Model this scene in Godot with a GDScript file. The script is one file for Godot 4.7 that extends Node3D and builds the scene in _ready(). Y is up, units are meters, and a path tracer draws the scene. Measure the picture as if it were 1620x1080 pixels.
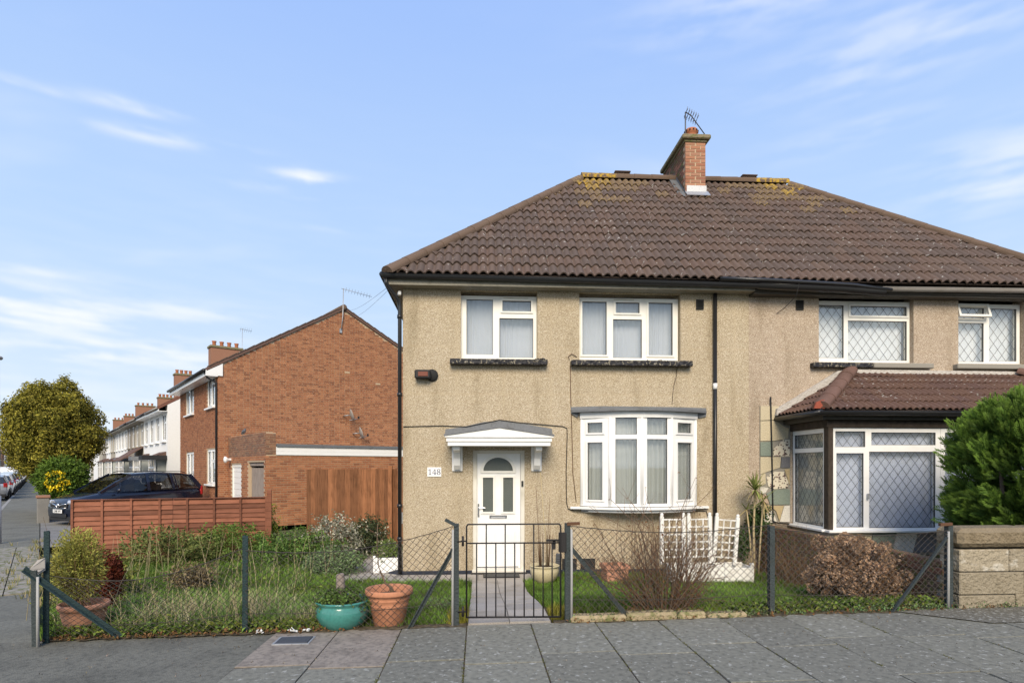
extends Node3D

var rng := RandomNumberGenerator.new()
var M := {}
var T := {}
var xf := Transform3D()
var used := {}

func _ready():
	rng.seed = 148
	# ---------- camera ----------
	var cam := Camera3D.new()
	cam.name = "camera"
	cam.projection = Camera3D.PROJECTION_FRUSTUM
	cam.near = 0.1
	cam.far = 900.0
	cam.size = 2.0 * 0.1 * 540.0 / 930.0
	cam.frustum_offset = Vector2(0.0, 0.1 * 198.0 / 930.0)
	cam.position = Vector3(0, 1.6, 0)
	cam.rotation.y = -atan(0.058)
	add_child(cam)
	cam.current = true
	# ---------- sky, exposure ----------
	var we := WorldEnvironment.new()
	we.name = "world_environment"
	var env := Environment.new()
	env.background_mode = Environment.BG_SKY
	var sky := Sky.new()
	var pan := PanoramaSkyMaterial.new()
	pan.panorama = sky_texture()
	sky.sky_material = pan
	env.sky = sky
	env.tonemap_mode = Environment.TONE_MAPPER_LINEAR
	env.tonemap_exposure = 2.12
	env.background_energy_multiplier = 1.0
	env.sdfgi_enabled = true
	env.ssao_enabled = true
	env.ssil_enabled = true
	env.fog_enabled = false
	env.fog_density = 0.0022
	env.fog_light_color = Color(0.86, 0.91, 1.0)
	we.environment = env
	add_child(we)
	# ---------- low sun behind thin cloud ----------
	var sun := DirectionalLight3D.new()
	sun.name = "sun"
	sun.light_color = Color(1.0, 0.935, 0.83)
	sun.light_energy = 0.70
	sun.light_angular_distance = 30.0
	sun.shadow_enabled = true
	var from := Vector3(-0.06, 0.56, 0.83).normalized()
	sun.basis = Basis.looking_at(-from, Vector3.UP)
	add_child(sun)
	make_textures()
	make_materials()
	build_setting()
	build_house_left()
	build_house_right()
	build_street_houses()
	build_boundary()
	build_garden()
	build_plants()
	build_cars()
	build_details()

# ============================================================ sky
func sky_texture() -> ImageTexture:
	var w := 2048
	var h := 1024
	var im := Image.create(w, h, false, Image.FORMAT_RGBAF)
	im.fill(Color(0.28, 0.32, 0.37))
	var n1 := FastNoiseLite.new()
	n1.seed = 7
	n1.noise_type = FastNoiseLite.TYPE_SIMPLEX_SMOOTH
	n1.frequency = 1.0
	n1.fractal_octaves = 5
	n1.fractal_gain = 0.55
	var n2 := FastNoiseLite.new()
	n2.seed = 21
	n2.noise_type = FastNoiseLite.TYPE_SIMPLEX_SMOOTH
	n2.frequency = 1.0
	n2.fractal_octaves = 3
	# small separate wisps: azimuth deg (0 = -z, + right), elevation deg, half width, half height, strength
	var wisps := [[-16.2, 24.8, 3.6, 0.75, 1.3], [-27.7, 25.6, 5.6, 0.55, 1.0], [-29.5, 27.2, 4.4, 0.5, 1.0], [-20.0, 23.6, 4.0, 0.45, 0.5], [-36.5, 26.5, 4.5, 0.4, 0.6], [-14.5, 23.0, 4.0, 0.4, 0.55], [-22.0, 26.0, 4.0, 0.4, 0.4], [-12.0, 21.2, 5.0, 0.4, 0.4], [-34.5, 34.5, 6.0, 1.2, 0.5], [-26.0, 37.0, 5.0, 0.9, 0.35],
		[-36.0, 11.5, 11.0, 2.0, 1.7], [-31.0, 9.0, 13.0, 1.8, 1.6], [-27.0, 12.8, 8.0, 1.0, 1.0], [-36.0, 14.4, 8.0, 0.5, 0.9], [-24.0, 6.0, 12.0, 1.0, 0.8], [28.0, 37.0, 14.0, 3.5, 0.7], [38.0, 31.0, 13.0, 3.5, 0.6], [45.0, 21.0, 9.0, 3.0, 0.95], [33.0, 26.0, 9.0, 1.2, 0.4], [-33.0, 37.0, 12.0, 1.5, 0.22]]
	for j in range(0, 520):
		var el := (0.5 - (j + 0.5) / h) * PI
		var sy := sin(el)
		var cy := cos(el)
		var eld := rad_to_deg(el)
		var s := clampf(sy, 0.0, 1.0)
		var base := Color(0.36, 0.42, 0.48).lerp(Color(0.246, 0.338, 0.475), smoothstep(0.0, 0.36, s))
		base = base.lerp(Color(0.160, 0.248, 0.465), smoothstep(0.25, 0.75, s))
		var hz := exp(-maxf(eld, 0.0) / 7.0)
		for i in w:
			var az := wrapf((i + 0.5) / w * TAU, -PI, PI)
			var d := Vector3(sin(az) * cy, sy, -cos(az) * cy)
			var q := d / (absf(sy) + 0.16)
			var a := n1.get_noise_3d(q.x * 0.75 + q.z * 0.25, q.y * 3.0, q.z * 1.5)
			var b := n2.get_noise_3d(q.x * 0.28 + 4.0, 1.7, q.z * 0.4)
			var c := smoothstep(0.05, 0.7, a * 0.7 + b * 0.5) * 0.38
			c *= clampf(1.25 - s * 1.1, 0.2, 1.0)
			var azd := rad_to_deg(az)
			var f := n1.get_noise_3d(azd * 0.10 + eld * 0.16, eld * 0.75, 3.0 + q.z * 0.2) + 0.2 * a
			for k in wisps:
				var ex: float = (azd - k[0]) / k[2]
				if absf(ex) < 1.7:
					var tilt: float = (azd - k[0]) * 0.05
					var ey: float = (eld - k[1] - tilt) / k[3]
					if absf(ey) < 3.0:
						var g: float = exp(-ex * ex * 1.6 - ey * ey * (1.0 if ey > 0.0 else 1.6)) * k[4] * 0.52
						c = maxf(c, g * clampf(0.55 + f * 1.9, 0.0, 1.3))
			# low bank of brighter broken cloud all round the horizon
			c = maxf(c, hz * clampf(0.30 + f * 1.1 + b * 0.4, 0.0, 0.85))
			var cl := Color(0.475, 0.485, 0.50) * (1.0 + 1.7 * exp(-pow((180.0 - absf(azd)) / 48.0, 2.0)) * exp(-pow((eld - 12.0) / 16.0, 2.0)))
			im.set_pixel(i, j, base.lerp(cl, clampf(c, 0.0, 0.92)))
	return ImageTexture.create_from_image(im)

# ============================================================ materials
func lin(r: float, g: float, b: float) -> Color:
	return Color(r, g, b).linear_to_srgb()

func ramp(stops: Array) -> Gradient:
	var g := Gradient.new()
	var o := PackedFloat32Array()
	var c := PackedColorArray()
	for s in stops:
		o.append(s[0])
		var col := lin(s[1], s[2], s[3])
		col.a = s[4] if s.size() > 4 else 1.0
		c.append(col)
	g.offsets = o
	g.colors = c
	return g

func ntex(seed_: int, freq: float, stops: Array, kind := "fbm", size := 512, oct := 4, stretch := 1.0) -> NoiseTexture2D:
	var n := FastNoiseLite.new()
	n.seed = seed_
	n.frequency = freq
	n.fractal_octaves = oct
	if kind == "fbm":
		n.noise_type = FastNoiseLite.TYPE_SIMPLEX_SMOOTH
	elif kind == "cell":
		n.noise_type = FastNoiseLite.TYPE_CELLULAR
		n.cellular_return_type = FastNoiseLite.RETURN_CELL_VALUE
		n.fractal_type = FastNoiseLite.FRACTAL_NONE
		n.cellular_jitter = 1.0
	elif kind == "dist":
		n.noise_type = FastNoiseLite.TYPE_CELLULAR
		n.cellular_return_type = FastNoiseLite.RETURN_DISTANCE
		n.fractal_type = FastNoiseLite.FRACTAL_NONE
	elif kind == "ridge":
		n.noise_type = FastNoiseLite.TYPE_SIMPLEX_SMOOTH
		n.fractal_type = FastNoiseLite.FRACTAL_RIDGED
	elif kind == "value":
		n.noise_type = FastNoiseLite.TYPE_VALUE
		n.fractal_type = FastNoiseLite.FRACTAL_NONE
	var t := NoiseTexture2D.new()
	t.width = size
	t.height = size
	t.seamless = true
	t.generate_mipmaps = false
	t.noise = n
	if stops.size():
		t.color_ramp = ramp(stops)
	return t

func make_textures():
	T.pebble = ntex(3, 0.26, [[0.0, 0.21, 0.165, 0.112], [0.2, 0.355, 0.285, 0.195], [0.5, 0.46, 0.382, 0.27], [0.8, 0.56, 0.485, 0.36], [1.0, 0.76, 0.70, 0.58]], "cell")
	T.pebble_h = ntex(3, 0.26, [], "dist")
	T.pebble2 = ntex(5, 0.26, [[0.0, 0.20, 0.152, 0.115], [0.22, 0.34, 0.265, 0.20], [0.5, 0.44, 0.355, 0.272], [0.8, 0.54, 0.455, 0.36], [1.0, 0.74, 0.67, 0.57]], "cell")
	T.stain = ntex(11, 0.006, [[0.0, 0.68, 0.66, 0.61], [0.4, 0.93, 0.92, 0.895], [1.0, 1.0, 1.0, 1.0]], "fbm", 512, 5)
	T.grain = ntex(13, 0.05, [[0.0, 0.72, 0.72, 0.72], [0.5, 0.95, 0.95, 0.95], [1.0, 1.0, 1.0, 1.0]], "fbm", 512, 5)
	T.speck = ntex(17, 0.28, [[0.0, 0.45, 0.45, 0.45], [0.5, 0.92, 0.92, 0.92], [1.0, 1.35, 1.35, 1.35]], "fbm", 512, 3)
	T.fine_h = ntex(19, 0.18, [], "fbm", 512, 4)
	T.coarse_h = ntex(23, 0.04, [], "fbm", 512, 5)
	T.lichen = ntex(29, 0.026, [[0.0, 0.4, 0.4, 0.37, 0.0], [0.735, 0.4, 0.4, 0.37, 0.0], [0.775, 0.34, 0.34, 0.31, 0.55], [1.0, 0.42, 0.42, 0.39, 0.8]], "fbm", 1024, 4)
	T.lichen_thick = ntex(30, 0.022, [[0.0, 0.4, 0.4, 0.37, 0.0], [0.63, 0.4, 0.4, 0.37, 0.0], [0.68, 0.34, 0.34, 0.31, 0.5], [1.0, 0.42, 0.42, 0.39, 0.8]], "fbm", 1024, 5)
	T.faint = ntex(14, 0.03, [[0.0, 0.93, 0.925, 0.91], [0.5, 0.985, 0.985, 0.98], [1.0, 1.0, 1.0, 1.0]], "fbm", 512, 4)
	T.roof_spots = ntex(31, 0.019, [[0.0, 0.6, 0.6, 0.55, 0.0], [0.85, 0.6, 0.6, 0.55, 0.0], [0.862, 0.55, 0.53, 0.49, 0.9], [1.0, 0.65, 0.63, 0.58, 1.0]], "fbm", 1024, 2)
	T.yellow = ntex(37, 0.03, [[0.0, 0.45, 0.30, 0.03, 0.0], [0.47, 0.45, 0.30, 0.03, 0.0], [0.54, 0.42, 0.27, 0.03, 0.85], [1.0, 0.55, 0.36, 0.04, 1.0]], "fbm", 512, 4)
	T.yellow_thin = ntex(38, 0.04, [[0.0, 0.40, 0.28, 0.05, 0.0], [0.58, 0.40, 0.28, 0.05, 0.0], [0.68, 0.38, 0.26, 0.06, 0.6], [1.0, 0.48, 0.33, 0.06, 0.9]], "fbm", 512, 5)
	T.mottle = ntex(75, 0.045, [[0.0, 0.52, 0.52, 0.52], [0.42, 0.86, 0.86, 0.855], [0.7, 1.0, 0.995, 0.98], [1.0, 1.0, 1.0, 1.0]], "fbm", 512, 6)
	T.flake = ntex(41, 0.045, [[0.0, 0.012, 0.012, 0.016], [0.68, 0.02, 0.02, 0.025], [0.70, 0.42, 0.36, 0.22], [0.76, 0.36, 0.32, 0.22], [0.78, 0.05, 0.05, 0.06], [1.0, 0.03, 0.04, 0.07]], "fbm", 512, 3)
	T.moss = ntex(43, 0.02, [[0.0, 0.10, 0.12, 0.03, 0.0], [0.5, 0.10, 0.12, 0.03, 0.0], [0.62, 0.12, 0.13, 0.04, 0.7], [1.0, 0.10, 0.12, 0.03, 0.9]], "fbm", 512, 5)
	T.wood = ntex(47, 0.02, [[0.0, 0.45, 0.42, 0.40], [0.4, 0.84, 0.82, 0.80], [0.75, 1.0, 1.0, 1.0], [1.0, 1.0, 1.0, 1.0]], "fbm", 512, 5)
	T.paint_worn = ntex(53, 0.018, [[0.0, 0.66, 0.64, 0.58, 0.0], [0.55, 0.60, 0.57, 0.50, 0.0], [0.72, 0.55, 0.52, 0.45, 0.45], [1.0, 0.60, 0.57, 0.50, 0.7]], "fbm", 512, 5)
	T.brickgrain = ntex(59, 0.12, [[0.0, 0.6, 0.58, 0.56], [0.5, 0.95, 0.95, 0.95], [1.0, 1.15, 1.12, 1.08]], "fbm", 512, 4)
	T.terrazzo = ntex(61, 0.03, [[0.0, 0.62, 0.56, 0.44], [0.80, 0.60, 0.55, 0.43], [0.82, 0.16, 0.085, 0.07], [1.0, 0.06, 0.05, 0.05]], "cell", 512)
	T.soil = ntex(67, 0.05, [[0.0, 0.035, 0.026, 0.016], [0.5, 0.085, 0.066, 0.04], [1.0, 0.15, 0.12, 0.075]], "fbm", 512, 5)
	T.patch = ntex(71, 0.008, [[0.0, 0.70, 0.70, 0.70], [0.5, 0.95, 0.95, 0.95], [1.0, 1.12, 1.11, 1.08]], "fbm", 512, 5)

func pm(key: String, col: Color, rough := 0.85, o := {}) -> StandardMaterial3D:
	var m := StandardMaterial3D.new()
	m.resource_name = key
	m.albedo_color = col
	m.roughness = rough
	m.metallic = o.get("metal", 0.0)
	m.metallic_specular = o.get("spec", 0.4)
	var sc: float = o.get("scale", 1.0)
	var st: Vector3 = o.get("stretch", Vector3.ONE)
	m.uv1_triplanar = true
	m.uv1_world_triplanar = o.get("world", true)
	m.uv1_scale = st * sc
	if o.has("tex"):
		m.albedo_texture = o.tex
	if o.has("h"):
		m.heightmap_enabled = true
		m.heightmap_texture = o.h
		m.heightmap_scale = o.get("hs", 0.5)
	if o.has("detail"):
		m.detail_enabled = true
		m.detail_albedo = o.detail
		m.detail_uv_layer = BaseMaterial3D.DETAIL_UV_2
		m.detail_blend_mode = o.get("dmode", BaseMaterial3D.BLEND_MODE_MUL)
		m.uv2_triplanar = true
		m.uv2_world_triplanar = o.get("world", true)
		m.uv2_scale = Vector3.ONE * float(o.get("dscale", 0.2)) * o.get("dstretch", Vector3.ONE)
	if o.get("vc", false):
		m.vertex_color_use_as_albedo = true
	if o.has("coat"):
		m.clearcoat_enabled = true
		m.clearcoat = o.coat
		m.clearcoat_roughness = 0.05
	if o.has("back"):
		m.backlight_enabled = true
		m.backlight = o.back
	m.cull_mode = BaseMaterial3D.CULL_DISABLED
	M[key] = m
	return m

func make_materials():
	var mix := BaseMaterial3D.BLEND_MODE_MIX
	pm("pebble", Color.WHITE, 0.95, {"tex": T.pebble, "scale": 1.2, "h": T.pebble_h, "hs": 0.5, "detail": T.stain, "dscale": 0.33, "dstretch": Vector3(1.7, 0.4, 1.7), "spec": 0.2})
	pm("pebble2", Color.WHITE, 0.95, {"tex": T.pebble2, "scale": 1.2, "h": T.pebble_h, "hs": 0.5, "detail": T.stain, "dscale": 0.27, "dstretch": Vector3(1.7, 0.4, 1.7), "spec": 0.2})
	pm("plinth", lin(0.022, 0.027, 0.042), 0.6, {"tex": T.grain, "scale": 1.5, "h": T.coarse_h, "hs": 1.0})
	pm("plinth_worn", Color.WHITE, 0.7, {"tex": T.flake, "scale": 2.2, "h": T.coarse_h, "hs": 1.0})
	pm("black", lin(0.018, 0.018, 0.019), 0.35, {"tex": T.grain, "scale": 1.2, "spec": 0.5})
	pm("black_matt", lin(0.02, 0.02, 0.02), 0.8)
	pm("fascia", lin(0.26, 0.245, 0.20), 0.6, {"tex": T.grain, "scale": 0.5, "detail": T.stain, "dscale": 0.6})
	pm("fascia_dark", lin(0.075, 0.068, 0.058), 0.7, {"tex": T.grain, "scale": 0.8, "detail": T.stain, "dscale": 0.6})
	pm("gutter_grey", lin(0.34, 0.32, 0.30), 0.7, {"tex": T.grain, "scale": 1.0, "detail": T.stain, "dscale": 0.8})
	pm("cover", lin(0.06, 0.066, 0.078), 0.6, {"tex": T.mottle, "scale": 2.0})
	pm("flake", Color.WHITE, 0.55, {"tex": T.flake, "scale": 0.6, "h": T.coarse_h, "hs": 1.5})
	pm("upvc", lin(0.80, 0.80, 0.79), 0.32, {"tex": T.faint, "scale": 0.25, "spec": 0.5})
	pm("upvc_cream", lin(0.79, 0.78, 0.73), 0.35, {"tex": T.faint, "scale": 0.25})
	pm("upvc_old", lin(0.70, 0.68, 0.62), 0.4, {"tex": T.faint, "scale": 0.4, "detail": T.stain, "dscale": 0.5})
	pm("gasket", lin(0.05, 0.05, 0.05), 0.7)
	pm("lead_cames", lin(0.11, 0.115, 0.12), 0.5, {"metal": 0.3})
	pm("net", lin(0.46, 0.49, 0.54), 0.95, {"back": Color(0.5, 0.5, 0.5)})
	pm("net_grey", lin(0.36, 0.38, 0.36), 0.95, {"back": Color(0.5, 0.5, 0.5)})
	pm("curtain_blue", lin(0.52, 0.58, 0.74), 0.95, {"back": Color(0.3, 0.3, 0.3)})
	pm("curtain_white", lin(0.80, 0.83, 0.86), 0.95, {"back": Color(0.5, 0.5, 0.5)})
	pm("curtain_olive", lin(0.34, 0.36, 0.33), 0.95, {"back": Color(0.3, 0.3, 0.3)})
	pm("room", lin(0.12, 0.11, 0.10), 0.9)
	pm("lead", lin(0.17, 0.18, 0.195), 0.6, {"tex": T.grain, "scale": 0.7, "detail": T.stain, "dscale": 0.7, "metal": 0.1})
	pm("chrome", lin(0.65, 0.65, 0.66), 0.18, {"metal": 1.0})
	pm("number_tile", lin(0.80, 0.80, 0.79), 0.15)
	pm("number_blue", lin(0.03, 0.045, 0.11), 0.3)
	pm("lamp_lens", lin(0.16, 0.045, 0.025), 0.3)
	var tile_cols := [[0.118, 0.083, 0.066], [0.106, 0.077, 0.062], [0.130, 0.090, 0.069], [0.112, 0.081, 0.066], [0.124, 0.083, 0.063]]
	for i in tile_cols.size():
		var c = tile_cols[i]
		pm("tile%d" % i, lin(c[0], c[1], c[2]), 0.85, {"tex": T.brickgrain, "scale": 0.9, "h": T.fine_h, "hs": 0.25, "detail": T.roof_spots, "dscale": 0.42, "dmode": mix})
	for i in 3:
		pm("tile_yellow%d" % i, lin(0.145, 0.102, 0.078), 0.9, {"tex": T.brickgrain, "scale": 0.9, "h": T.fine_h, "hs": 0.25, "detail": T.yellow if i == 0 else T.yellow_thin, "dscale": 0.6 + 0.23 * i, "dmode": mix})
	pm("tile_hip", lin(0.150, 0.104, 0.076), 0.9, {"tex": T.brickgrain, "scale": 0.7, "h": T.fine_h, "hs": 0.4, "detail": T.stain, "dscale": 0.35})
	pm("tile_red", lin(0.30, 0.075, 0.045), 0.85, {"tex": T.brickgrain, "scale": 0.8, "h": T.fine_h, "hs": 0.3})
	pm("tile_bayhip", lin(0.165, 0.095, 0.075), 0.85, {"tex": T.brickgrain, "scale": 0.8, "h": T.fine_h, "hs": 0.3, "detail": T.stain, "dscale": 0.6})
	for i in 3:
		pm("bay_tile%d" % i, lin(0.112 + 0.008 * i, 0.066 + 0.004 * i, 0.053), 0.85, {"tex": T.brickgrain, "scale": 0.9, "h": T.fine_h, "hs": 0.25, "detail": T.roof_spots, "dscale": 0.6, "dmode": mix})
	pm("underlay", lin(0.05, 0.036, 0.03), 0.95)
	pm("mortar", lin(0.50, 0.38, 0.26), 0.95, {"tex": T.speck, "scale": 0.8})
	pm("mortar_grey", lin(0.30, 0.28, 0.24), 0.95, {"tex": T.speck, "scale": 0.8})
	pm("mortar_white", lin(0.50, 0.47, 0.43), 0.95, {"tex": T.brickgrain, "scale": 0.8, "h": T.coarse_h, "hs": 1.5})
	pm("brick_vc", Color.WHITE, 0.9, {"tex": T.brickgrain, "scale": 1.3, "vc": true, "h": T.fine_h, "hs": 0.3})
	for i in 5:
		var c: Array = [[0.40, 0.19, 0.115], [0.35, 0.155, 0.095], [0.44, 0.225, 0.14], [0.30, 0.14, 0.09], [0.38, 0.20, 0.13]][i]
		pm("chimney_brick%d" % i, lin(c[0], c[1], c[2]), 0.9, {"tex": T.brickgrain, "scale": 1.6, "h": T.fine_h, "hs": 0.4})
		c = [[0.17, 0.09, 0.062], [0.20, 0.10, 0.065], [0.14, 0.08, 0.058], [0.16, 0.105, 0.075], [0.19, 0.085, 0.055]][i]
		pm("low_brick%d" % i, lin(c[0], c[1], c[2]), 0.9, {"tex": T.brickgrain, "scale": 1.6, "h": T.fine_h, "hs": 0.4, "detail": T.moss, "dscale": 0.9, "dmode": mix})
	pm("cap", lin(0.24, 0.20, 0.13), 0.95, {"tex": T.brickgrain, "scale": 1.2, "h": T.coarse_h, "hs": 1.0, "detail": T.moss, "dscale": 0.8, "dmode": mix})
	pm("pot_clay", lin(0.40, 0.15, 0.075), 0.85, {"tex": T.brickgrain, "scale": 1.2})
	pm("galv", lin(0.45, 0.46, 0.47), 0.5, {"metal": 0.6, "tex": T.grain, "scale": 1.0})
	pm("antenna", lin(0.10, 0.10, 0.11), 0.5, {"metal": 0.4})
	pm("slab0", lin(0.186, 0.184, 0.154), 0.9, {"tex": T.mottle, "scale": 0.62, "h": T.fine_h, "hs": 0.25, "detail": T.lichen, "dscale": 0.45, "dmode": mix})
	pm("slab1", lin(0.170, 0.168, 0.142), 0.9, {"tex": T.mottle, "scale": 0.62, "h": T.fine_h, "hs": 0.25, "detail": T.lichen, "dscale": 0.52, "dmode": mix})
	pm("slab2", lin(0.203, 0.201, 0.169), 0.9, {"tex": T.mottle, "scale": 0.62, "h": T.fine_h, "hs": 0.25, "detail": T.lichen, "dscale": 0.40, "dmode": mix})
	pm("slab_tan", lin(0.263, 0.23, 0.196), 0.9, {"tex": T.mottle, "scale": 0.62, "h": T.fine_h, "hs": 0.3, "detail": T.patch, "dscale": 0.9})
	pm("asphalt", lin(0.149, 0.147, 0.124), 0.92, {"tex": T.mottle, "scale": 0.62, "h": T.fine_h, "hs": 0.5, "detail": T.patch, "dscale": 0.35})
	pm("asphalt_road", lin(0.173, 0.171, 0.143), 0.92, {"tex": T.mottle, "scale": 0.62, "h": T.fine_h, "hs": 0.5, "detail": T.patch, "dscale": 0.25})
	pm("asphalt_lichen", lin(0.139, 0.131, 0.106), 0.92, {"tex": T.mottle, "scale": 0.62, "h": T.fine_h, "hs": 0.5, "detail": T.lichen_thick, "dscale": 0.75, "dmode": mix})
	for i in 3:
		var k: float = [1.0, 0.92, 1.08][i]
		var q: float = [1.0, 0.74, 1.26][i]
		pm("path_slab%d" % i, lin(0.42 * k, 0.385 * k, 0.345 * k), 0.9, {"tex": T.speck, "scale": 0.5, "h": T.fine_h, "hs": 0.3, "detail": T.stain, "dscale": 0.6})
		pm("side_slab%d" % i, lin(0.30 * k, 0.275 * k, 0.235 * k), 0.9, {"tex": T.speck, "scale": 0.5, "h": T.fine_h, "hs": 0.3, "detail": T.moss, "dscale": 0.5, "dmode": mix})
		pm("fence_board%d" % i, lin(0.25 * q, 0.100 * q, 0.060 * q), 0.85, {"tex": T.wood, "scale": 0.9, "stretch": Vector3(0.25, 2.2, 0.25), "detail": T.stain, "dscale": 0.9})
		pm("gate_board%d" % i, lin(0.28 * q, 0.125 * q, 0.060 * q), 0.85, {"tex": T.wood, "scale": 0.9, "stretch": Vector3(2.4, 0.25, 2.4), "detail": T.stain, "dscale": 0.7})
		pm("edge_stone%d" % i, lin(0.36 * k, 0.29 * k, 0.18 * k), 0.95, {"tex": T.brickgrain, "scale": 1.0, "h": T.coarse_h, "hs": 1.5, "detail": T.moss, "dscale": 0.8, "dmode": mix})
		pm("wall_block%d" % i, lin(0.31 * k, 0.268 * k, 0.195 * k), 0.95, {"tex": T.brickgrain, "scale": 0.8, "h": T.coarse_h, "hs": 2.0, "detail": T.stain, "dscale": 1.1})
		pm("wall_block_painted%d" % i, lin(0.31 * k, 0.268 * k, 0.195 * k), 0.95, {"tex": T.brickgrain, "scale": 0.8, "h": T.coarse_h, "hs": 2.0, "detail": T.paint_worn, "dscale": 0.7, "dmode": mix})
	pm("coping", lin(0.235, 0.19, 0.125), 0.95, {"tex": T.brickgrain, "scale": 0.9, "h": T.coarse_h, "hs": 2.0, "detail": T.stain, "dscale": 0.9})
	pm("kerb", lin(0.30, 0.29, 0.27), 0.9, {"tex": T.speck, "scale": 0.6})
	pm("soil", Color.WHITE, 0.97, {"tex": T.soil, "scale": 0.5, "h": T.coarse_h, "hs": 2.0})
	pm("earth", lin(0.10, 0.11, 0.05), 0.97, {"tex": T.patch, "scale": 0.2})
	pm("driveway", lin(0.24, 0.23, 0.21), 0.95, {"tex": T.speck, "scale": 0.5, "detail": T.patch, "dscale": 0.3})
	pm("post", lin(0.045, 0.058, 0.062), 0.8, {"tex": T.brickgrain, "scale": 1.6, "h": T.coarse_h, "hs": 0.8, "detail": T.stain, "dscale": 1.2, "world": true})
	pm("post_green", lin(0.020, 0.042, 0.046), 0.8, {"tex": T.brickgrain, "scale": 1.6, "h": T.coarse_h, "hs": 0.8, "detail": T.stain, "dscale": 1.2})
	pm("post_pale", lin(0.36, 0.36, 0.35), 0.8, {"tex": T.brickgrain, "scale": 1.6})
	pm("rust", lin(0.11, 0.055, 0.03), 0.9, {"tex": T.brickgrain, "scale": 1.6})
	pm("wire", lin(0.060, 0.052, 0.045), 0.7, {"metal": 0.2})
	pm("iron", lin(0.020, 0.018, 0.018), 0.5, {"tex": T.grain, "scale": 2.0})
	pm("terracotta", lin(0.52, 0.235, 0.135), 0.85, {"tex": T.grain, "scale": 1.5, "detail": T.stain, "dscale": 1.3, "world": false})
	pm("terracotta_old", lin(0.50, 0.25, 0.165), 0.85, {"tex": T.grain, "scale": 1.5, "detail": T.stain, "dscale": 1.4, "world": false})
	pm("teal", lin(0.055, 0.235, 0.205), 0.22, {"tex": T.grain, "scale": 1.2, "coat": 0.8, "detail": T.stain, "dscale": 1.5, "world": false})
	pm("cream_pot", lin(0.58, 0.51, 0.33), 0.35, {"tex": T.grain, "scale": 1.2, "detail": T.stain, "dscale": 1.3, "world": false})
	pm("white_wood", lin(0.78, 0.78, 0.76), 0.6, {"tex": T.faint, "scale": 1.2, "detail": T.stain, "dscale": 0.8})
	pm("white_plastic", lin(0.78, 0.78, 0.77), 0.4)
	pm("grey_board", lin(0.30, 0.25, 0.215), 0.9, {"tex": T.wood, "scale": 0.7, "stretch": Vector3(2, 0.3, 2)})
	pm("timber_dark", lin(0.055, 0.042, 0.032), 0.8, {"tex": T.wood, "scale": 0.8})
	pm("bark", lin(0.13, 0.095, 0.065), 0.95, {"tex": T.brickgrain, "scale": 2.0, "h": T.coarse_h, "hs": 1.0, "world": false})
	pm("twig", lin(0.165, 0.112, 0.075), 0.9, {"vc": true})
	pm("stalk", lin(0.42, 0.34, 0.20), 0.9, {"vc": true})
	pm("leaf", Color.WHITE, 0.6, {"vc": true, "back": Color(0.5, 0.5, 0.5), "spec": 0.3})
	pm("leaf_dry", Color.WHITE, 0.9, {"vc": true, "back": Color(0.4, 0.4, 0.4), "spec": 0.2})
	pm("render_white", lin(0.80, 0.80, 0.79), 0.9, {"tex": T.faint, "scale": 0.5})
	pm("render_cream", lin(0.48, 0.44, 0.36), 0.9, {"tex": T.speck, "scale": 0.5, "detail": T.stain, "dscale": 0.2})
	pm("render_grey", lin(0.33, 0.29, 0.24), 0.9, {"tex": T.speck, "scale": 0.5, "detail": T.stain, "dscale": 0.2})
	pm("far_roof", lin(0.135, 0.082, 0.066), 0.9, {"tex": T.brickgrain, "scale": 0.4})
	pm("far_roof_red", lin(0.19, 0.085, 0.06), 0.9, {"tex": T.brickgrain, "scale": 0.4})
	pm("far_brick", lin(0.30, 0.155, 0.10), 0.9, {"tex": T.brickgrain, "scale": 1.0})
	pm("dark_glass", lin(0.02, 0.023, 0.026), 0.04, {"spec": 0.6})
	pm("paint_navy", lin(0.005, 0.008, 0.020), 0.25, {"coat": 0.6, "spec": 0.4})
	pm("paint_silver", lin(0.42, 0.43, 0.45), 0.3, {"coat": 1.0, "metal": 0.4})
	pm("paint_white", lin(0.75, 0.75, 0.75), 0.3, {"coat": 1.0})
	pm("paint_grey", lin(0.10, 0.105, 0.115), 0.3, {"coat": 1.0, "metal": 0.3})
	pm("paint_black", lin(0.012, 0.012, 0.013), 0.25, {"coat": 1.0})
	pm("paint_red", lin(0.25, 0.02, 0.02), 0.3, {"coat": 1.0})
	pm("paint_blue", lin(0.02, 0.05, 0.12), 0.3, {"coat": 1.0})
	pm("tyre", lin(0.015, 0.015, 0.015), 0.9)
	pm("plastic_dark", lin(0.02, 0.02, 0.021), 0.6)
	pm("seat_cloth", lin(0.05, 0.05, 0.055), 0.9)
	pm("tail_lens", lin(0.30, 0.012, 0.012), 0.15)
	pm("head_lens", lin(0.55, 0.57, 0.60), 0.08, {"metal": 0.5})
	pm("plate_white", lin(0.74, 0.74, 0.72), 0.4)
	pm("litter", lin(0.72, 0.72, 0.70), 0.7)
	pm("pale_brick", lin(0.50, 0.38, 0.25), 0.9, {"tex": T.brickgrain, "scale": 1.0})
	for k in [["stone_cream", 0.52, 0.45, 0.31], ["stone_tan", 0.44, 0.35, 0.20], ["stone_green", 0.20, 0.24, 0.20], ["stone_slate", 0.15, 0.15, 0.16], ["stone_white", 0.64, 0.61, 0.54], ["stone_pink", 0.47, 0.35, 0.27]]:
		pm(k[0], lin(k[1], k[2], k[3]), 0.85, {"tex": T.grain, "scale": 1.3, "h": T.coarse_h, "hs": 0.5})
	pm("stone_terrazzo", Color.WHITE, 0.7, {"tex": T.terrazzo, "scale": 2.6})
	var g := pm("glass", Color(0.9, 0.95, 0.95, 0.03), 0.0, {"spec": 0.5})
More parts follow.
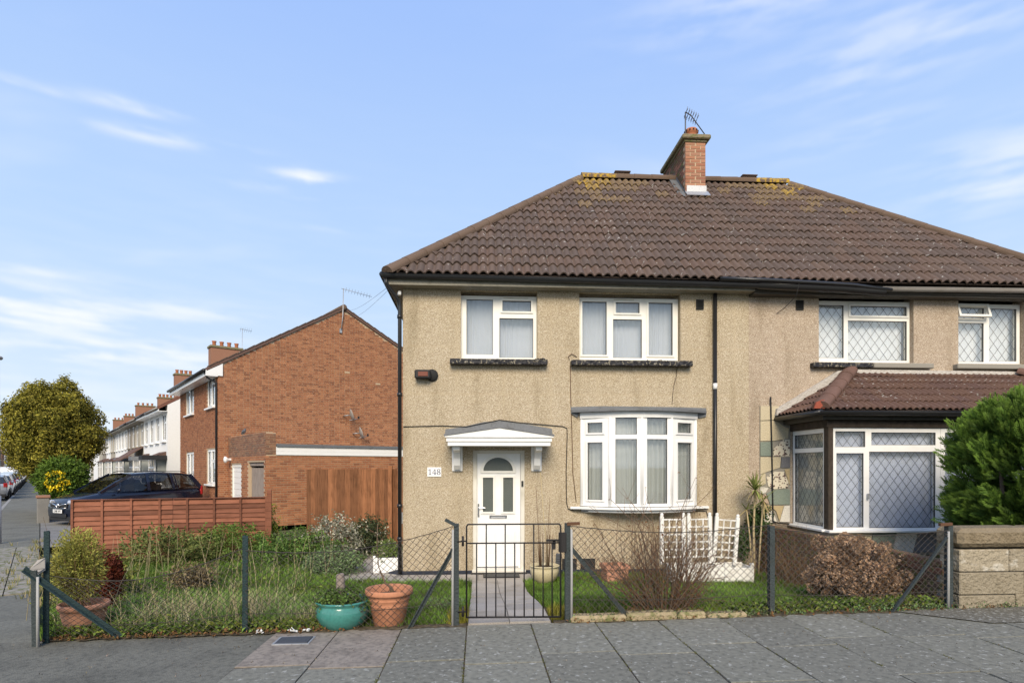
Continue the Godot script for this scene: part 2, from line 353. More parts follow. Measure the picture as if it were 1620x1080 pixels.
	g.transparency = BaseMaterial3D.TRANSPARENCY_ALPHA
	var f := pm("frosted", Color(0.30, 0.33, 0.30, 0.9), 0.18, {"tex": null})
	f.transparency = BaseMaterial3D.TRANSPARENCY_DISABLED
	f.albedo_color = lin(0.10, 0.115, 0.105)
	f.heightmap_enabled = true
	f.heightmap_texture = T.coarse_h
	f.heightmap_scale = 0.3
	f.uv1_scale = Vector3.ONE * 2.0
	var c := pm("car_glass", Color(0.02, 0.024, 0.024, 0.68), 0.0, {"spec": 0.5})
	c.transparency = BaseMaterial3D.TRANSPARENCY_ALPHA

# ============================================================ geometry helpers
func ST(smooth := false) -> SurfaceTool:
	var st := SurfaceTool.new()
	st.begin(Mesh.PRIMITIVE_TRIANGLES)
	st.set_smooth_group(0 if smooth else -1)
	return st

func tri(st: SurfaceTool, a: Vector3, b: Vector3, c: Vector3):   # counter-clockwise seen from outside
	st.add_vertex(xf * a)
	st.add_vertex(xf * c)
	st.add_vertex(xf * b)

func quad(st: SurfaceTool, a: Vector3, b: Vector3, c: Vector3, d: Vector3):
	tri(st, a, b, c)
	tri(st, a, c, d)

func box(st: SurfaceTool, c: Vector3, s: Vector3, b := Basis()):
	var h := s * 0.5
	var p := []
	for i in 8:
		p.append(c + b * Vector3(h.x if i & 1 else -h.x, h.y if i & 2 else -h.y, h.z if i & 4 else -h.z))
	quad(st, p[4], p[5], p[7], p[6])
	quad(st, p[1], p[0], p[2], p[3])
	quad(st, p[5], p[1], p[3], p[7])
	quad(st, p[0], p[4], p[6], p[2])
	quad(st, p[6], p[7], p[3], p[2])
	quad(st, p[0], p[1], p[5], p[4])

func box2(st: SurfaceTool, a: Vector3, b: Vector3):
	box(st, (a + b) * 0.5, (b - a).abs())

func cbox(st: SurfaceTool, c: Vector3, s: Vector3, e: float, b := Basis()):   # box with bevelled edges
	var h := s * 0.5
	e = minf(e, minf(h.x, minf(h.y, h.z)) * 0.9)
	var P := func(sx: float, sy: float, sz: float, ax: int) -> Vector3:
		var v := Vector3(sx * (h.x - (0.0 if ax == 0 else e)), sy * (h.y - (0.0 if ax == 1 else e)), sz * (h.z - (0.0 if ax == 2 else e)))
		return c + b * v
	for q in [-1.0, 1.0]:
		var f := [[P.call(q, -1.0, -1.0, 0), P.call(q, 1.0, -1.0, 0), P.call(q, 1.0, 1.0, 0), P.call(q, -1.0, 1.0, 0)],
			[P.call(-1.0, q, -1.0, 1), P.call(-1.0, q, 1.0, 1), P.call(1.0, q, 1.0, 1), P.call(1.0, q, -1.0, 1)],
			[P.call(-1.0, -1.0, q, 2), P.call(1.0, -1.0, q, 2), P.call(1.0, 1.0, q, 2), P.call(-1.0, 1.0, q, 2)]]
		for k in f:
			if q > 0.0:
				quad(st, k[0], k[1], k[2], k[3])
			else:
				quad(st, k[3], k[2], k[1], k[0])
		for r in [-1.0, 1.0]:
			# edges along x (y=q z=r), along y (x=q z=r), along z (x=q y=r)
			var ex := [P.call(-1.0, q, r, 1), P.call(1.0, q, r, 1), P.call(1.0, q, r, 2), P.call(-1.0, q, r, 2)]
			var ey := [P.call(q, -1.0, r, 2), P.call(q, 1.0, r, 2), P.call(q, 1.0, r, 0), P.call(q, -1.0, r, 0)]
			var ez := [P.call(q, r, -1.0, 0), P.call(q, r, 1.0, 0), P.call(q, r, 1.0, 1), P.call(q, r, -1.0, 1)]
			for k in [ex, ey, ez]:
				if q * r < 0.0:
					quad(st, k[0], k[1], k[2], k[3])
				else:
					quad(st, k[3], k[2], k[1], k[0])
			for t in [-1.0, 1.0]:
				var a: Vector3 = P.call(q, r, t, 0)
				var bb: Vector3 = P.call(q, r, t, 1)
				var cc: Vector3 = P.call(q, r, t, 2)
				if q * r * t > 0.0:
					tri(st, a, bb, cc)
				else:
					tri(st, a, cc, bb)

func tube(st: SurfaceTool, pts: Array, r0: float, r1 := -1.0, sides := 6, caps := true):
	if r1 < 0.0:
		r1 = r0
	var n := pts.size()
	var rings := []
	var ref := Vector3.UP
	var d0: Vector3 = (pts[1] - pts[0]).normalized()
	if absf(d0.dot(ref)) > 0.9:
		ref = Vector3.RIGHT
	var u := d0.cross(ref).normalized()
	for i in n:
		var d: Vector3
		if i == 0:
			d = d0
		elif i == n - 1:
			d = (pts[i] - pts[i - 1]).normalized()
		else:
			d = ((pts[i + 1] - pts[i]).normalized() + (pts[i] - pts[i - 1]).normalized()).normalized()
		u = (u - d * u.dot(d)).normalized()
		var v := d.cross(u)
		var r := lerpf(r0, r1, float(i) / (n - 1))
		var ring := []
		for k in sides:
			var a := TAU * k / sides
			ring.append(pts[i] + (u * cos(a) + v * sin(a)) * r)
		rings.append(ring)
	for i in n - 1:
		for k in sides:
			var k2 := (k + 1) % sides
			quad(st, rings[i][k], rings[i][k2], rings[i + 1][k2], rings[i + 1][k])
	if caps:
		for k in range(1, sides - 1):
			tri(st, rings[0][0], rings[0][k + 1], rings[0][k])
			tri(st, rings[n - 1][0], rings[n - 1][k], rings[n - 1][k + 1])

func lathe(st: SurfaceTool, prof: Array, c: Vector3, seg := 24, squash := Vector3.ONE):   # profile from the outside bottom upwards: [radius, y]
	for i in prof.size() - 1:
		for k in seg:
			var a0 := TAU * k / seg
			var a1 := TAU * (k + 1) / seg
			var p := func(j: int, a: float) -> Vector3:
				return c + Vector3(cos(a) * prof[j][0], prof[j][1], -sin(a) * prof[j][0]) * squash
			quad(st, p.call(i, a0), p.call(i, a1), p.call(i + 1, a1), p.call(i + 1, a0))

func prism(st: SurfaceTool, poly: PackedVector2Array, z0: float, z1: float):   # poly in x,y, extruded from z0 (back) to z1 (front)
	if Geometry2D.is_polygon_clockwise(poly):
		poly.reverse()
	var idx := Geometry2D.triangulate_polygon(poly)
	for i in range(0, idx.size(), 3):
		var a := poly[idx[i]]
		var b := poly[idx[i + 1]]
		var c := poly[idx[i + 2]]
		if (b - a).cross(c - a) < 0.0:
			var t := b
			b = c
			c = t
		tri(st, Vector3(a.x, a.y, z1), Vector3(b.x, b.y, z1), Vector3(c.x, c.y, z1))
		tri(st, Vector3(a.x, a.y, z0), Vector3(c.x, c.y, z0), Vector3(b.x, b.y, z0))
	for i in poly.size():
		var a := poly[i]
		var b := poly[(i + 1) % poly.size()]
		quad(st, Vector3(a.x, a.y, z0), Vector3(b.x, b.y, z0), Vector3(b.x, b.y, z1), Vector3(a.x, a.y, z1))

func holed(st: SurfaceTool, x0: float, y0: float, x1: float, y1: float, holes: Array, zf: float, depth: float):   # holes: Rect2 in x,y
	var xs := [x0, x1]
	var ys := [y0, y1]
	for h in holes:
		for v in [h.position.x, h.end.x]:
			if v > x0 and v < x1 and not xs.has(v):
				xs.append(v)
		for v in [h.position.y, h.end.y]:
			if v > y0 and v < y1 and not ys.has(v):
				ys.append(v)
	xs.sort()
	ys.sort()
	var zb := zf - depth
	for i in xs.size() - 1:
		for j in ys.size() - 1:
			var m := Vector2((xs[i] + xs[i + 1]) * 0.5, (ys[j] + ys[j + 1]) * 0.5)
			var skip := false
			for h in holes:
				if h.has_point(m):
					skip = true
			if skip:
				continue
			quad(st, Vector3(xs[i], ys[j], zf), Vector3(xs[i + 1], ys[j], zf), Vector3(xs[i + 1], ys[j + 1], zf), Vector3(xs[i], ys[j + 1], zf))
			quad(st, Vector3(xs[i + 1], ys[j], zb), Vector3(xs[i], ys[j], zb), Vector3(xs[i], ys[j + 1], zb), Vector3(xs[i + 1], ys[j + 1], zb))
	for h in holes:
		var a := Vector2(maxf(h.position.x, x0), maxf(h.position.y, y0))
		var b := Vector2(minf(h.end.x, x1), minf(h.end.y, y1))
		quad(st, Vector3(a.x, a.y, zf), Vector3(b.x, a.y, zf), Vector3(b.x, a.y, zb), Vector3(a.x, a.y, zb)) 
		quad(st, Vector3(a.x, b.y, zb), Vector3(b.x, b.y, zb), Vector3(b.x, b.y, zf), Vector3(a.x, b.y, zf))
		quad(st, Vector3(a.x, a.y, zb), Vector3(a.x, b.y, zb), Vector3(a.x, b.y, zf), Vector3(a.x, a.y, zf))
		quad(st, Vector3(b.x, a.y, zf), Vector3(b.x, b.y, zf), Vector3(b.x, b.y, zb), Vector3(b.x, a.y, zb))
	quad(st, Vector3(x0, y0, zb), Vector3(x1, y0, zb), Vector3(x1, y0, zf), Vector3(x0, y0, zf))
	quad(st, Vector3(x0, y1, zf), Vector3(x1, y1, zf), Vector3(x1, y1, zb), Vector3(x0, y1, zb))
	quad(st, Vector3(x0, y0, zb), Vector3(x0, y0, zf), Vector3(x0, y1, zf), Vector3(x0, y1, zb))
	quad(st, Vector3(x1, y0, zf), Vector3(x1, y0, zb), Vector3(x1, y1, zb), Vector3(x1, y1, zf))

func meshed(st: SurfaceTool) -> ArrayMesh:
	st.generate_normals()
	return st.commit()

func numbered(called: String) -> String:
	if not used.has(called):
		used[called] = 0
		return called
	used[called] += 1
	return "%s_%03d" % [called, used[called]]

func put(o: Node3D, parent: Node):
	if parent == null:
		o.name = numbered(o.name)
		add_child(o)
	else:
		if parent.has_meta("wo"):
			o.position -= parent.position
		parent.add_child(o, true)

func obj(called: String, st: SurfaceTool, mat: String, parent: Node = null) -> MeshInstance3D:
	return inst(called, meshed(st), mat, parent)

func inst(called: String, mesh: Mesh, mat: String, parent: Node = null, at := Transform3D()) -> MeshInstance3D:
	var o := MeshInstance3D.new()
	o.name = called
	o.mesh = mesh
	o.material_override = M[mat]
	o.transform = at
	put(o, parent)
	return o

# a thing: parts are given in world coordinates when world is true, else in the thing's own
func thing(called: String, label: String, category: String, at := Vector3.ZERO, turn := 0.0, group := "", world := false) -> Node3D:
	var o := Node3D.new()
	o.name = numbered(called)
	add_child(o)
	o.position = at
	o.rotation.y = turn
	if world:
		o.set_meta("wo", true)
	return tag(o, label, category, group)

func tag(o: Node3D, label: String, category: String, group := "") -> Node3D:
	o.set_meta("label", label)
	o.set_meta("category", category)
	if group != "":
		o.set_meta("group", group)
	return o

func struct(called: String, st: SurfaceTool, mat: String) -> MeshInstance3D:
	var o := obj(called, st, mat)
	o.set_meta("kind", "structure")
	return o

func stuff(called: String, mesh: Mesh, mat: String, tf: Array, cols: Array, parent: Node = null) -> MultiMeshInstance3D:
	var mm := MultiMesh.new()
	mm.transform_format = MultiMesh.TRANSFORM_3D
	mm.use_colors = cols.size() > 0
	mm.mesh = mesh
	mm.instance_count = tf.size()
	for i in tf.size():
		mm.set_instance_transform(i, tf[i])
		if cols.size():
			mm.set_instance_color(i, cols[i])
	var o := MultiMeshInstance3D.new()
	o.name = called
	o.multimesh = mm
	o.material_override = M[mat]
	o.set_meta("kind", "stuff")
	put(o, parent)
	return o

func dup(root: Node3D, at: Vector3, turn: float, label: String) -> Node3D:
	var r: Node3D = root.duplicate()
	var base := String(root.name)
	r.name = numbered(base)
	add_child(r)
	r.position = at
	r.rotation.y = turn
	r.set_meta("label", label)
	return r

func rr(a: float, b: float) -> float:
	return rng.randf_range(a, b)

func rdir() -> Vector3:
	var z := rr(-1, 1)
	var a := rr(0, TAU)
	var r := sqrt(1 - z * z)
	return Vector3(r * cos(a), z, r * sin(a))

func H(x: float, z: float) -> float:   # height of the ground
	var a := 0.007 + 0.0186 * clampf(x, -14.0, 16.0)
	var t := clampf((-6.0 - z) / 3.3, 0.0, 1.0)
	t = t * t * (3.0 - 2.0 * t)
	return lerpf(a, -0.3, t)

# local street frame: origin at the corner of the red brick house, x to the right along its gable, z towards the viewer along the side street
const SO := Vector3(-9.708, 0.0, -22.6)
const SA := 0.6193
func sl(x: float, y: float, z: float) -> Vector3:
	return SO + Basis(Vector3.UP, SA) * Vector3(x, y, z)

# ============================================================ setting
func grid(st: SurfaceTool, xs: Array, zs: Array, off: float):
	for i in xs.size() - 1:
		for j in zs.size() - 1:
			var p := []
			for k in [[i, j], [i + 1, j], [i + 1, j + 1], [i, j + 1]]:
				p.append(Vector3(xs[k[0]], H(xs[k[0]], zs[k[1]]) + off, zs[k[1]]))
			quad(st, p[0], p[1], p[2], p[3])

func span(a: float, b: float, n: int) -> Array:
	var o := []
	for i in n + 1:
		o.append(lerpf(a, b, float(i) / n))
	return o

func strip(st: SurfaceTool, left: Callable, right: Callable, z0: float, z1: float, nx: int, nz: int, off: float):   # z0 near, z1 far
	for j in nz:
		var za := lerpf(z0, z1, float(j) / nz)
		var zb := lerpf(z0, z1, float(j + 1) / nz)
		for i in nx:
			var f0 := float(i) / nx
			var f1 := float(i + 1) / nx
			var p := []
			for k in [[f0, za], [f1, za], [f1, zb], [f0, zb]]:
				var x: float = lerpf(left.call(k[1]), right.call(k[1]), k[0])
				p.append(Vector3(x, H(x, k[1]) + off, k[1]))
			quad(st, p[0], p[1], p[2], p[3])

func street_strip(st: SurfaceTool, x0: float, x1: float, z0: float, z1: float, nz: int, off: float):   # in the street frame
	for j in nz:
		var za := lerpf(z0, z1, float(j) / nz)
		var zb := lerpf(z0, z1, float(j + 1) / nz)
		var p := []
		for k in [[x0, za], [x1, za], [x1, zb], [x0, zb]]:
			var v := sl(k[0], 0, k[1])
			v.y = H(v.x, v.z) + off
			p.append(v)
		quad(st, p[0], p[1], p[2], p[3])

func garden_left(z: float) -> float:
	return -4.18 + 0.61 * (z + 5.87)

func slab_at(st: SurfaceTool, x0: float, x1: float, z0: float, z1: float, top: float, gap := 0.0055, tilt := 0.004):
	# one flagstone lying on the slope of the ground
	var c := []
	var tx := rr(-tilt, tilt)
	var tz := rr(-tilt, tilt)
	var a := x0 + gap
	var b := x1 - gap
	var f := z0 - gap * 1.8
	var k := z1 + gap * 1.8
	for q in [[a, f], [b, f], [b, k], [a, k]]:
		var dy: float = tx * signf(q[0] - (a + b) * 0.5) + tz * signf(q[1] - (f + k) * 0.5)
		c.append(Vector3(q[0], H(q[0], q[1]) + top + dy, q[1]))
	var e := 0.004
	var inner := []
	var mid: Vector3 = (c[0] + c[1] + c[2] + c[3]) * 0.25
	for v in c:
		var d: Vector3 = (mid - v)
		inner.append(v + Vector3(signf(d.x) * e, 0.0, signf(d.z) * e))
	quad(st, inner[0], inner[1], inner[2], inner[3])
	for i in 4:
		var j := (i + 1) % 4
		var dn := Vector3(0, -0.003, 0)
		quad(st, c[i] + dn, c[j] + dn, inner[j], inner[i])
		var dd := Vector3(0, -0.045, 0)
		quad(st, c[i] + dd, c[j] + dd, c[j] + dn, c[i] + dn)

func build_setting():
	var st := ST(true)
	var xs := [-520.0, -260.0, -120.0, -60.0, -40.0, -28.0, -20.0] + span(-16, 16, 20) + [22.0, 34.0, 60.0, 140.0, 300.0, 520.0]
	var zs := [520.0, 200.0, 80.0, 30.0, 12.0] + span(6, -20, 30) + [-26.0, -36.0, -60.0, -110.0, -220.0, -520.0]
	grid(st, xs, zs, -0.17)
	struct("ground", st, "earth")
	# main road behind the camera and its kerb
	st = ST(true)
	grid(st, [-60.0, -30.0] + span(-16, 16, 10) + [30.0, 60.0], span(5.2, -2.45, 4), -0.11)
	struct("main_road", st, "asphalt_road")
	st = ST()
	for i in 70:
		var x := -32.0 + i * 0.915
		var y := H(x, -2.5)
		cbox(st, Vector3(x + 0.457, y - 0.07, -2.52), Vector3(0.9, 0.16, 0.14), 0.015)
	struct("kerb", st, "kerb")
	# pavement
	st = ST(true)
	grid(st, span(-9.5, -1.97, 16), span(-2.59, -5.87, 6), 0.0)
	grid(st, [-40.0, -22.0, -9.5], [-2.59, -5.87], 0.0)
	var pav := struct("pavement", st, "asphalt")
	st = ST(true)
	grid(st, span(-1.97, 16.0, 18), span(-2.59, -5.87, 6), 0.001)
	var bed := obj("bedding", st, "underlay", pav)
	bed.set_meta("kind", "stuff")
	var jx := [-1.97, -1.36, -0.75, -0.11, 0.53, 1.17, 1.81, 2.45, 3.09, 3.73, 4.37, 5.01, 5.65, 6.29]
	var jz := [-4.86, -4.76, -4.85, -4.72, -4.92, -4.80, -5.02, -4.875, -5.06, -5.01, -4.9, -4.84, -4.97]
	for i in jx.size() - 1:
		var z0 := -5.87
		var z1: float = jz[i]
		for r in 3:
			st = ST()
			slab_at(st, jx[i], jx[i + 1], z1, z0, 0.012)
			if i < 2 and r == 0:
				obj("pavement_slab", st, "slab_tan", pav)
			else:
				obj("pavement_slab", st, "slab%d" % rng.randi_range(0, 2), pav)
			z0 = z1
			z1 = z0 + 0.915
	st = ST(true)
	strip(st, func(z): return 4.25 + (z + 5.87) * 1.1, func(_z): return 9.0, -5.3, -5.87, 6, 3, 0.022)
	obj("tarmac_patch", st, "asphalt_lichen", pav)
	# earth strip at the foot of the boundary
	st = ST(true)
	for run in [[-4.15, -0.12], [0.76, 5.0]]:
		var n := int((run[1] - run[0]) / 0.06)
		var pe := 0.0
		for i in n:
			var xa := lerpf(run[0], run[1], float(i) / n)
			var xb := lerpf(run[0], run[1], float(i + 1) / n)
			var ne := rr(0.0, 0.07)
			quad(st, Vector3(xa, H(xa, -5.8) + 0.015, -5.86 + pe), Vector3(xb, H(xb, -5.8) + 0.015, -5.86 + ne), Vector3(xb, H(xb, -5.9) + 0.022, -5.93), Vector3(xa, H(xa, -5.9) + 0.022, -5.93))
			pe = ne
	struct("verge_strip", st, "soil")
	# side street
	st = ST(true)
	street_strip(st, -6.5, -5.22, 6.0, -95.0, 40, 0.0)
	street_strip(st, -6.5, -5.22, 20.0, 12.6, 8, -0.012)
	struct("side_pavement", st, "asphalt_road")
	st = ST(true)
	street_strip(st, -13.0, -6.62, 15.5, -95.0, 40, -0.11)
	struct("side_road", st, "asphalt_road")
	st = ST()
	for i in 60:
		var v := sl(-6.56, 0, 14.5 - i * 0.92)
		v.y = H(v.x, v.z) - 0.065
		box(st, v, Vector3(0.12, 0.14, 0.9), Basis(Vector3.UP, SA))
	struct("side_kerb", st, "kerb")
	st = ST(true)
	street_strip(st, -6.5, -5.22, 12.6, 6.0, 8, -0.03)
	var sp := struct("side_flagging", st, "soil")
	for r in 11:
		for c in 3:
			st = ST()
			var z := 12.55 - r * 0.6
			var x := -6.48 + c * 0.42
			var p := []
			for k in [[x + 0.008, z - 0.008], [x + 0.412, z - 0.008], [x + 0.412, z - 0.592], [x + 0.008, z - 0.592]]:
				var v := sl(k[0], 0, k[1])
				v.y = H(v.x, v.z) + 0.006 + rr(-0.004, 0.004)
				p.append(v)
			quad(st, p[0], p[1], p[2], p[3])
			for i in 4:
				quad(st, p[i] - Vector3(0, 0.04, 0), p[(i + 1) % 4] - Vector3(0, 0.04, 0), p[(i + 1) % 4], p[i])
			obj("paving_flag", st, "side_slab%d" % rng.randi_range(0, 2), sp)
	st = ST(true)
	street_strip(st, -5.2, 0.0, 6.4, -8.0, 8, 0.004)
	struct("driveway", st, "driveway")
	st = ST(true)
	street_strip(st, -5.2, 0.3, -8.0, -95.0, 20, 0.002)
	struct("front_yards", st, "driveway")
	# garden soil
	st = ST(true)
	strip(st, garden_left, func(_z): return 5.02, -5.88, -10.36, 14, 16, -0.012)
	strip(st, garden_left, func(_z): return -1.30, -10.36, -14.8, 8, 8, -0.012)
	struct("lawn", st, "soil")
	# paving in the garden
	st = ST(true)
	strip(st, func(_z): return -0.1, func(_z): return 0.74, -5.9, -9.75, 2, 10, 0.0)
	strip(st, func(_z): return -2.3, func(_z): return 0.95, -9.72, -10.34, 4, 2, 0.0)
	var path := struct("garden_path", st, "mortar_grey")
	for r in 7:
		for c in 2:
			st = ST()
			var za := -5.93 - r * 0.545
			slab_at(st, -0.1 + c * 0.42, 0.32 + c * 0.42, za, za - 0.545, 0.022, 0.004, 0.003)
			obj("paving_slab", st, "path_slab%d" % rng.randi_range(0, 2), path)
	for c in 7:
		st = ST()
		slab_at(st, -2.3 + c * 0.46, -1.84 + c * 0.46, -9.75, -10.30, 0.022, 0.005, 0.003)
		obj("paving_slab", st, "path_slab%d" % rng.randi_range(0, 2), path)
	for r in 7:
		for c in 2:
			st = ST()
			slab_at(st, -2.3 + c * 0.46, -1.84 + c * 0.46, -10.30 - r * 0.6, -10.90 - r * 0.6, 0.022, 0.005, 0.003)
			obj("paving_slab", st, "path_slab%d" % rng.randi_range(0, 2), path)

# ============================================================ windows, curtains
func curtain(called: String, x0: float, x1: float, y0: float, y1: float, z: float, pitch: float, amp: float, mat: String, parent: Node, gather := 0.0):
	var st := ST(true)
	var n := int((x1 - x0) / pitch * 6.0)
	var ph := rr(0, 6)
	var f := func(i: int, y: float) -> Vector3:
		var x := lerpf(x0, x1, float(i) / n)
		var w := sin(x / pitch * TAU + ph + 0.9 * sin(x * 5.0 + ph)) * (0.7 + 0.5 * sin(x * 9.0 + ph * 2.0))
		return Vector3(x + gather * sin(y * 2.0), y, z + amp * w)
	for i in n:
		quad(st, f.call(i, y0), f.call(i + 1, y0), f.call(i + 1, y1), f.call(i, y1))
	return obj(called, st, mat, parent)

func leading(rect: Rect2, z: float, dx: float, dy: float, r: float, mat: String, parent: Node):
	var st := ST()
	var poly := PackedVector2Array([rect.position, Vector2(rect.end.x, rect.position.y), rect.end, Vector2(rect.position.x, rect.end.y)])
	var k := dy / dx
	for s in [1.0, -1.0]:
		var x := rect.position.x - rect.size.y / k - dx
		x = floorf(x / dx) * dx
		while x < rect.end.x + rect.size.y / k + dx:
			var a := Vector2(x, rect.position.y)
			var b := Vector2(x + s * rect.size.y / k, rect.end.y)
			for seg in Geometry2D.intersect_polyline_with_polygon(PackedVector2Array([a, b]), poly):
				var p: Vector2 = seg[0]
				var q: Vector2 = seg[seg.size() - 1]
				if p.distance_to(q) > 0.01:
					var d := (q - p).normalized()
					var n := Vector2(-d.y, d.x) * r
					var t := [p - n, p + n, q + n, q - n]
					var zz := z + (0.0012 if s > 0 else 0.0)
					quad(st, Vector3(t[1].x, t[1].y, zz), Vector3(t[0].x, t[0].y, zz), Vector3(t[3].x, t[3].y, zz), Vector3(t[2].x, t[2].y, zz))
					quad(st, Vector3(t[0].x, t[0].y, zz), Vector3(t[0].x, t[0].y, zz - 0.004), Vector3(t[3].x, t[3].y, zz - 0.004), Vector3(t[3].x, t[3].y, zz))
					quad(st, Vector3(t[1].x, t[1].y, zz - 0.004), Vector3(t[1].x, t[1].y, zz), Vector3(t[2].x, t[2].y, zz), Vector3(t[2].x, t[2].y, zz - 0.004))
			x += dx
	var o := obj("leading", st, mat, parent)
	return o

# panes: [u0, v0, u1, v1, sash] as shares of the frame, v from the top
func window_unit(called: String, x0: float, y0: float, x1: float, y1: float, z: float, panes: Array, parent: Node, mat := "upvc", lead := 0.0, glass := "glass") -> MeshInstance3D:
	var holes := []
	for p in panes:
		holes.append(Rect2(lerpf(x0, x1, p[0]), lerpf(y1, y0, p[3]), (x1 - x0) * (p[2] - p[0]), (y1 - y0) * (p[3] - p[1])))
	var st := ST()
	var grown := []
	for i in panes.size():
		grown.append(holes[i].grow(0.012) if panes[i][4] else holes[i])
	holed(st, x0, y0, x1, y1, grown, z, 0.07)
	var w := obj(called, st, mat, parent)
	for i in panes.size():
		var r: Rect2 = holes[i]
		if panes[i][4]:
			st = ST()
			var e := 0.036
			var g := r.grow(e)
			# sash with a sloping outer edge
			holed(st, g.position.x + 0.008, g.position.y + 0.008, g.end.x - 0.008, g.end.y - 0.008, [r], z + 0.020, 0.05)
			holed(st, g.position.x, g.position.y, g.end.x, g.end.y, [r.grow(0.004)], z + 0.012, 0.010)
			obj("sash", st, mat, w)
		st = ST()
		holed(st, r.position.x, r.position.y, r.end.x, r.end.y, [r.grow(-0.006)], z - 0.012, 0.03)
		obj("glazing_seal", st, "gasket", w)
		st = ST()
		var c := r.get_center()
		box(st, Vector3(c.x, c.y, z - 0.024), Vector3(r.size.x - 0.004, r.size.y - 0.004, 0.004))
		box(st, Vector3(c.x, c.y, z - 0.042), Vector3(r.size.x - 0.004, r.size.y - 0.004, 0.004))
		obj("pane", st, glass, w)
		if lead > 0.0:
			leading(r.grow(-0.006), z - 0.0205, lead, lead * 1.32, 0.0028, "lead_cames", w)
	return w

# ============================================================ roof tiles
var tile_mesh: ArrayMesh
var tile_pts := []

func tile_profile(s: float) -> float:   # height across a double roman tile, s 0..1
	var q := fposmod(s * 2.0, 1.0)
	return 0.004 + 0.050 * pow(maxf(0.0, sin(PI * clampf((q - 0.14) / 0.82, 0.0, 1.0))), 0.75)

func tile_shape(cut_l := 0.0, cut_r := 1.0, cut_l_top := 0.0, cut_r_top := 1.0) -> ArrayMesh:   # local: x along the eave, y up the slope, z out of the roof
	var st := ST(true)
	var n := 16
	var w := 0.305
	var l := 0.42
	for i in n:
		var s0 := lerpf(cut_l, cut_r, float(i) / n)
		var s1 := lerpf(cut_l, cut_r, float(i + 1) / n)
		var u0 := lerpf(cut_l_top, cut_r_top, float(i) / n)
		var u1 := lerpf(cut_l_top, cut_r_top, float(i + 1) / n)
		var a := Vector3(s0 * w, 0, tile_profile(s0) + 0.032)
		var b := Vector3(s1 * w, 0, tile_profile(s1) + 0.032)
		var c := Vector3(u1 * w, l, tile_profile(u1) - 0.004)
		var d := Vector3(u0 * w, l, tile_profile(u0) - 0.004)
		quad(st, a, b, c, d)
		st.set_smooth_group(1)
		quad(st, a - Vector3(0, 0, 0.024), b - Vector3(0, 0, 0.024), b, a)
		st.set_smooth_group(0)
	return meshed(st)

# one slope: o eave corner at column 0, ux along the eave, uy up the slope; left/right: callables v -> limits in u
func tile_slope(o: Vector3, ux: Vector3, uy: Vector3, length: float, left: Callable, right: Callable, anchor: float, parent: Node, mats: Callable, single: bool, gauge := 0.352, scale := 1.0, called := "roof_tile"):
	var nz := ux.cross(uy).normalized()
	var w := 0.305 * scale
	var rows := int(length / gauge) + 1
	var tf := []
	for r in rows:
		var v := r * gauge
		if v > length - 0.03:
			continue
		var l0: float = left.call(v)
		var l1: float = left.call(v + 0.42 * scale)
		var r0: float = right.call(v)
		var r1: float = right.call(v + 0.42 * scale)
		var i0 := int(floor((l0 - anchor) / w))
		var i1 := int(ceil((r0 - anchor) / w))
		for i in range(i0, i1):
			var a := anchor + i * w
			if a + w <= l0 + 0.02 or a >= r0 - 0.02:
				continue
			var cl := clampf((l0 - a) / w, 0.0, 1.0)
			var cr := clampf((r0 - a) / w, 0.0, 1.0)
			var tl := clampf((l1 - a) / w, 0.0, 1.0)
			var tr := clampf((r1 - a) / w, 0.0, 1.0)
			if v + 0.42 * scale > length + 0.25:
				continue
			var whole := cl == 0.0 and tl == 0.0 and cr == 1.0 and tr == 1.0
			var jit := Basis(nz, rr(-0.012, 0.012)) * Basis(uy, rr(-0.02, 0.02)) * Basis(ux, rr(-0.012, 0.012))
			var b := jit * Basis(ux, uy, nz) * Basis.from_scale(Vector3(scale, scale, scale))
			var pos := o + ux * a + uy * (v + rr(-0.007, 0.007) - (0.03 if rng.randf() < 0.015 else 0.0)) + nz * rr(-0.002, 0.003)
			if single:
				var m := tile_mesh if whole else tile_shape(cl, cr, tl, tr)
				inst(called, m, mats.call(a + w * 0.5, v), parent, Transform3D(b, pos))
			elif whole:
				tf.append(Transform3D(b, pos))
	if not single:
		stuff(called + "s", tile_mesh, mats.call(0.0, 0.0), tf, [], parent)

func ridge_run(a: Vector3, b: Vector3, up: Vector3, parent: Node, called: String, mats: Callable, r := 0.125, step := 0.43):
	var d := (b - a)
	var n := int(round(d.length() / step))
	var dir := d.normalized()
	var side := dir.cross(up).normalized()
	var nn := side.cross(dir).normalized()
	for i in n:
		var st := ST(true)
		var p := a + d * (float(i) / n)
		var q := a + d * minf(float(i + 1) / n + 0.035, 1.0)
		var k := 9
		for j in k:
			var g0 := PI * (-0.13 + 1.26 * j / k)
			var g1 := PI * (-0.13 + 1.26 * (j + 1) / k)
			var o0 := side * cos(g0) + nn * sin(g0) * 0.72
			var o1 := side * cos(g1) + nn * sin(g1) * 0.72
			var rq := r * 0.93
			quad(st, p + o0 * r, q + o0 * rq, q + o1 * rq, p + o1 * r)
			st.set_smooth_group(1)
			tri(st, p, p + o0 * r, p + o1 * r)
			st.set_smooth_group(0)
		obj(called, st, mats.call(i, n), parent)

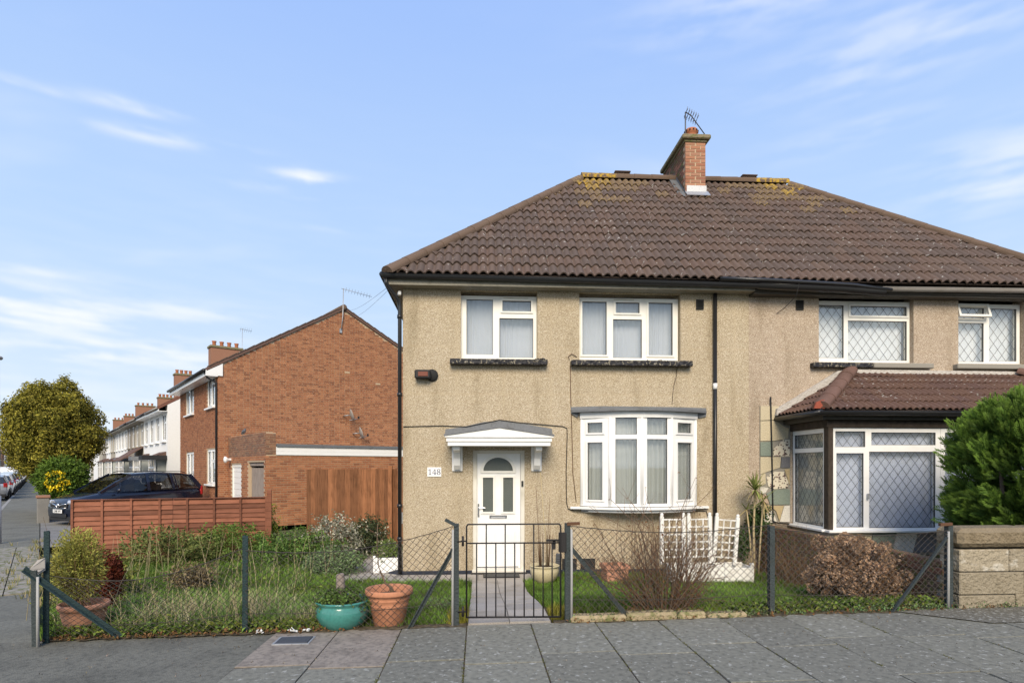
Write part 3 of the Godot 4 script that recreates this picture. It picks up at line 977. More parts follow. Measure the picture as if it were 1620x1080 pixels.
func bricks_wall(st_unused, o: Vector3, ux: Vector3, uy: Vector3, w: float, h: float, inside: Callable, parent: Node, cols: Array, called := "bricks", bond := 0):
	# faces of single bricks standing a little proud of the mortar, as one joined part
	var b := BoxMesh.new()
	b.size = Vector3(1, 1, 1)
	var tf := []
	var cc := []
	var nz := ux.cross(uy)
	var rows := int(h / 0.075)
	for r in rows:
		var x := -0.1125 if r % 2 else 0.0
		if bond == 1 and r % 2:
			x = -0.06
		while x < w:
			var len := 0.211
			if bond == 1 and r % 2 == 1:
				len = 0.1025
			var a := maxf(x, 0.0)
			var e := minf(x + len, w)
			if e - a > 0.03:
				var c := Vector2((a + e) * 0.5, (r + 0.5) * 0.075)
				if inside.call(c):
					var s := Vector3(e - a, 0.060, 0.02)
					tf.append(Transform3D(Basis(ux * s.x, uy * s.y, nz * s.z), o + ux * c.x + uy * c.y + nz * rr(-0.001, 0.0025)))
					var k = cols[rng.randi_range(0, cols.size() - 1)]
					var f := rr(0.9, 1.1)
					cc.append(Color(k[0] * f, k[1] * f, k[2] * f))
			x += len + 0.014
	return stuff(called, b, "brick_vc", tf, cc, parent)

# ============================================================ the house with the white door
func build_house_left():
	tile_mesh = tile_shape()
	var h := thing("semi_detached_house", "pebbledashed semi-detached house numbered 148 with white door, bow window and brown tiled roof", "house", Vector3(1.79, -0.32, -10.35), 0.0, "", true)
	var st := ST()
	var zf := -10.35
	holed(st, -1.31, -0.36, 4.888, 4.73, [Rect2(-0.30, 3.49, 1.35, 1.2), Rect2(1.80, 3.49, 1.83, 1.2), Rect2(-0.09, -0.36, 0.915, 2.25), Rect2(1.84, 0.87, 2.04, 1.6)], zf, 0.26)
	box2(st, Vector3(-1.309, -0.36, -17.3), Vector3(-1.06, 4.73, zf - 0.262))
	box2(st, Vector3(-1.31, -0.36, -17.55), Vector3(4.888, 4.73, -17.302))
	obj("wall", st, "pebble", h)
	# inside: dark plaster and a floor between the storeys, closed by the roof
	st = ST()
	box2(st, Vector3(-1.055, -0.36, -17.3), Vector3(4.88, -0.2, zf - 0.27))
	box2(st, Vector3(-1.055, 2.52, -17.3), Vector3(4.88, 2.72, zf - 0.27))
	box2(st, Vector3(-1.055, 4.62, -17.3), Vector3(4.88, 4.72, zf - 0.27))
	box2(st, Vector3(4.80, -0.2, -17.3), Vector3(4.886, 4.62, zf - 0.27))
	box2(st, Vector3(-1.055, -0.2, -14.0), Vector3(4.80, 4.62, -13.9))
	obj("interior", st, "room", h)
	st = ST()
	cbox(st, Vector3(-0.71, -0.30, zf + 0.018), Vector3(1.24, 0.16, 0.04), 0.012)
	cbox(st, Vector3(1.35, -0.30, zf + 0.018), Vector3(1.02, 0.16, 0.04), 0.012)
	cbox(st, Vector3(3.3, -0.30, zf + 0.018), Vector3(2.9, 0.16, 0.04), 0.012)
	cbox(st, Vector3(-1.33, -0.30, -13.9), Vector3(0.04, 0.16, 7.1), 0.012)
	# sloping black fillet at the corner
	quad(st, Vector3(-1.72, -0.295, -10.55), Vector3(-1.33, -0.295, -10.25), Vector3(-1.33, -0.19, -10.33), Vector3(-1.34, -0.19, -10.6))
	obj("plinth", st, "plinth", h)
	# airbricks / vents low on the wall behind the pots
	for x in [1.62, 1.95]:
		st = ST()
		box(st, Vector3(x, -0.14, zf + 0.004), Vector3(0.26, 0.22, 0.02))
		obj("low_vent", st, "black_matt", h)
	# upper windows
	var wl := window_unit("window", -0.30, 3.49, 1.048, 4.632, zf - 0.11, [[0.072, 0.055, 0.42, 0.91, false], [0.545, 0.068, 0.925, 0.235, true], [0.505, 0.34, 0.955, 0.955, false]], h, "upvc_cream")
	var wr := window_unit("window", 1.803, 3.49, 3.621, 4.632, zf - 0.11, [[0.036, 0.06, 0.28, 0.90, true], [0.37, 0.065, 0.61, 0.235, true], [0.345, 0.33, 0.635, 0.94, false], [0.70, 0.06, 0.945, 0.895, true]], h, "upvc_cream")
	for a in [[0.50, 0.95], [2.49, 2.86]]:
		st = ST()
		cbox(st, Vector3((a[0] + a[1]) * 0.5 - 0.05, 4.60, zf - 0.10), Vector3(a[1] - a[0], 0.022, 0.03), 0.006)
		obj("trickle_vent", st, "upvc_old", wl if a[0] < 1.0 else wr)
	curtain("curtain", -0.28, 1.03, 3.50, 4.61, zf - 0.30, 0.085, 0.016, "net", h)
	curtain("curtain", 1.82, 3.60, 3.50, 4.61, zf - 0.30, 0.085, 0.018, "net", h)
	# window sills with flaking black paint
	for s in [[-0.487, 1.217], [1.634, 3.806]]:
		st = ST()
		cbox(st, Vector3((s[0] + s[1]) * 0.5, 3.425, zf + 0.03), Vector3(s[1] - s[0], 0.095, 0.24), 0.012)
		var sill := obj("window_sill", st, "flake", h)
		st = ST()
		for i in 26:   # curled scraps of paint along the edge
			var x := rr(s[0] + 0.45 * (s[1] - s[0]), s[1] - 0.05)
			var b := Basis(Vector3(rr(-1, 1), rr(-1, 1), rr(-1, 1)).normalized(), rr(-0.7, 0.7))
			box(st, Vector3(x, 3.425 + rr(-0.05, 0.055), zf + 0.153), Vector3(rr(0.02, 0.07), rr(0.01, 0.03), 0.006), b)
		obj("paint_flakes", st, "flake", sill).set_meta("kind", "stuff")
	# door
	st = ST()
	holed(st, -0.088, -0.30, 0.824, 1.887, [Rect2(-0.018, -0.20, 0.775, 2.03)], zf - 0.02, 0.09)
	cbox(st, Vector3(0.368, -0.235, zf + 0.03), Vector3(0.94, 0.06, 0.12), 0.01)
	obj("door_frame", st, "upvc_old", h)
	st = ST()
	box(st, Vector3(0.368, -0.30, zf + 0.05), Vector3(0.98, 0.11, 0.1))
	obj("door_step", st, "plinth_worn", h)
	st = ST()
	var zd := zf - 0.055
	var arc := PackedVector2Array()
	# leaf: panel with an arched light and two tall lights cut out, built of strips
	holed(st, -0.014, -0.195, 0.753, 0.62, [], zd, 0.045)
	holed(st, -0.014, 0.62, 0.753, 1.47, [Rect2(0.088, 0.803, 0.18, 0.603), Rect2(0.446, 0.803, 0.176, 0.603)], zd, 0.045)
	var cx := 0.358
	var n := 16
	var R := 0.262
	var ybase := 1.525
	box2(st, Vector3(-0.014, 1.47, zd - 0.045), Vector3(0.753, ybase, zd))
	for i in n:
		var a0 := PI - PI * i / n
		var a1 := PI - PI * (i + 1) / n
		var p0 := Vector2(cx + R * cos(a0), ybase + R * sin(a0) * 0.9)
		var p1 := Vector2(cx + R * cos(a1), ybase + R * sin(a1) * 0.9)
		quad(st, Vector3(p0.x, p0.y, zd), Vector3(p1.x, p1.y, zd), Vector3(p1.x, 1.84, zd), Vector3(p0.x, 1.84, zd))
		quad(st, Vector3(p0.x, p0.y, zd - 0.045), Vector3(p1.x, p1.y, zd - 0.045), Vector3(p1.x, p1.y, zd), Vector3(p0.x, p0.y, zd))
	box2(st, Vector3(-0.014, ybase, zd - 0.045), Vector3(cx - R, 1.84, zd))
	box2(st, Vector3(cx + R, ybase, zd - 0.045), Vector3(0.753, 1.84, zd))
	var door := obj("door", st, "upvc", h)
	st = ST()
	for r in [Rect2(0.088, 0.803, 0.18, 0.603), Rect2(0.446, 0.803, 0.176, 0.603)]:
		var g: Rect2 = r.grow(0.04)
		holed(st, g.position.x, g.position.y, g.end.x, g.end.y, [r], zd + 0.016, 0.02)
		var g2: Rect2 = r.grow(0.02)
		holed(st, g2.position.x, g2.position.y, g2.end.x, g2.end.y, [r], zd + 0.022, 0.02)
	for i in n:
		var a0 := PI - PI * i / n
		var a1 := PI - PI * (i + 1) / n
		var f := func(a: float, r: float, z: float) -> Vector3:
			return Vector3(cx + r * cos(a), ybase + r * sin(a) * 0.9, z)
		quad(st, f.call(a0, R, zd + 0.02), f.call(a1, R, zd + 0.02), f.call(a1, R + 0.05, zd + 0.01), f.call(a0, R + 0.05, zd + 0.01))
		quad(st, f.call(a0, R + 0.05, zd + 0.01), f.call(a1, R + 0.05, zd + 0.01), f.call(a1, R + 0.055, zd), f.call(a0, R + 0.055, zd))
		quad(st, f.call(a0, R, zd - 0.02), f.call(a1, R, zd - 0.02), f.call(a1, R, zd + 0.02), f.call(a0, R, zd + 0.02))
	cbox(st, Vector3(cx, ybase - 0.022, zd + 0.008), Vector3(0.62, 0.045, 0.022), 0.006)
	obj("glazing_bead", st, "upvc_cream", door)
	for r in [Rect2(0.088, 0.803, 0.18, 0.603), Rect2(0.446, 0.803, 0.176, 0.603)]:
		st = ST()
		box(st, Vector3(r.get_center().x, r.get_center().y, zd - 0.02), Vector3(r.size.x, r.size.y, 0.008))
		obj("pane", st, "frosted", door)
	st = ST()
	for i in n:
		var a0 := PI - PI * i / n
		var a1 := PI - PI * (i + 1) / n
		tri(st, Vector3(cx, ybase, zd - 0.02), Vector3(cx + R * cos(a1), ybase + R * sin(a1) * 0.9, zd - 0.02), Vector3(cx + R * cos(a0), ybase + R * sin(a0) * 0.9, zd - 0.02))
	obj("fanlight_pane", st, "frosted", door)
	st = ST()   # moulded lower panels
	for x in [0.19, 0.54]:
		for w in [[0.27, 0.62, 0.006], [0.235, 0.585, 0.011]]:
			cbox(st, Vector3(x, 0.17, zd + w[2] * 0.5), Vector3(w[0], w[1], w[2]), 0.005)
		for k in 4:
			cbox(st, Vector3(x - 0.086 + k * 0.057, 0.25, zd + 0.0125), Vector3(0.048, 0.36, 0.006), 0.0025)
		cbox(st, Vector3(x, -0.02, zd + 0.0125), Vector3(0.2, 0.13, 0.006), 0.0025)
	obj("moulded_panel", st, "upvc", door)
	st = ST()
	cbox(st, Vector3(-0.001 + 0.012, 0.826, zd + 0.006), Vector3(0.03, 0.24, 0.014), 0.005)
	tube(st, [Vector3(0.011, 0.875, zd), Vector3(0.011, 0.875, zd + 0.05), Vector3(0.04, 0.875, zd + 0.055), Vector3(0.125, 0.873, zd + 0.05)], 0.010, 0.008, 8)
	obj("door_handle", st, "chrome", door)
	st = ST()
	cbox(st, Vector3(0.358, 0.712, zd + 0.008), Vector3(0.31, 0.058, 0.018), 0.006)
	obj("letterbox", st, "chrome", door)
	st = ST()
	cbox(st, Vector3(0.358, 0.704, zd + 0.019), Vector3(0.25, 0.026, 0.006), 0.002)
	obj("letterbox_flap", st, "galv", door)
	st = ST()
	cbox(st, Vector3(0.785, 1.30, zf - 0.008), Vector3(0.036, 0.10, 0.028), 0.006)
	obj("doorbell", st, "black", h)
	# canopy over the door
	var zc := -9.76
	st = ST()
	var l0 := -0.50
	var r0 := 1.21
	var mid := 0.355
	for q in [[0.0, 1.948, 2.05, 2.178, 0.0], [0.022, 2.018, 2.072, 2.206, 0.022], [0.046, 2.085, 2.105, 2.238, 0.046]]:
		var e: float = q[0]
		var poly := PackedVector2Array([Vector2(l0 - e, q[1]), Vector2(r0 + e, q[1]), Vector2(r0 + e, q[2]), Vector2(mid, q[3]), Vector2(l0 - e, q[2])])
		prism(st, poly, zf + 0.002, zc + e)
	var can := obj("door_canopy", st, "upvc", h)
	st = ST()
	prism(st, PackedVector2Array([Vector2(l0 - 0.06, 2.108), Vector2(mid, 2.243), Vector2(r0 + 0.06, 2.108), Vector2(r0 + 0.06, 2.135), Vector2(mid, 2.272), Vector2(l0 - 0.06, 2.135)]), zf + 0.002, zc + 0.06)
	# lead dressed up the wall
	prism(st, PackedVector2Array([Vector2(-0.58, 2.13), Vector2(1.32, 2.13), Vector2(1.31, 2.27), Vector2(0.78, 2.36), Vector2(0.4, 2.41), Vector2(0.1, 2.385), Vector2(-0.3, 2.29), Vector2(-0.57, 2.255)]), zf + 0.001, zf + 0.012)
	obj("canopy_lead", st, "lead", can)
	for s in [-0.36, 1.03]:
		st = ST()
		cbox(st, Vector3(s, 1.735, zf + 0.02), Vector3(0.185, 0.43, 0.04), 0.008)
		xf = Transform3D(Basis(Vector3.UP, -PI / 2), Vector3(s, 0, zf + 0.04))
		# curved bracket drawn in its own side view
		prism(st, PackedVector2Array([Vector2(0, 1.56), Vector2(0.06, 1.55), Vector2(0.13, 1.62), Vector2(0.17, 1.74), Vector2(0.26, 1.84), Vector2(0.42, 1.88), Vector2(0.42, 1.947), Vector2(0, 1.947)]), -0.055, 0.055)
		xf = Transform3D()
		obj("bracket", st, "upvc", can)
	# house number
	st = ST()
	cbox(st, Vector3(-0.763, 1.506, zf + 0.008), Vector3(0.245, 0.165, 0.014), 0.004)
	var plate := obj("number_plate", st, "number_tile", h)
	var tm := TextMesh.new()
	var fnt := SystemFont.new()
	fnt.font_names = PackedStringArray(["Droid Serif"])
	tm.font = fnt
	tm.text = "148"
	tm.font_size = 64
	tm.pixel_size = 0.0021
	tm.depth = 0.003
	inst("number_digits", tm, "number_blue", plate, Transform3D(Basis.from_scale(Vector3(1, 1, 1)), Vector3(-0.763, 1.506, zf + 0.0165)))
	# bow window
	build_bow(h, zf)
	# eaves
	st = ST()
	box2(st, Vector3(-1.56, 4.74, -10.13), Vector3(4.886, 4.85, -10.10))
	box2(st, Vector3(-1.56, 4.70, -10.345), Vector3(4.886, 4.738, -10.102))
	box2(st, Vector3(-1.56, 4.70, -17.7), Vector3(-1.315, 4.738, -10.352))
	box2(st, Vector3(-1.56, 4.74, -17.7), Vector3(-1.53, 4.85, -10.132))
	obj("fascia", st, "fascia", h)
	st = ST(true)
	gutter(st, [Vector3(-1.62, 4.855, -10.045), Vector3(4.95, 4.80, -10.045)], 0.062)
	tube(st, [Vector3(-1.62, 4.855, -10.045), Vector3(-1.62, 4.835, -17.7)], 0.05, 0.05, 8)
	obj("gutter", st, "black", h)
	st = ST(true)
	tube(st, [Vector3(-1.56, 4.80, -10.06), Vector3(-1.55, 4.70, -10.08), Vector3(-1.37, 4.48, -10.27), Vector3(-1.355, 4.36, -10.29), Vector3(-1.355, -0.25, -10.29)], 0.034, 0.034, 8)
	for y in [4.2, 2.85, 0.92, 0.35]:
		tube(st, [Vector3(-1.355, y - 0.03, -10.29), Vector3(-1.355, y + 0.03, -10.29)], 0.046, 0.046, 8)
	obj("downpipe", st, "black", h)
	st = ST(true)
	tube(st, [Vector3(4.246, 4.72, -10.30), Vector3(4.246, -0.2, -10.30)], 0.036, 0.036, 8)
	var dp := obj("downpipe", st, "black", h)
	st = ST(true)
	tube(st, [Vector3(4.246, 2.99, -10.30), Vector3(4.246, 3.09, -10.30)], 0.040, 0.040, 8)
	obj("pipe_joint", st, "white_plastic", dp)
	vent(Vector3(3.98, 4.51, zf + 0.01), h)
	# lamp: dark floodlight box on a round base
	st = ST(true)
	xf = Transform3D(Basis(Vector3.RIGHT, PI / 2), Vector3(-0.80, 3.195, zf))
	lathe(st, [[0.105, 0.0], [0.105, 0.03], [0.085, 0.05], [0.0, 0.05]], Vector3.ZERO, 20)
	xf = Transform3D()
	var fl := obj("floodlight", st, "black_matt", h)
	st = ST()
	cbox(st, Vector3(-0.955, 3.195, zf + 0.10), Vector3(0.27, 0.15, 0.15), 0.02)
	obj("lamp_box", st, "plastic_dark", fl)
	st = ST()
	cbox(st, Vector3(-0.945, 3.195, zf + 0.178), Vector3(0.17, 0.08, 0.012), 0.005)
	obj("lens", st, "lamp_lens", fl)
	# cables clipped to the wall
	st = ST(true)
	var zk := zf + 0.012
	tube(st, [Vector3(-1.30, 2.296, zk), Vector3(-0.62, 2.315, zk), Vector3(-0.2, 2.30, zk + 0.01), Vector3(0.378, 2.42, zk + 0.006), Vector3(0.7, 2.38, zk + 0.012), Vector3(1.50, 2.312, zk), Vector3(1.575, 2.28, zk), Vector3(1.579, 2.139, zk), Vector3(1.560, 1.5, zk), Vector3(1.567, 0.961, zk), Vector3(1.60, 0.85, zk), Vector3(1.70, 0.822, zk + 0.03), Vector3(2.8, 0.80, zk + 0.2), Vector3(3.95, 0.806, zk), Vector3(4.10, 0.80, zk), Vector3(4.13, 0.70, zk)], 0.0075, 0.0075, 5)
	obj("cable", st, "black_matt", h)
	st = ST(true)
	tube(st, [Vector3(1.635, 3.38, zk), Vector3(1.638, 3.1, zk), Vector3(1.646, 2.7, zk), Vector3(1.669, 2.027, zk), Vector3(1.68, 1.5, zk), Vector3(1.74, 0.97, zk)], 0.006, 0.006, 5)
	obj("cable", st, "rust", h)
	st = ST(true)
	tube(st, [Vector3(3.566, 3.37, zf + 0.003), Vector3(3.55, 3.2, zf + 0.003), Vector3(3.509, 3.051, zf + 0.003), Vector3(3.485, 2.9, zf + 0.003), Vector3(3.474, 2.711, zf + 0.003)], 0.006, 0.004, 4)
	obj("wall_crack", st, "underlay", h)
	st = ST(true)
	tube(st, [Vector3(1.62, 3.49, zk), Vector3(1.60, 3.55, zk), Vector3(1.66, 3.60, zk + 0.01), Vector3(1.74, 3.55, zk), Vector3(1.79, 3.50, zk - 0.05)], 0.006, 0.006, 5)
	obj("cable", st, "rust", h)
	build_roof_half(h, -1)
	build_chimney(h)

func gutter(st: SurfaceTool, pts: Array, r: float):
	# half round trough: outside and inside faces
	for i in pts.size() - 1:
		for k in 10:
			var a0 := PI + PI * k / 10.0
			var a1 := PI + PI * (k + 1) / 10.0
			var f := func(p: Vector3, a: float, q: float) -> Vector3:
				return p + Vector3(0, sin(a) * q * 1.15, cos(a) * q)
			quad(st, f.call(pts[i], a1, r), f.call(pts[i], a0, r), f.call(pts[i + 1], a0, r), f.call(pts[i + 1], a1, r))
			quad(st, f.call(pts[i], a0, r - 0.006), f.call(pts[i], a1, r - 0.006), f.call(pts[i + 1], a1, r - 0.006), f.call(pts[i + 1], a0, r - 0.006))
	tube(st, pts.map(func(p): return p + Vector3(0, 0, r - 0.004)), 0.009, 0.009, 5)
	for e in [0, pts.size() - 1]:
		for k in 10:
			var a0 := PI + PI * k / 10.0
			var a1 := PI + PI * (k + 1) / 10.0
			tri(st, pts[e], pts[e] + Vector3(0, sin(a0) * r * 1.15, cos(a0) * r), pts[e] + Vector3(0, sin(a1) * r * 1.15, cos(a1) * r))

func vent(c: Vector3, parent: Node):
	var st := ST()
	holed(st, c.x - 0.068, c.y - 0.085, c.x + 0.068, c.y + 0.085, [Rect2(c.x - 0.055, c.y - 0.07, 0.11, 0.14)], c.z + 0.02, 0.03)
	for i in 5:
		box(st, Vector3(c.x, c.y - 0.056 + i * 0.028, c.z + 0.01), Vector3(0.112, 0.02, 0.012), Basis(Vector3.RIGHT, 0.6))
	box(st, c + Vector3(0, 0, -0.004), Vector3(0.112, 0.142, 0.006))
	obj("wall_vent", st, "black_matt", parent)

func build_bow(h: Node, zf: float):
	var px := [1.834, 2.287, 2.826, 3.38, 3.902]
	var pz := [-10.33, -10.07, -9.98, -10.07, -10.33]
	var y0 := 0.905
	var y1 := 2.448
	var st := ST()
	var poly := PackedVector2Array()
	for i in 5:
		poly.append(Vector2(px[i], -pz[i]))
	# board under, sill, head and lead roof are extruded from the plan of the bow
	var plan := func(grow: float, back: float) -> PackedVector2Array:
		var p := PackedVector2Array()
		for i in 9:
			var f := i / 8.0
			var x := lerpf(px[0] - grow, px[4] + grow, f)
			var bulge := sin(PI * clampf((x - px[0]) / (px[4] - px[0]), 0.0, 1.0))
			p.append(Vector2(x, -10.33 + 0.35 * pow(bulge, 0.85) + grow * 0.6))
		p.append(Vector2(px[4] + grow, back))
		p.append(Vector2(px[0] - grow, back))
		return p
	xf = Transform3D(Basis(Vector3.RIGHT, -PI / 2), Vector3.ZERO)
	var flip := func(q: PackedVector2Array) -> PackedVector2Array:
		var o := PackedVector2Array()
		for v in q:
			o.append(Vector2(v.x, -v.y))
		return o
	prism(st, flip.call(plan.call(0.0, zf - 0.1)), 0.80, y0 - 0.03)
	var bow := obj("bow_window", st, "upvc", h)
	st = ST()
	var sl_ := PackedVector2Array([Vector2(1.63, zf + 0.002), Vector2(1.63, -10.29)])
	for i in 9:
		var x := lerpf(1.78, 3.96, i / 8.0)
		sl_.append(Vector2(x, -10.26 + 0.36 * pow(sin(PI * i / 8.0), 0.85)))
	sl_.append(Vector2(4.13, -10.29))
	sl_.append(Vector2(4.13, zf + 0.002))
	prism(st, flip.call(sl_), 0.855, 0.895)
	obj("window_sill", st, "upvc", bow)
	st = ST()
	prism(st, flip.call(plan.call(0.03, zf + 0.002)), y1 + 0.003, 2.555)
	obj("head_board", st, "upvc", bow)
	st = ST()
	var ld := PackedVector2Array([Vector2(1.645, zf + 0.002), Vector2(1.66, -10.28)])
	for i in 9:
		var x := lerpf(1.80, 3.94, i / 8.0)
		ld.append(Vector2(x, -10.20 + 0.33 * pow(sin(PI * i / 8.0), 0.85)))
	ld.append(Vector2(4.08, -10.28))
	ld.append(Vector2(4.095, zf + 0.002))
	prism(st, flip.call(ld), 2.556, 2.60)
	xf = Transform3D()
	# lead upstand
	prism(st, PackedVector2Array([Vector2(1.645, 2.54), Vector2(1.76, 2.47), Vector2(1.79, 2.56), Vector2(3.93, 2.56), Vector2(3.95, 2.47), Vector2(4.09, 2.50), Vector2(4.09, 2.65), Vector2(3.6, 2.665), Vector2(2.9, 2.67), Vector2(2.2, 2.675), Vector2(1.645, 2.655)]), zf + 0.002, zf + 0.03)
	obj("lead_roof", st, "lead", bow)
	for i in 4:
		var a := Vector3(px[i], 0, pz[i])
		var b := Vector3(px[i + 1], 0, pz[i + 1])
		var d := b - a
		var w := d.length()
		xf = Transform3D(Basis(d.normalized(), Vector3.UP, d.normalized().cross(Vector3.UP)), a)
		var lights := []
		if i == 0 or i == 3:
			var e0 := 0.115 / w
			var e1 := 0.105 / w
			if i == 0:
				lights = [[e0, 0.05, 1.0 - 0.18 / w + 0.05 / w, 0.165, true], [e0, 0.275, 1.0 - 0.13 / w, 0.925, true]]
			else:
				lights = [[0.12 / w, 0.05, 1.0 - e0, 0.165, true], [0.12 / w, 0.275, 1.0 - e0, 0.925, true]]
		else:
			lights = [[0.09 / w, 0.0, 1.0 - 0.085 / w, 0.19, false], [0.09 / w, 0.24, 1.0 - 0.085 / w, 0.965, false]]
		window_unit("bow_light", 0.004, y0, w - 0.004, y1, 0.0, lights, h)
		st = ST(true)
		tube(st, [Vector3(0, y0, -0.01), Vector3(0, y1, -0.01)], 0.028, 0.028, 10)
		if i == 3:
			tube(st, [Vector3(w, y0, -0.01), Vector3(w, y1, -0.01)], 0.028, 0.028, 10)
		obj("corner_post", st, "upvc", bow)
		xf = Transform3D()
	for i in 4:
		xf = Transform3D(Basis((Vector3(px[i + 1], 0, pz[i + 1]) - Vector3(px[i], 0, pz[i])).normalized(), Vector3.UP, (Vector3(px[i + 1], 0, pz[i + 1]) - Vector3(px[i], 0, pz[i])).normalized().cross(Vector3.UP)), Vector3(px[i], 0, pz[i]))
		var w := Vector2(px[i + 1] - px[i], pz[i + 1] - pz[i]).length()
		curtain("curtain", 0.03, w - 0.03, y0 + 0.02, y1 - 0.02, -0.17, 0.09, 0.042, "net_grey", bow)
		xf = Transform3D()

func build_roof_half(h: Node, side: int):
	# side -1: left half, +1: right half; party line at x 4.888
	var party := 4.888
	var ev_y := 4.855
	var ev_z := -10.01
	var rd_y := 8.33
	var rd_z := -13.64
	var ev_x := party + side * 6.45
	var rd_x := party + side * 2.48
	var back_z := -17.27
	var up := Vector3(0, rd_y - ev_y, rd_z - ev_z)
	var L := up.length()
	var uy := up / L
	var st := ST()
	var A := Vector3(ev_x, ev_y, ev_z)
	var B := Vector3(party, ev_y, ev_z)
	var C := Vector3(party, rd_y, rd_z)
	var D := Vector3(rd_x, rd_y, rd_z)
	var A2 := Vector3(ev_x, ev_y, back_z)
	var B2 := Vector3(party, ev_y, back_z)
	if side < 0:
		quad(st, A, B, C, D)
		quad(st, B2, A2, D, C)
		tri(st, A2, A, D)
		quad(st, A2, B2, B, A)
	else:
		quad(st, B, A, D, C)
		quad(st, A2, B2, C, D)
		tri(st, A, A2, D)
		quad(st, B2, A2, A, B)
	var roof := obj("roof", st, "underlay", h)
	var hip := absf(ev_x - rd_x) / L
	var mats := func(u: float, v: float) -> String:
		var q := Vector2((u - 0.0), v)
		var dd := Vector2(absf(q.x - absf(rd_x - party)) , (L - v)).length()
		if dd < 2.1 and rng.randf() < 1.25 - dd * 0.5:
			return "tile_yellow%d" % ((0 if rng.randf() < 0.7 else 1) if dd < 0.9 else rng.randi_range(1, 2))
		if absf(q.x) < 0.55 and absf(v - 3.75) < 0.4 and side > 0 and rng.randf() < 0.6:
			return "tile_yellow1"
		return "tile%d" % rng.randi_range(0, 4)
	if side < 0:
		tile_slope(B, Vector3.RIGHT, uy, L, func(v): return -6.45 + hip * v, func(_v): return 0.0, 0.0, roof, func(u, v): return mats.call(-u, v), true)
	else:
		tile_slope(B, Vector3.RIGHT, uy, L, func(_v): return 0.0, func(v): return 6.45 - hip * v, 0.0, roof, func(u, v): return mats.call(u, v), true)
	# side slope (round the corner of the hip) as one joined part
	var up2 := Vector3(rd_x - ev_x, rd_y - ev_y, 0)
	var L2 := up2.length()
	var half := (ev_z - back_z) * 0.5
	if side < 0:
		tile_slope(Vector3(ev_x, ev_y, rd_z), Vector3(0, 0, 1), up2 / L2, L2, func(v): return -half * (1.0 - v / L2), func(v): return half * (1.0 - v / L2), 0.0, roof, func(_u, _v): return "tile0", false, 0.352, 1.0, "side_tile")
	else:
		tile_slope(Vector3(ev_x, ev_y, rd_z), Vector3(0, 0, -1), up2 / L2, L2, func(v): return -half * (1.0 - v / L2), func(v): return half * (1.0 - v / L2), 0.0, roof, func(_u, _v): return "tile0", false, 0.352, 1.0, "side_tile")
	var hm := func(i: int, n: int) -> String:
		return "tile_yellow%d" % (i % 3) if i > n - 2 else "tile_hip"
	ridge_run(A + Vector3(-side * 0.03, 0.02, 0.02), D + Vector3(side * 0.05, -0.03, 0.04), Vector3.UP, roof, "hip_tile", hm, 0.14, 0.45)
	ridge_run(A2 + Vector3(0, 0.02, 0), D + Vector3(side * 0.05, -0.03, -0.04), Vector3.UP, roof, "hip_tile", hm, 0.14, 0.45)
	var rm := func(i: int, n: int) -> String:
		return "tile_yellow0" if i < 2 else "tile_hip"
	ridge_run(D + Vector3(0, 0.03, 0), C + Vector3(0, 0.03, 0), Vector3.UP, roof, "ridge_tile", rm, 0.15, 0.45)
	# raised vent tile on the ridge
	st = ST()
	cbox(st, Vector3(party + side * 1.52, rd_y + 0.142, rd_z), Vector3(0.38, 0.035, 0.30), 0.015)
	box(st, Vector3(party + side * 1.52, rd_y + 0.10, rd_z), Vector3(0.34, 0.05, 0.22))
	obj("ridge_vent", st, "tile0", roof)

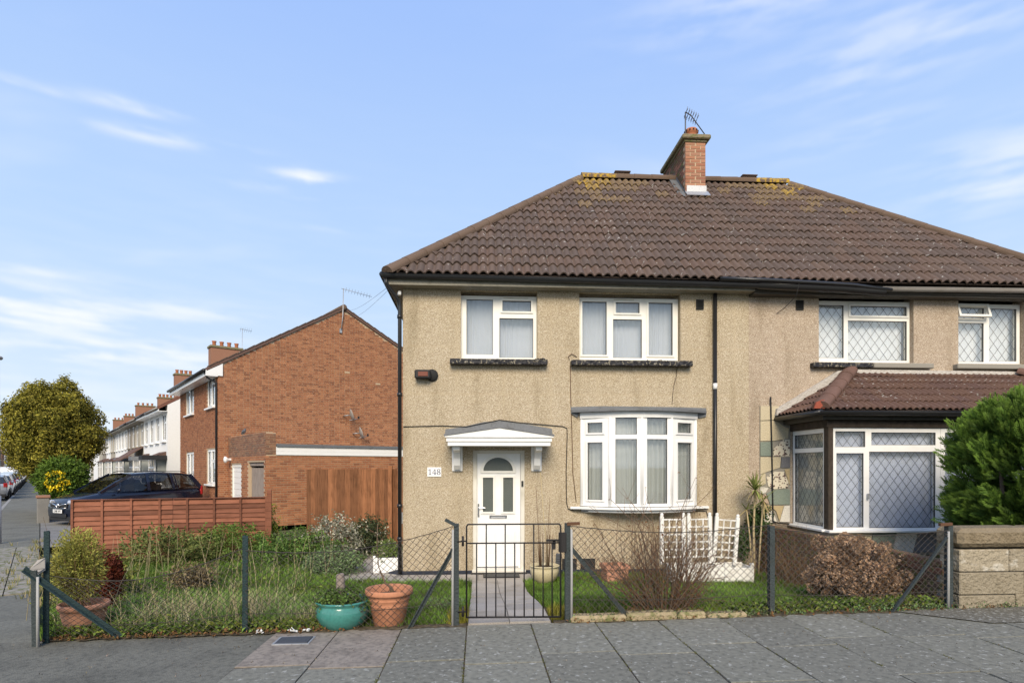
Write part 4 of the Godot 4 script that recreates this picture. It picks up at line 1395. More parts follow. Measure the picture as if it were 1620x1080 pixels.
func build_chimney(h: Node):
	var x0 := 4.645
	var x1 := 5.115
	var z0 := -12.93
	var z1 := -14.40
	var y0 := 7.35
	var courses := 20
	var st := ST()
	box2(st, Vector3(x0 + 0.006, y0, z1 + 0.006), Vector3(x1 - 0.006, y0 + courses * 0.0765, z0 - 0.006))
	var ch := obj("chimney", st, "mortar", h)
	var mb := {}
	for len in [0.215, 0.1025]:
		st = ST()
		cbox(st, Vector3.ZERO, Vector3(len, 0.066, 0.05), 0.004)
		mb[len] = meshed(st)
	for r in courses:
		var y := y0 + (r + 0.5) * 0.0765
		# front: two stretchers, or header, stretcher, header
		var row := [[0.0, 0.215], [0.245, 0.215]] if r % 2 else [[0.0, 0.1025], [0.1225, 0.215], [0.3575, 0.1025]]
		for b in row:
			inst("brick", mb[b[1]], "chimney_brick%d" % rng.randi_range(0, 4), ch, Transform3D(Basis(), Vector3(x0 + b[0] + b[1] * 0.5 + 0.003, y + rr(-0.001, 0.001), z0 - 0.023 + rr(-0.002, 0.003))))
		if r >= 2:
			for k in 7:
				var len := 0.215
				var zc := z0 - 0.06 - (k + 0.5 + (0.0 if r % 2 else 0.45)) * 0.2
				if zc - 0.1 < z1:
					continue
				inst("brick", mb[0.1025] if k == 9 else mb[0.215], "low_brick%d" % rng.randi_range(0, 4) if rng.randf() < 0.55 else "chimney_brick3", ch, Transform3D(Basis(Vector3.UP, -PI / 2).scaled_local(Vector3(0.89, 1, 1)), Vector3(x0 + 0.022 + rr(-0.002, 0.002), y, zc)))
	st = ST()
	var top := y0 + courses * 0.0765
	cbox(st, Vector3((x0 + x1) * 0.5, top + 0.02, (z0 + z1) * 0.5), Vector3(x1 - x0 + 0.06, 0.05, z0 - z1 + 0.06), 0.012)
	cbox(st, Vector3((x0 + x1) * 0.5, top + 0.095, (z0 + z1) * 0.5), Vector3(x1 - x0 + 0.18, 0.10, z0 - z1 + 0.18), 0.02)
	obj("cap", st, "cap", ch)
	st = ST(true)
	lathe(st, [[0.125, 0.0], [0.12, 0.12], [0.135, 0.15], [0.15, 0.17], [0.15, 0.22], [0.13, 0.25], [0.07, 0.27], [0.0, 0.275]], Vector3(4.86, top + 0.145, -13.15), 20)
	obj("chimney_pot", st, "pot_clay", ch)
	st = ST()
	for i in 12:
		var a := TAU * i / 12
		box(st, Vector3(4.86 + cos(a) * 0.15, top + 0.145 + 0.195, -13.15 + sin(a) * 0.15), Vector3(0.03, 0.025, 0.03), Basis(Vector3.UP, -a))
	obj("pot_slots", st, "black_matt", ch)
	# lead flashing at the foot
	st = ST()
	var sy := 0.957
	box2(st, Vector3(x0 + 0.03, 7.66, z0 - 0.01), Vector3(x1 + 0.01, 7.90, z0 + 0.016))
	box(st, Vector3((x0 + x1) * 0.5 + 0.02, 7.70, z0 + 0.075), Vector3(x1 - x0 + 0.06, 0.014, 0.24), Basis(Vector3.RIGHT, 0.764))
	obj("front_flashing", st, "galv", ch)
	st = ST()
	# left: dark lead sheet lying against the stack and on the tiles
	var p := []
	for k in [[z0 + 0.12, 7.55], [-13.62, 8.36]]:
		p.append(Vector3(0, k[1], k[0]))
	quad(st, Vector3(x0 - 0.01, p[0].y, p[0].z), Vector3(x0 - 0.012, p[1].y - 0.02, p[1].z), Vector3(x0 - 0.012, p[1].y + 0.14, p[1].z), Vector3(x0 - 0.01, p[0].y + 0.22, p[0].z - 0.1))
	quad(st, Vector3(x0 - 0.17, p[0].y + 0.055, p[0].z), Vector3(x0 + 0.02, p[0].y + 0.055, p[0].z), Vector3(x0 + 0.02, p[1].y + 0.06, p[1].z), Vector3(x0 - 0.17, p[1].y + 0.06, p[1].z))
	obj("side_flashing", st, "lead", ch)

# ============================================================ the neighbouring half
func build_house_right():
	var h := thing("semi_detached_house", "right-hand pebbledashed house with diamond-leaded windows and a big tiled bay with blue curtains", "house", Vector3(8.0, -0.32, -10.35), 0.0, "", true)
	var zf := -10.352
	var st := ST()
	holed(st, 4.89, -0.36, 11.09, 4.71, [Rect2(6.197, 3.504, 1.80, 1.3), Rect2(8.859, 3.504, 1.30, 1.3)], zf, 0.26)
	box2(st, Vector3(10.84, -0.36, -17.3), Vector3(11.089, 4.71, zf - 0.262))
	box2(st, Vector3(4.892, -0.36, -17.55), Vector3(11.09, 4.71, -17.302))
	obj("wall", st, "pebble2", h)
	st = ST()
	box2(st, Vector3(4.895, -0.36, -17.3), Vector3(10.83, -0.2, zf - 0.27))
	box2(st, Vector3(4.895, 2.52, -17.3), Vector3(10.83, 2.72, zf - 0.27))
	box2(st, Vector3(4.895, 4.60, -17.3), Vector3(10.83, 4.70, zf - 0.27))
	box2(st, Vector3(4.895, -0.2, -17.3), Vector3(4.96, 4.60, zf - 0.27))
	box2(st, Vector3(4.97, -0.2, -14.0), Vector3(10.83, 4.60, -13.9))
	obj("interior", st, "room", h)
	# upper windows, leaded
	window_unit("window", 6.197, 3.504, 7.996, 4.646, zf - 0.10, [[0.022, 0.065, 0.297, 0.918, false], [0.363, 0.075, 0.967, 0.23, true], [0.341, 0.311, 0.971, 0.951, false]], h, "upvc_cream", 0.165)
	var w4 := window_unit("window", 8.859, 3.504, 10.15, 4.63, zf - 0.10, [[0.016, 0.31, 0.452, 0.957, false], [0.532, 0.067, 0.952, 0.94, false], [0.05, 0.06, 0.46, 0.235, false]], h, "upvc_cream", 0.165)
	# the small top light of the second window stands open, hinged at its head
	st = ST()
	xf = Transform3D(Basis(Vector3.RIGHT, -0.30), Vector3(8.86, 4.615, zf - 0.075))
	holed(st, 0.01, -0.26, 0.63, 0.0, [Rect2(0.05, -0.22, 0.54, 0.18)], 0.03, 0.045)
	xf = Transform3D()
	obj("open_sash", st, "upvc_cream", w4)
	curtain("curtain", 6.22, 7.97, 3.52, 4.62, zf - 0.28, 0.14, 0.012, "curtain_white", h)
	curtain("curtain", 8.88, 10.13, 3.52, 4.62, zf - 0.28, 0.12, 0.012, "curtain_white", h)
	for s in [[6.03, 7.15, "flake"], [7.16, 8.30, "mortar_grey"], [8.75, 10.4, "mortar_grey"]]:
		st = ST()
		cbox(st, Vector3((s[0] + s[1]) * 0.5, 3.435, zf + 0.02), Vector3(s[1] - s[0], 0.09, 0.2), 0.012)
		obj("window_sill", st, s[2], h)
	# eaves: older fascia, sagging black gutter, then a pale broken one
	st = ST()
	box2(st, Vector3(4.89, 4.69, -10.13), Vector3(11.34, 4.83, -10.10))
	box2(st, Vector3(4.89, 4.66, -10.345), Vector3(11.34, 4.70, -10.132))
	obj("fascia", st, "fascia_dark", h)
	st = ST(true)
	gutter(st, [Vector3(4.9, 4.795, -10.04), Vector3(5.6, 4.775, -10.035), Vector3(6.4, 4.755, -10.03), Vector3(7.2, 4.715, -10.03)], 0.075)
	tube(st, [Vector3(4.2, 4.86, -9.985), Vector3(5.0, 4.85, -9.97), Vector3(5.9, 4.82, -9.965), Vector3(6.6, 4.79, -9.96), Vector3(7.3, 4.72, -9.97)], 0.045, 0.03, 7)
	obj("gutter", st, "black", h)
	st = ST(true)
	gutter(st, [Vector3(7.15, 4.775, -10.045), Vector3(11.4, 4.80, -10.045)], 0.055)
	obj("gutter", st, "gutter_grey", h)
	vent(Vector3(5.83, 4.53, zf + 0.01), h)
	st = ST(true)
	tube(st, [Vector3(5.60, 4.80, -9.95), Vector3(5.58, 4.6, -10.0), Vector3(5.50, 4.45, -10.25), Vector3(5.40, 4.37, -10.34)], 0.006, 0.006, 5)
	obj("cable", st, "black_matt", h)
	build_roof_half(h, 1)
	# crazy paving on the wall beside the bay
	st = ST()
	box2(st, Vector3(5.085, 0.59, zf), Vector3(5.66, 2.70, zf + 0.012))
	var patch := obj("stone_patch", st, "mortar_grey", h)
	var stones := [["stone_cream", [218, 90, 340, 90, 315, 180, 218, 185]], ["stone_cream", [218, 189, 320, 187, 370, 222, 405, 237, 400, 303, 310, 318, 218, 320]], ["stone_green", [218, 328, 299, 324, 299, 418, 218, 418]], ["stone_terrazzo", [304, 375, 370, 310, 412, 310, 412, 419, 304, 419]],
		["stone_cream", [218, 425, 353, 425, 347, 494, 290, 512, 218, 538]], ["stone_slate", [358, 426, 412, 426, 412, 494, 352, 495]], ["stone_terrazzo", [258, 560, 300, 521, 373, 521, 403, 590, 398, 628, 310, 636, 270, 618]], ["stone_tan", [378, 506, 412, 502, 412, 612, 404, 585]],
		["stone_white", [218, 622, 272, 627, 252, 660, 218, 668]], ["stone_green", [258, 665, 302, 642, 400, 635, 412, 642, 412, 737, 282, 737]], ["stone_pink", [218, 674, 252, 670, 274, 730, 218, 722]], ["stone_tan", [282, 746, 371, 745, 343, 845, 321, 780]], ["stone_white", [377, 745, 412, 743, 412, 853, 345, 850]], ["stone_white", [218, 832, 298, 773, 328, 855, 218, 855]], ["stone_tan", [222, 728, 272, 738, 296, 766, 218, 822]], ["stone_cream", [218, 545, 250, 530, 252, 600, 218, 616]]]
	for s in stones:
		var poly := PackedVector2Array()
		for i in range(0, s[1].size(), 2):
			poly.append(Vector2(5.092 + (s[1][i] - 218) * 0.00281, 2.695 - (s[1][i + 1] - 90) * 0.00275))
		st = ST()
		prism(st, poly, zf + 0.005, zf + 0.026 + rr(0, 0.008))
		obj("stone", st, s[0], patch)
	st = ST(true)
	tube(st, [Vector3(5.28, 2.86, zf + 0.03), Vector3(5.275, 2.6, zf + 0.05), Vector3(5.30, 1.6, zf + 0.045), Vector3(5.315, 0.62, zf + 0.05), Vector3(5.42, 0.58, zf + 0.06), Vector3(5.6, 0.57, zf + 0.08)], 0.013, 0.013, 6)
	obj("cable", st, "black_matt", h)
	build_bay(h, zf)

func build_bay(h: Node, zf: float):
	var x0 := 5.68
	var x1 := 10.92
	var zb := -9.22
	var st := ST()
	box2(st, Vector3(x0, -0.34, zf + 0.003), Vector3(x1, 0.54, zb))
	var bay := obj("bay_window", st, "mortar_grey", h)
	# stone facing below the sill, then brick
	var sx := x0 + 0.02
	var kinds := ["stone_tan", "stone_cream", "stone_green", "stone_white", "stone_slate", "stone_cream", "stone_tan", "stone_green"]
	for i in 13:
		var w := rr(0.32, 0.5)
		var y := rr(0.33, 0.42)
		var e := minf(sx + w, x1 - 0.02)
		st = ST()
		prism(st, PackedVector2Array([Vector2(sx, 0.20), Vector2(e - 0.09, 0.20), Vector2(e - 0.012, 0.52), Vector2(sx + 0.08, 0.52)]), zb, zb + 0.02)
		obj("stone", st, kinds[i % 8], bay)
		sx = e - 0.07
		if e >= x1 - 0.03:
			break
	for r in 6:
		for c in 22:
			st = ST()
			cbox(st, Vector3(x0 + 0.12 + c * 0.225 + (0.11 if r % 2 else 0.0), -0.25 + r * 0.076, zb), Vector3(0.215, 0.066, 0.03), 0.004)
			obj("brick", st, "low_brick%d" % rng.randi_range(0, 4), bay)
	# frames
	window_unit("front_window", 5.752, 0.575, 7.60, 2.235, zb - 0.02, [[0.03, 0.035, 0.305, 0.19, false], [0.36, 0.045, 0.955, 0.17, false], [0.04, 0.25, 0.29, 0.978, false], [0.34, 0.235, 0.955, 0.985, false]], h, "upvc", 0.145)
	window_unit("front_window", 9.215, 0.575, 10.84, 2.235, zb - 0.02, [[0.045, 0.045, 0.62, 0.17, false], [0.68, 0.035, 0.97, 0.19, false], [0.045, 0.235, 0.64, 0.985, false], [0.70, 0.25, 0.96, 0.978, false]], h, "upvc", 0.145)
	window_unit("front_window", 7.604, 0.575, 9.21, 2.235, zb - 0.02, [[0.045, 0.045, 0.62, 0.17, false], [0.68, 0.035, 0.97, 0.19, false], [0.045, 0.235, 0.64, 0.985, false], [0.70, 0.25, 0.96, 0.978, false]], h, "upvc", 0.145)
	st = ST()
	cbox(st, Vector3(6.345, 1.12, zb + 0.01), Vector3(0.03, 0.09, 0.03), 0.004)
	obj("window_catch", st, "galv", bay)
	xf = Transform3D(Basis(Vector3(0, 0, 1), Vector3.UP, Vector3(-1, 0, 0)), Vector3(x0 + 0.02, 0, zf))
	window_unit("side_window", 0.02, 0.575, 1.0, 2.235, 0.0, [[0.05, 0.045, 0.95, 0.19, false], [0.05, 0.235, 0.95, 0.98, false]], h, "upvc", 0.145)
	xf = Transform3D()
	xf = Transform3D(Basis(Vector3(0, 0, -1), Vector3.UP, Vector3(1, 0, 0)), Vector3(x1 - 0.02, 0, zb))
	window_unit("side_window", 0.08, 0.575, 1.1, 2.235, 0.0, [[0.05, 0.045, 0.95, 0.19, false], [0.05, 0.235, 0.95, 0.98, false]], h, "upvc", 0.145)
	xf = Transform3D()
	# dark corner posts and head
	st = ST()
	for x in [x0 + 0.035, x1 - 0.035]:
		cbox(st, Vector3(x, 1.42, zb - 0.055), Vector3(0.085, 1.7, 0.14), 0.01)
	cbox(st, Vector3((x0 + x1) * 0.5, 2.30, zb - 0.04), Vector3(x1 - x0 + 0.06, 0.13, 0.12), 0.01)
	cbox(st, Vector3(x0 + 0.02, 2.30, (zf + zb) * 0.5), Vector3(0.10, 0.128, zb - zf), 0.01)
	cbox(st, Vector3(x1 - 0.02, 2.30, (zf + zb) * 0.5), Vector3(0.10, 0.128, zb - zf), 0.01)
	obj("timber_post", st, "timber_dark", bay)
	st = ST()
	cbox(st, Vector3((x0 + x1) * 0.5, 2.41, -9.11), Vector3(x1 - x0 + 0.34, 0.11, 0.03), 0.006)
	cbox(st, Vector3(x0 - 0.14, 2.411, (zf - 9.11) * 0.5), Vector3(0.03, 0.108, -9.13 - zf), 0.006)
	box2(st, Vector3(x0 - 0.12, 2.36, zf + 0.01), Vector3(x1 + 0.12, 2.372, -9.128))
	obj("fascia", st, "fascia_dark", bay)
	st = ST()
	cbox(st, Vector3((x0 + x1) * 0.5, 0.555, zb + 0.035), Vector3(x1 - x0 + 0.10, 0.042, 0.16), 0.008)
	cbox(st, Vector3(x0 - 0.02, 0.556, (zf + zb) * 0.5), Vector3(0.14, 0.042, zb - zf - 0.06), 0.008)
	obj("window_sill", st, "upvc", bay)
	# curtains
	curtain("curtain", x0 + 0.15, 7.55, 0.57, 2.22, zb - 0.16, 0.30, 0.018, "curtain_blue", bay)
	curtain("curtain", 7.56, x1 - 0.15, 0.57, 2.22, zb - 0.18, 0.30, 0.018, "curtain_blue", bay)
	xf = Transform3D(Basis(Vector3(0, 0, 1), Vector3.UP, Vector3(-1, 0, 0)), Vector3(x0 + 0.16, 0, zf))
	curtain("curtain", 0.02, 0.95, 0.57, 2.22, 0.0, 0.2, 0.02, "curtain_olive", bay)
	xf = Transform3D()
	# roof
	var ex := 5.40
	var ez := -8.99
	var ey := 2.50
	var rx := 6.76
	var ry := 3.30
	var xr := 11.30
	var rxr := 9.95
	st = ST()
	quad(st, Vector3(ex, ey, ez), Vector3(xr, ey, ez), Vector3(rxr, ry, zf), Vector3(rx, ry, zf))
	tri(st, Vector3(ex, ey, zf), Vector3(ex, ey, ez), Vector3(rx, ry, zf))
	tri(st, Vector3(xr, ey, ez), Vector3(xr, ey, zf), Vector3(rxr, ry, zf))
	quad(st, Vector3(ex, ey - 0.01, zf), Vector3(xr, ey - 0.01, zf), Vector3(xr, ey - 0.01, ez), Vector3(ex, ey - 0.01, ez))
	var roof := obj("bay_roof", st, "underlay", h)
	var up := Vector3(0, ry - ey, zf - ez)
	var L := up.length()
	var k := (rx - ex) / L
	tile_slope(Vector3(ex, ey, ez), Vector3.RIGHT, up / L, L + 0.1, func(v): return k * v, func(v): return xr - ex - k * v, 0.1, roof, func(_u, _v): return "bay_tile%d" % rng.randi_range(0, 2), true, 0.27, 0.72)
	var up2 := Vector3(rx - ex, ry - ey, 0)
	var L2 := up2.length()
	var d := ez - zf
	tile_slope(Vector3(ex, ey, zf), Vector3(0, 0, 1), up2 / L2, L2, func(_v): return 0.02, func(v): return d * (1.0 - v / L2), 0.0, roof, func(_u, _v): return "bay_tile%d" % rng.randi_range(0, 2), true, 0.27, 0.72)
	var hm := func(_i: int, _n: int) -> String:
		return "tile_bayhip"
	ridge_run(Vector3(ex + 0.02, ey + 0.05, ez - 0.02), Vector3(rx, ry + 0.05, zf + 0.05), Vector3.UP, roof, "hip_tile", hm, 0.13, 0.42)
	ridge_run(Vector3(xr - 0.02, ey + 0.05, ez - 0.02), Vector3(rxr, ry + 0.05, zf + 0.05), Vector3.UP, roof, "hip_tile", hm, 0.13, 0.42)
	# red bedding at the foot of the hip, pale mortar up the wall
	st = ST()
	prism(st, PackedVector2Array([Vector2(ex - 0.10, ey + 0.02), Vector2(ex + 0.15, ey + 0.02), Vector2(ex + 0.13, ey + 0.11), Vector2(ex + 0.05, ey + 0.16), Vector2(ex - 0.06, ey + 0.12)]), ez - 0.02, ez + 0.01)
	obj("hip_bedding", st, "tile_red", roof)
	st = ST()
	prism(st, PackedVector2Array([Vector2(ex - 0.05, ey + 0.02), Vector2(ex + 0.12, ey + 0.03), Vector2(rx - 0.02, ry - 0.02), Vector2(rx + 0.1, ry + 0.07), Vector2(rx - 0.25, ry + 0.03), Vector2(ex + 0.35, ey + 0.36), Vector2(ex - 0.03, ey + 0.14)]), zf + 0.002, zf + 0.10)
	prism(st, PackedVector2Array([Vector2(rx + 0.1, ry - 0.01), Vector2(rxr, ry - 0.01), Vector2(rxr, ry + 0.05), Vector2(rx + 0.1, ry + 0.06)]), zf + 0.002, zf + 0.09)
	obj("mortar_fillet", st, "mortar_white", roof)
	st = ST(true)
	gutter(st, [Vector3(ex - 0.02, 2.47, -8.965), Vector3(xr, 2.47, -8.965)], 0.05)
	obj("gutter", st, "black", h)
	st = ST(true)
	tube(st, [Vector3(ex - 0.02, 2.46, zf + 0.02), Vector3(ex - 0.02, 2.46, -8.93)], 0.045, 0.045, 8)
	obj("gutter", st, "black", h)

# ============================================================ the side street
func build_street_houses():
	build_red_house()
	var cols := ["render_white", "render_white", "render_cream", "render_grey", "render_white", "render_white", "render_cream", "render_white", "render_grey", "render_cream", "render_white", "render_white", "render_cream", "render_white", "render_grey", "render_white", "render_cream", "render_white"]
	var words := ["white rendered terraced house nearest the red brick house, with black door canopy", "second white rendered terraced house from the red brick house, sharing its white front", "cream terraced house next to the two white ones, with sloping tiled porch", "drab grey-brown terraced house, fourth along the side street", "white terraced house, fifth along the side street from the red brick house", "white terraced house, sixth along the side street, partly behind the round tree", "cream terraced house just behind the edge of the round tree", "eighth terraced house along the side street, mostly behind the round tree"]
	for i in cols.size():
		var label: String = words[i] if i < words.size() else "far terraced house, only its roof showing above the nearer roofs, %s in the row" % ["ninth", "tenth", "eleventh", "twelfth", "thirteenth", "fourteenth", "fifteenth", "sixteenth", "seventeenth", "last"][i - 8]
		terrace_house(i, -11.9 - i * 4.6, cols[i], label)
	# far side of the street, closing the view
	for i in 9:
		var z := -140.0 - i * 16.0
		var h := thing("distant_house", ["tan", "grey", "brown", "pale", "tan", "grey", "brown", "pale", "tan"][i] + " house far down the left side of the side street, " + ["nearest of the far row", "second of the far row", "third of the far row", "fourth of the far row", "fifth of the far row", "sixth of the far row", "seventh of the far row", "eighth of the far row", "last of the far row"][i], "house", sl(-12.6, -0.3, z), SA, "houses far down the side street")
		var st := ST()
		box2(st, Vector3(-8, 0, -12), Vector3(0, 5.4, 0))
		obj("wall", st, ["render_cream", "render_grey", "far_brick", "render_white"][i % 4], h)
		st = ST()
		prism(st, PackedVector2Array([Vector2(-8.4, 5.3), Vector2(0.4, 5.3), Vector2(-4, 8.0)]), -12.2, 0.2)
		obj("roof", st, "far_roof", h)
		st = ST()
		box2(st, Vector3(-4.6, 7.4, -6.6), Vector3(-3.4, 9.3, -5.4))
		obj("chimney", st, "far_brick", h)
		for k in [-2.2, -6.5, -9.8]:
			for y in [0.9, 3.4]:
				st = ST()
				box2(st, Vector3(-0.05, y, k - 0.8), Vector3(0.04, y + 1.3, k + 0.8))
				obj("window", st, "dark_glass", h)
	var e := thing("distant_house", "low pale house closing the far end of the side street", "house", sl(-8.0, -0.3, -300.0), SA)
	var st := ST()
	box2(st, Vector3(-9, 0, -8), Vector3(9, 5.2, 0))
	obj("wall", st, "render_cream", e)
	st = ST()
	xf = Transform3D(Basis(Vector3.UP, PI / 2), Vector3.ZERO)
	prism(st, PackedVector2Array([Vector2(-0.4, 5.2), Vector2(8.4, 5.2), Vector2(4, 8.0)]), -9.3, 9.3)
	xf = Transform3D()
	obj("roof", st, "far_roof", e)

const BRICK := [[0.36, 0.150, 0.072], [0.32, 0.128, 0.062], [0.40, 0.175, 0.085], [0.25, 0.100, 0.050], [0.38, 0.165, 0.078], [0.34, 0.138, 0.066]]
const BRICK_OLD := [[0.25, 0.125, 0.075], [0.21, 0.105, 0.068], [0.28, 0.15, 0.09], [0.19, 0.11, 0.075]]

func build_red_house():
	var h := thing("brick_house", "red brick corner house with broad blank gable, white windows and flat-roofed brick side extension", "house", SO + Vector3(0, -0.3, 0), SA)
	var dy := 0.3
	var gl := func(x: float) -> float:
		return (5.41 + dy + 0.589 * x) if x < 4.88 else (8.28 + dy - 0.50 * (x - 4.88))
	var st := ST()
	prism(st, PackedVector2Array([Vector2(0, 0), Vector2(9.76, 0), Vector2(9.76, gl.call(9.76)), Vector2(4.88, gl.call(4.88)), Vector2(0, gl.call(0.0))]), -0.25, 0.0)
	box2(st, Vector3(0.0, 0, -7.6), Vector3(9.76, 5.3, -7.35))
	box2(st, Vector3(9.5, 0, -7.35), Vector3(9.758, 5.6, -0.252))
	var holes := [Rect2(-6.21, 3.91 + dy, 1.75, 1.40), Rect2(-1.86, 3.91 + dy, 1.33, 1.40), Rect2(-6.15, 0.90 + dy, 1.65, 1.33), Rect2(-1.88, 0.92 + dy, 1.35, 1.36)]
	xf = Transform3D(Basis(Vector3(0, 0, 1), Vector3.UP, Vector3(-1, 0, 0)), Vector3(0, 0, 0))
	holed(st, -7.599, 0, -0.252, 5.55, holes, -0.001, 0.25)
	xf = Transform3D()
	var wall := obj("wall", st, "mortar", h)
	st = ST()
	box2(st, Vector3(0.26, 2.6, -7.3), Vector3(9.4, 2.8, -0.3))
	box2(st, Vector3(0.26, 5.4, -7.3), Vector3(9.4, 5.5, -0.3))
	box2(st, Vector3(3.0, 0.0, -7.3), Vector3(3.1, 5.4, -0.3))
	obj("interior", st, "room", h)
	bricks_wall(null, Vector3(0, 0, 0.0), Vector3.RIGHT, Vector3.UP, 9.76, 8.7, func(c): return c.y < gl.call(c.x) - 0.06, wall, BRICK, "bricks", 1)
	bricks_wall(null, Vector3(-0.001, 0, -7.6), Vector3(0, 0, 1), Vector3.UP, 7.6, 5.5, func(c):
		for q in holes:
			if q.grow(0.04).has_point(Vector2(c.x - 7.6, c.y)):
				return false
		return true, wall, BRICK, "bricks", 1)
	# two pale replacement bricks in the gable
	for p in [[5.05, 5.93], [6.48, 5.56]]:
		st = ST()
		cbox(st, Vector3(p[0], p[1], 0.004), Vector3(0.23, 0.07, 0.03), 0.004)
		obj("pale_brick", st, "pale_brick", wall)
	# windows of the front
	xf = Transform3D(Basis(Vector3(0, 0, 1), Vector3.UP, Vector3(-1, 0, 0)), Vector3(0, 0, 0))
	for q in holes:
		var w := window_unit("window", q.position.x, q.position.y, q.end.x, q.end.y, -0.03, [[0.06, 0.06, 0.46, 0.94, true], [0.54, 0.06, 0.94, 0.94, true]] if q.size.x > 1.5 else [[0.07, 0.07, 0.5, 0.93, true], [0.58, 0.07, 0.93, 0.3, true], [0.58, 0.38, 0.93, 0.93, false]], h)
		st = ST()
		cbox(st, Vector3(q.get_center().x, q.position.y - 0.04, 0.03), Vector3(q.size.x + 0.16, 0.07, 0.16), 0.01)
		obj("sill", st, "upvc", w)
		curtain("curtain", q.position.x + 0.02, q.end.x - 0.02, q.position.y + 0.02, q.end.y - 0.02, -0.2, 0.14, 0.02, "net", w)
	xf = Transform3D()
	# roof
	st = ST()
	var lx := -0.42
	prism(st, PackedVector2Array([Vector2(lx, gl.call(lx) - 0.01), Vector2(4.88, gl.call(4.88) + 0.0), Vector2(4.88, gl.call(4.88) + 0.13), Vector2(lx, gl.call(lx) + 0.10)]), -7.75, 0.07)
	prism(st, PackedVector2Array([Vector2(4.882, gl.call(4.88)), Vector2(10.2, gl.call(10.2)), Vector2(10.2, gl.call(10.2) + 0.11), Vector2(4.882, gl.call(4.88) + 0.13)]), -7.75, 0.07)
	var roof := obj("roof", st, "far_roof", h)
	st = ST()
	for i in 16:   # stepped ends of the tile courses along the verge
		var x := -0.36 + i * 0.33
		box(st, Vector3(x + 0.16, gl.call(x + 0.16) + 0.125, -0.02), Vector3(0.37, 0.035, 0.22), Basis(Vector3(0, 0, 1), 0.58 - 0.0))
		var x2 := 4.95 + i * 0.33
		box(st, Vector3(x2 + 0.16, gl.call(x2 + 0.16) + 0.125, -0.02), Vector3(0.37, 0.035, 0.22), Basis(Vector3(0, 0, 1), -0.52))
	obj("verge_tiles", st, "tile0", roof)
	st = ST(true)
	tube(st, [Vector3(4.88, gl.call(4.88) + 0.09, 0.1), Vector3(4.88, gl.call(4.88) + 0.09, -7.75)], 0.13, 0.13, 10)
	obj("ridge_tile", st, "tile_hip", roof)
	st = ST()
	var ey: float = gl.call(lx)
	box2(st, Vector3(lx - 0.02, ey - 0.20, -7.75), Vector3(lx + 0.02, ey + 0.02, 0.06))
	box2(st, Vector3(lx + 0.022, ey - 0.20, -7.75), Vector3(-0.03, ey - 0.17, 0.06))
	prism(st, PackedVector2Array([Vector2(lx + 0.022, ey - 0.168), Vector2(0.14, ey - 0.168), Vector2(0.14, gl.call(0.14) - 0.03), Vector2(lx + 0.022, ey - 0.02)]), 0.005, 0.062)
	obj("bargeboard", st, "upvc", h)
	st = ST(true)
	tube(st, [Vector3(lx - 0.08, ey + 0.0, 0.06), Vector3(lx - 0.08, ey - 0.02, -7.75)], 0.06, 0.06, 8)
	tube(st, [Vector3(lx - 0.06, ey - 0.02, -0.06), Vector3(lx + 0.05, ey - 0.25, -0.06), Vector3(-0.06, ey - 0.42, -0.07), Vector3(-0.06, 0.1, -0.07)], 0.04, 0.04, 8)
	obj("gutter", st, "black", h)
	# flat-roofed extension
	var holes2 := [Rect2(0.42, -0.1, 1.40, 1.69 + dy + 0.1), Rect2(2.72, -0.1, 1.80, 1.75 + dy + 0.1)]
	st = ST()
	xf = Transform3D(Basis(Vector3(0, 0, 1), Vector3.UP, Vector3(-1, 0, 0)), Vector3(0.35, 0, 0))
	holed(st, 0.022, 0, 4.70, 2.70 + dy, holes2, 0.0, 0.22)
	xf = Transform3D()
	box2(st, Vector3(0.572, 0, 4.48), Vector3(7.2, 2.2 + dy, 4.70))
	box2(st, Vector3(0.351, 2.2 + dy, 4.479), Vector3(0.66, 2.68 + dy, 4.699))
	box2(st, Vector3(6.98, 0, 0.03), Vector3(7.199, 2.2 + dy, 4.478))
	box2(st, Vector3(0.575, 2.10 + dy, 0.03), Vector3(6.97, 2.21 + dy, 4.47))
	box2(st, Vector3(1.5, 0, 0.03), Vector3(1.6, 2.1 + dy, 4.47))
	var ext := obj("extension", st, "mortar", h)
	bricks_wall(null, Vector3(0.35, 0, 0.02), Vector3(0, 0, 1), Vector3.UP, 4.68, 2.70 + dy, func(c):
		for q in holes2:
			if q.grow(0.03).has_point(Vector2(c.x + 0.02, c.y)):
				return false
		return c.y < 1.95 + dy, ext, BRICK)
	bricks_wall(null, Vector3(0.35, 1.95 + dy, 0.02), Vector3(0, 0, 1), Vector3.UP, 4.68, 0.76, func(_c): return true, ext, BRICK_OLD)
	bricks_wall(null, Vector3(0.351, 0, 4.70), Vector3.RIGHT, Vector3.UP, 6.85, 1.98 + dy, func(_c): return true, ext, BRICK)
	bricks_wall(null, Vector3(0.351, 1.98 + dy, 4.70), Vector3.RIGHT, Vector3.UP, 0.31, 0.71, func(_c): return true, ext, BRICK_OLD)
	st = ST()
	box2(st, Vector3(0.665, 1.975 + dy, 4.703), Vector3(7.2, 2.235 + dy, 4.74))
	box2(st, Vector3(0.665, 2.10 + dy, 4.741), Vector3(7.2, 2.106 + dy, 4.744))
	obj("fascia_board", st, "upvc", ext)
	st = ST()
	box2(st, Vector3(0.665, 2.238 + dy, 0.05), Vector3(7.25, 2.33 + dy, 4.78))
	obj("flat_roof", st, "lead", ext)
	# white slatted door and boarded opening
	st = ST()
	xf = Transform3D(Basis(Vector3(0, 0, 1), Vector3.UP, Vector3(-1, 0, 0)), Vector3(0.35, 0, 0))
	holed(st, 0.42, 0.0, 1.82, 1.99, [Rect2(0.55, -0.05, 1.14, 1.93)], -0.03, 0.08)
	var dr := obj("door", st, "upvc_cream", h)
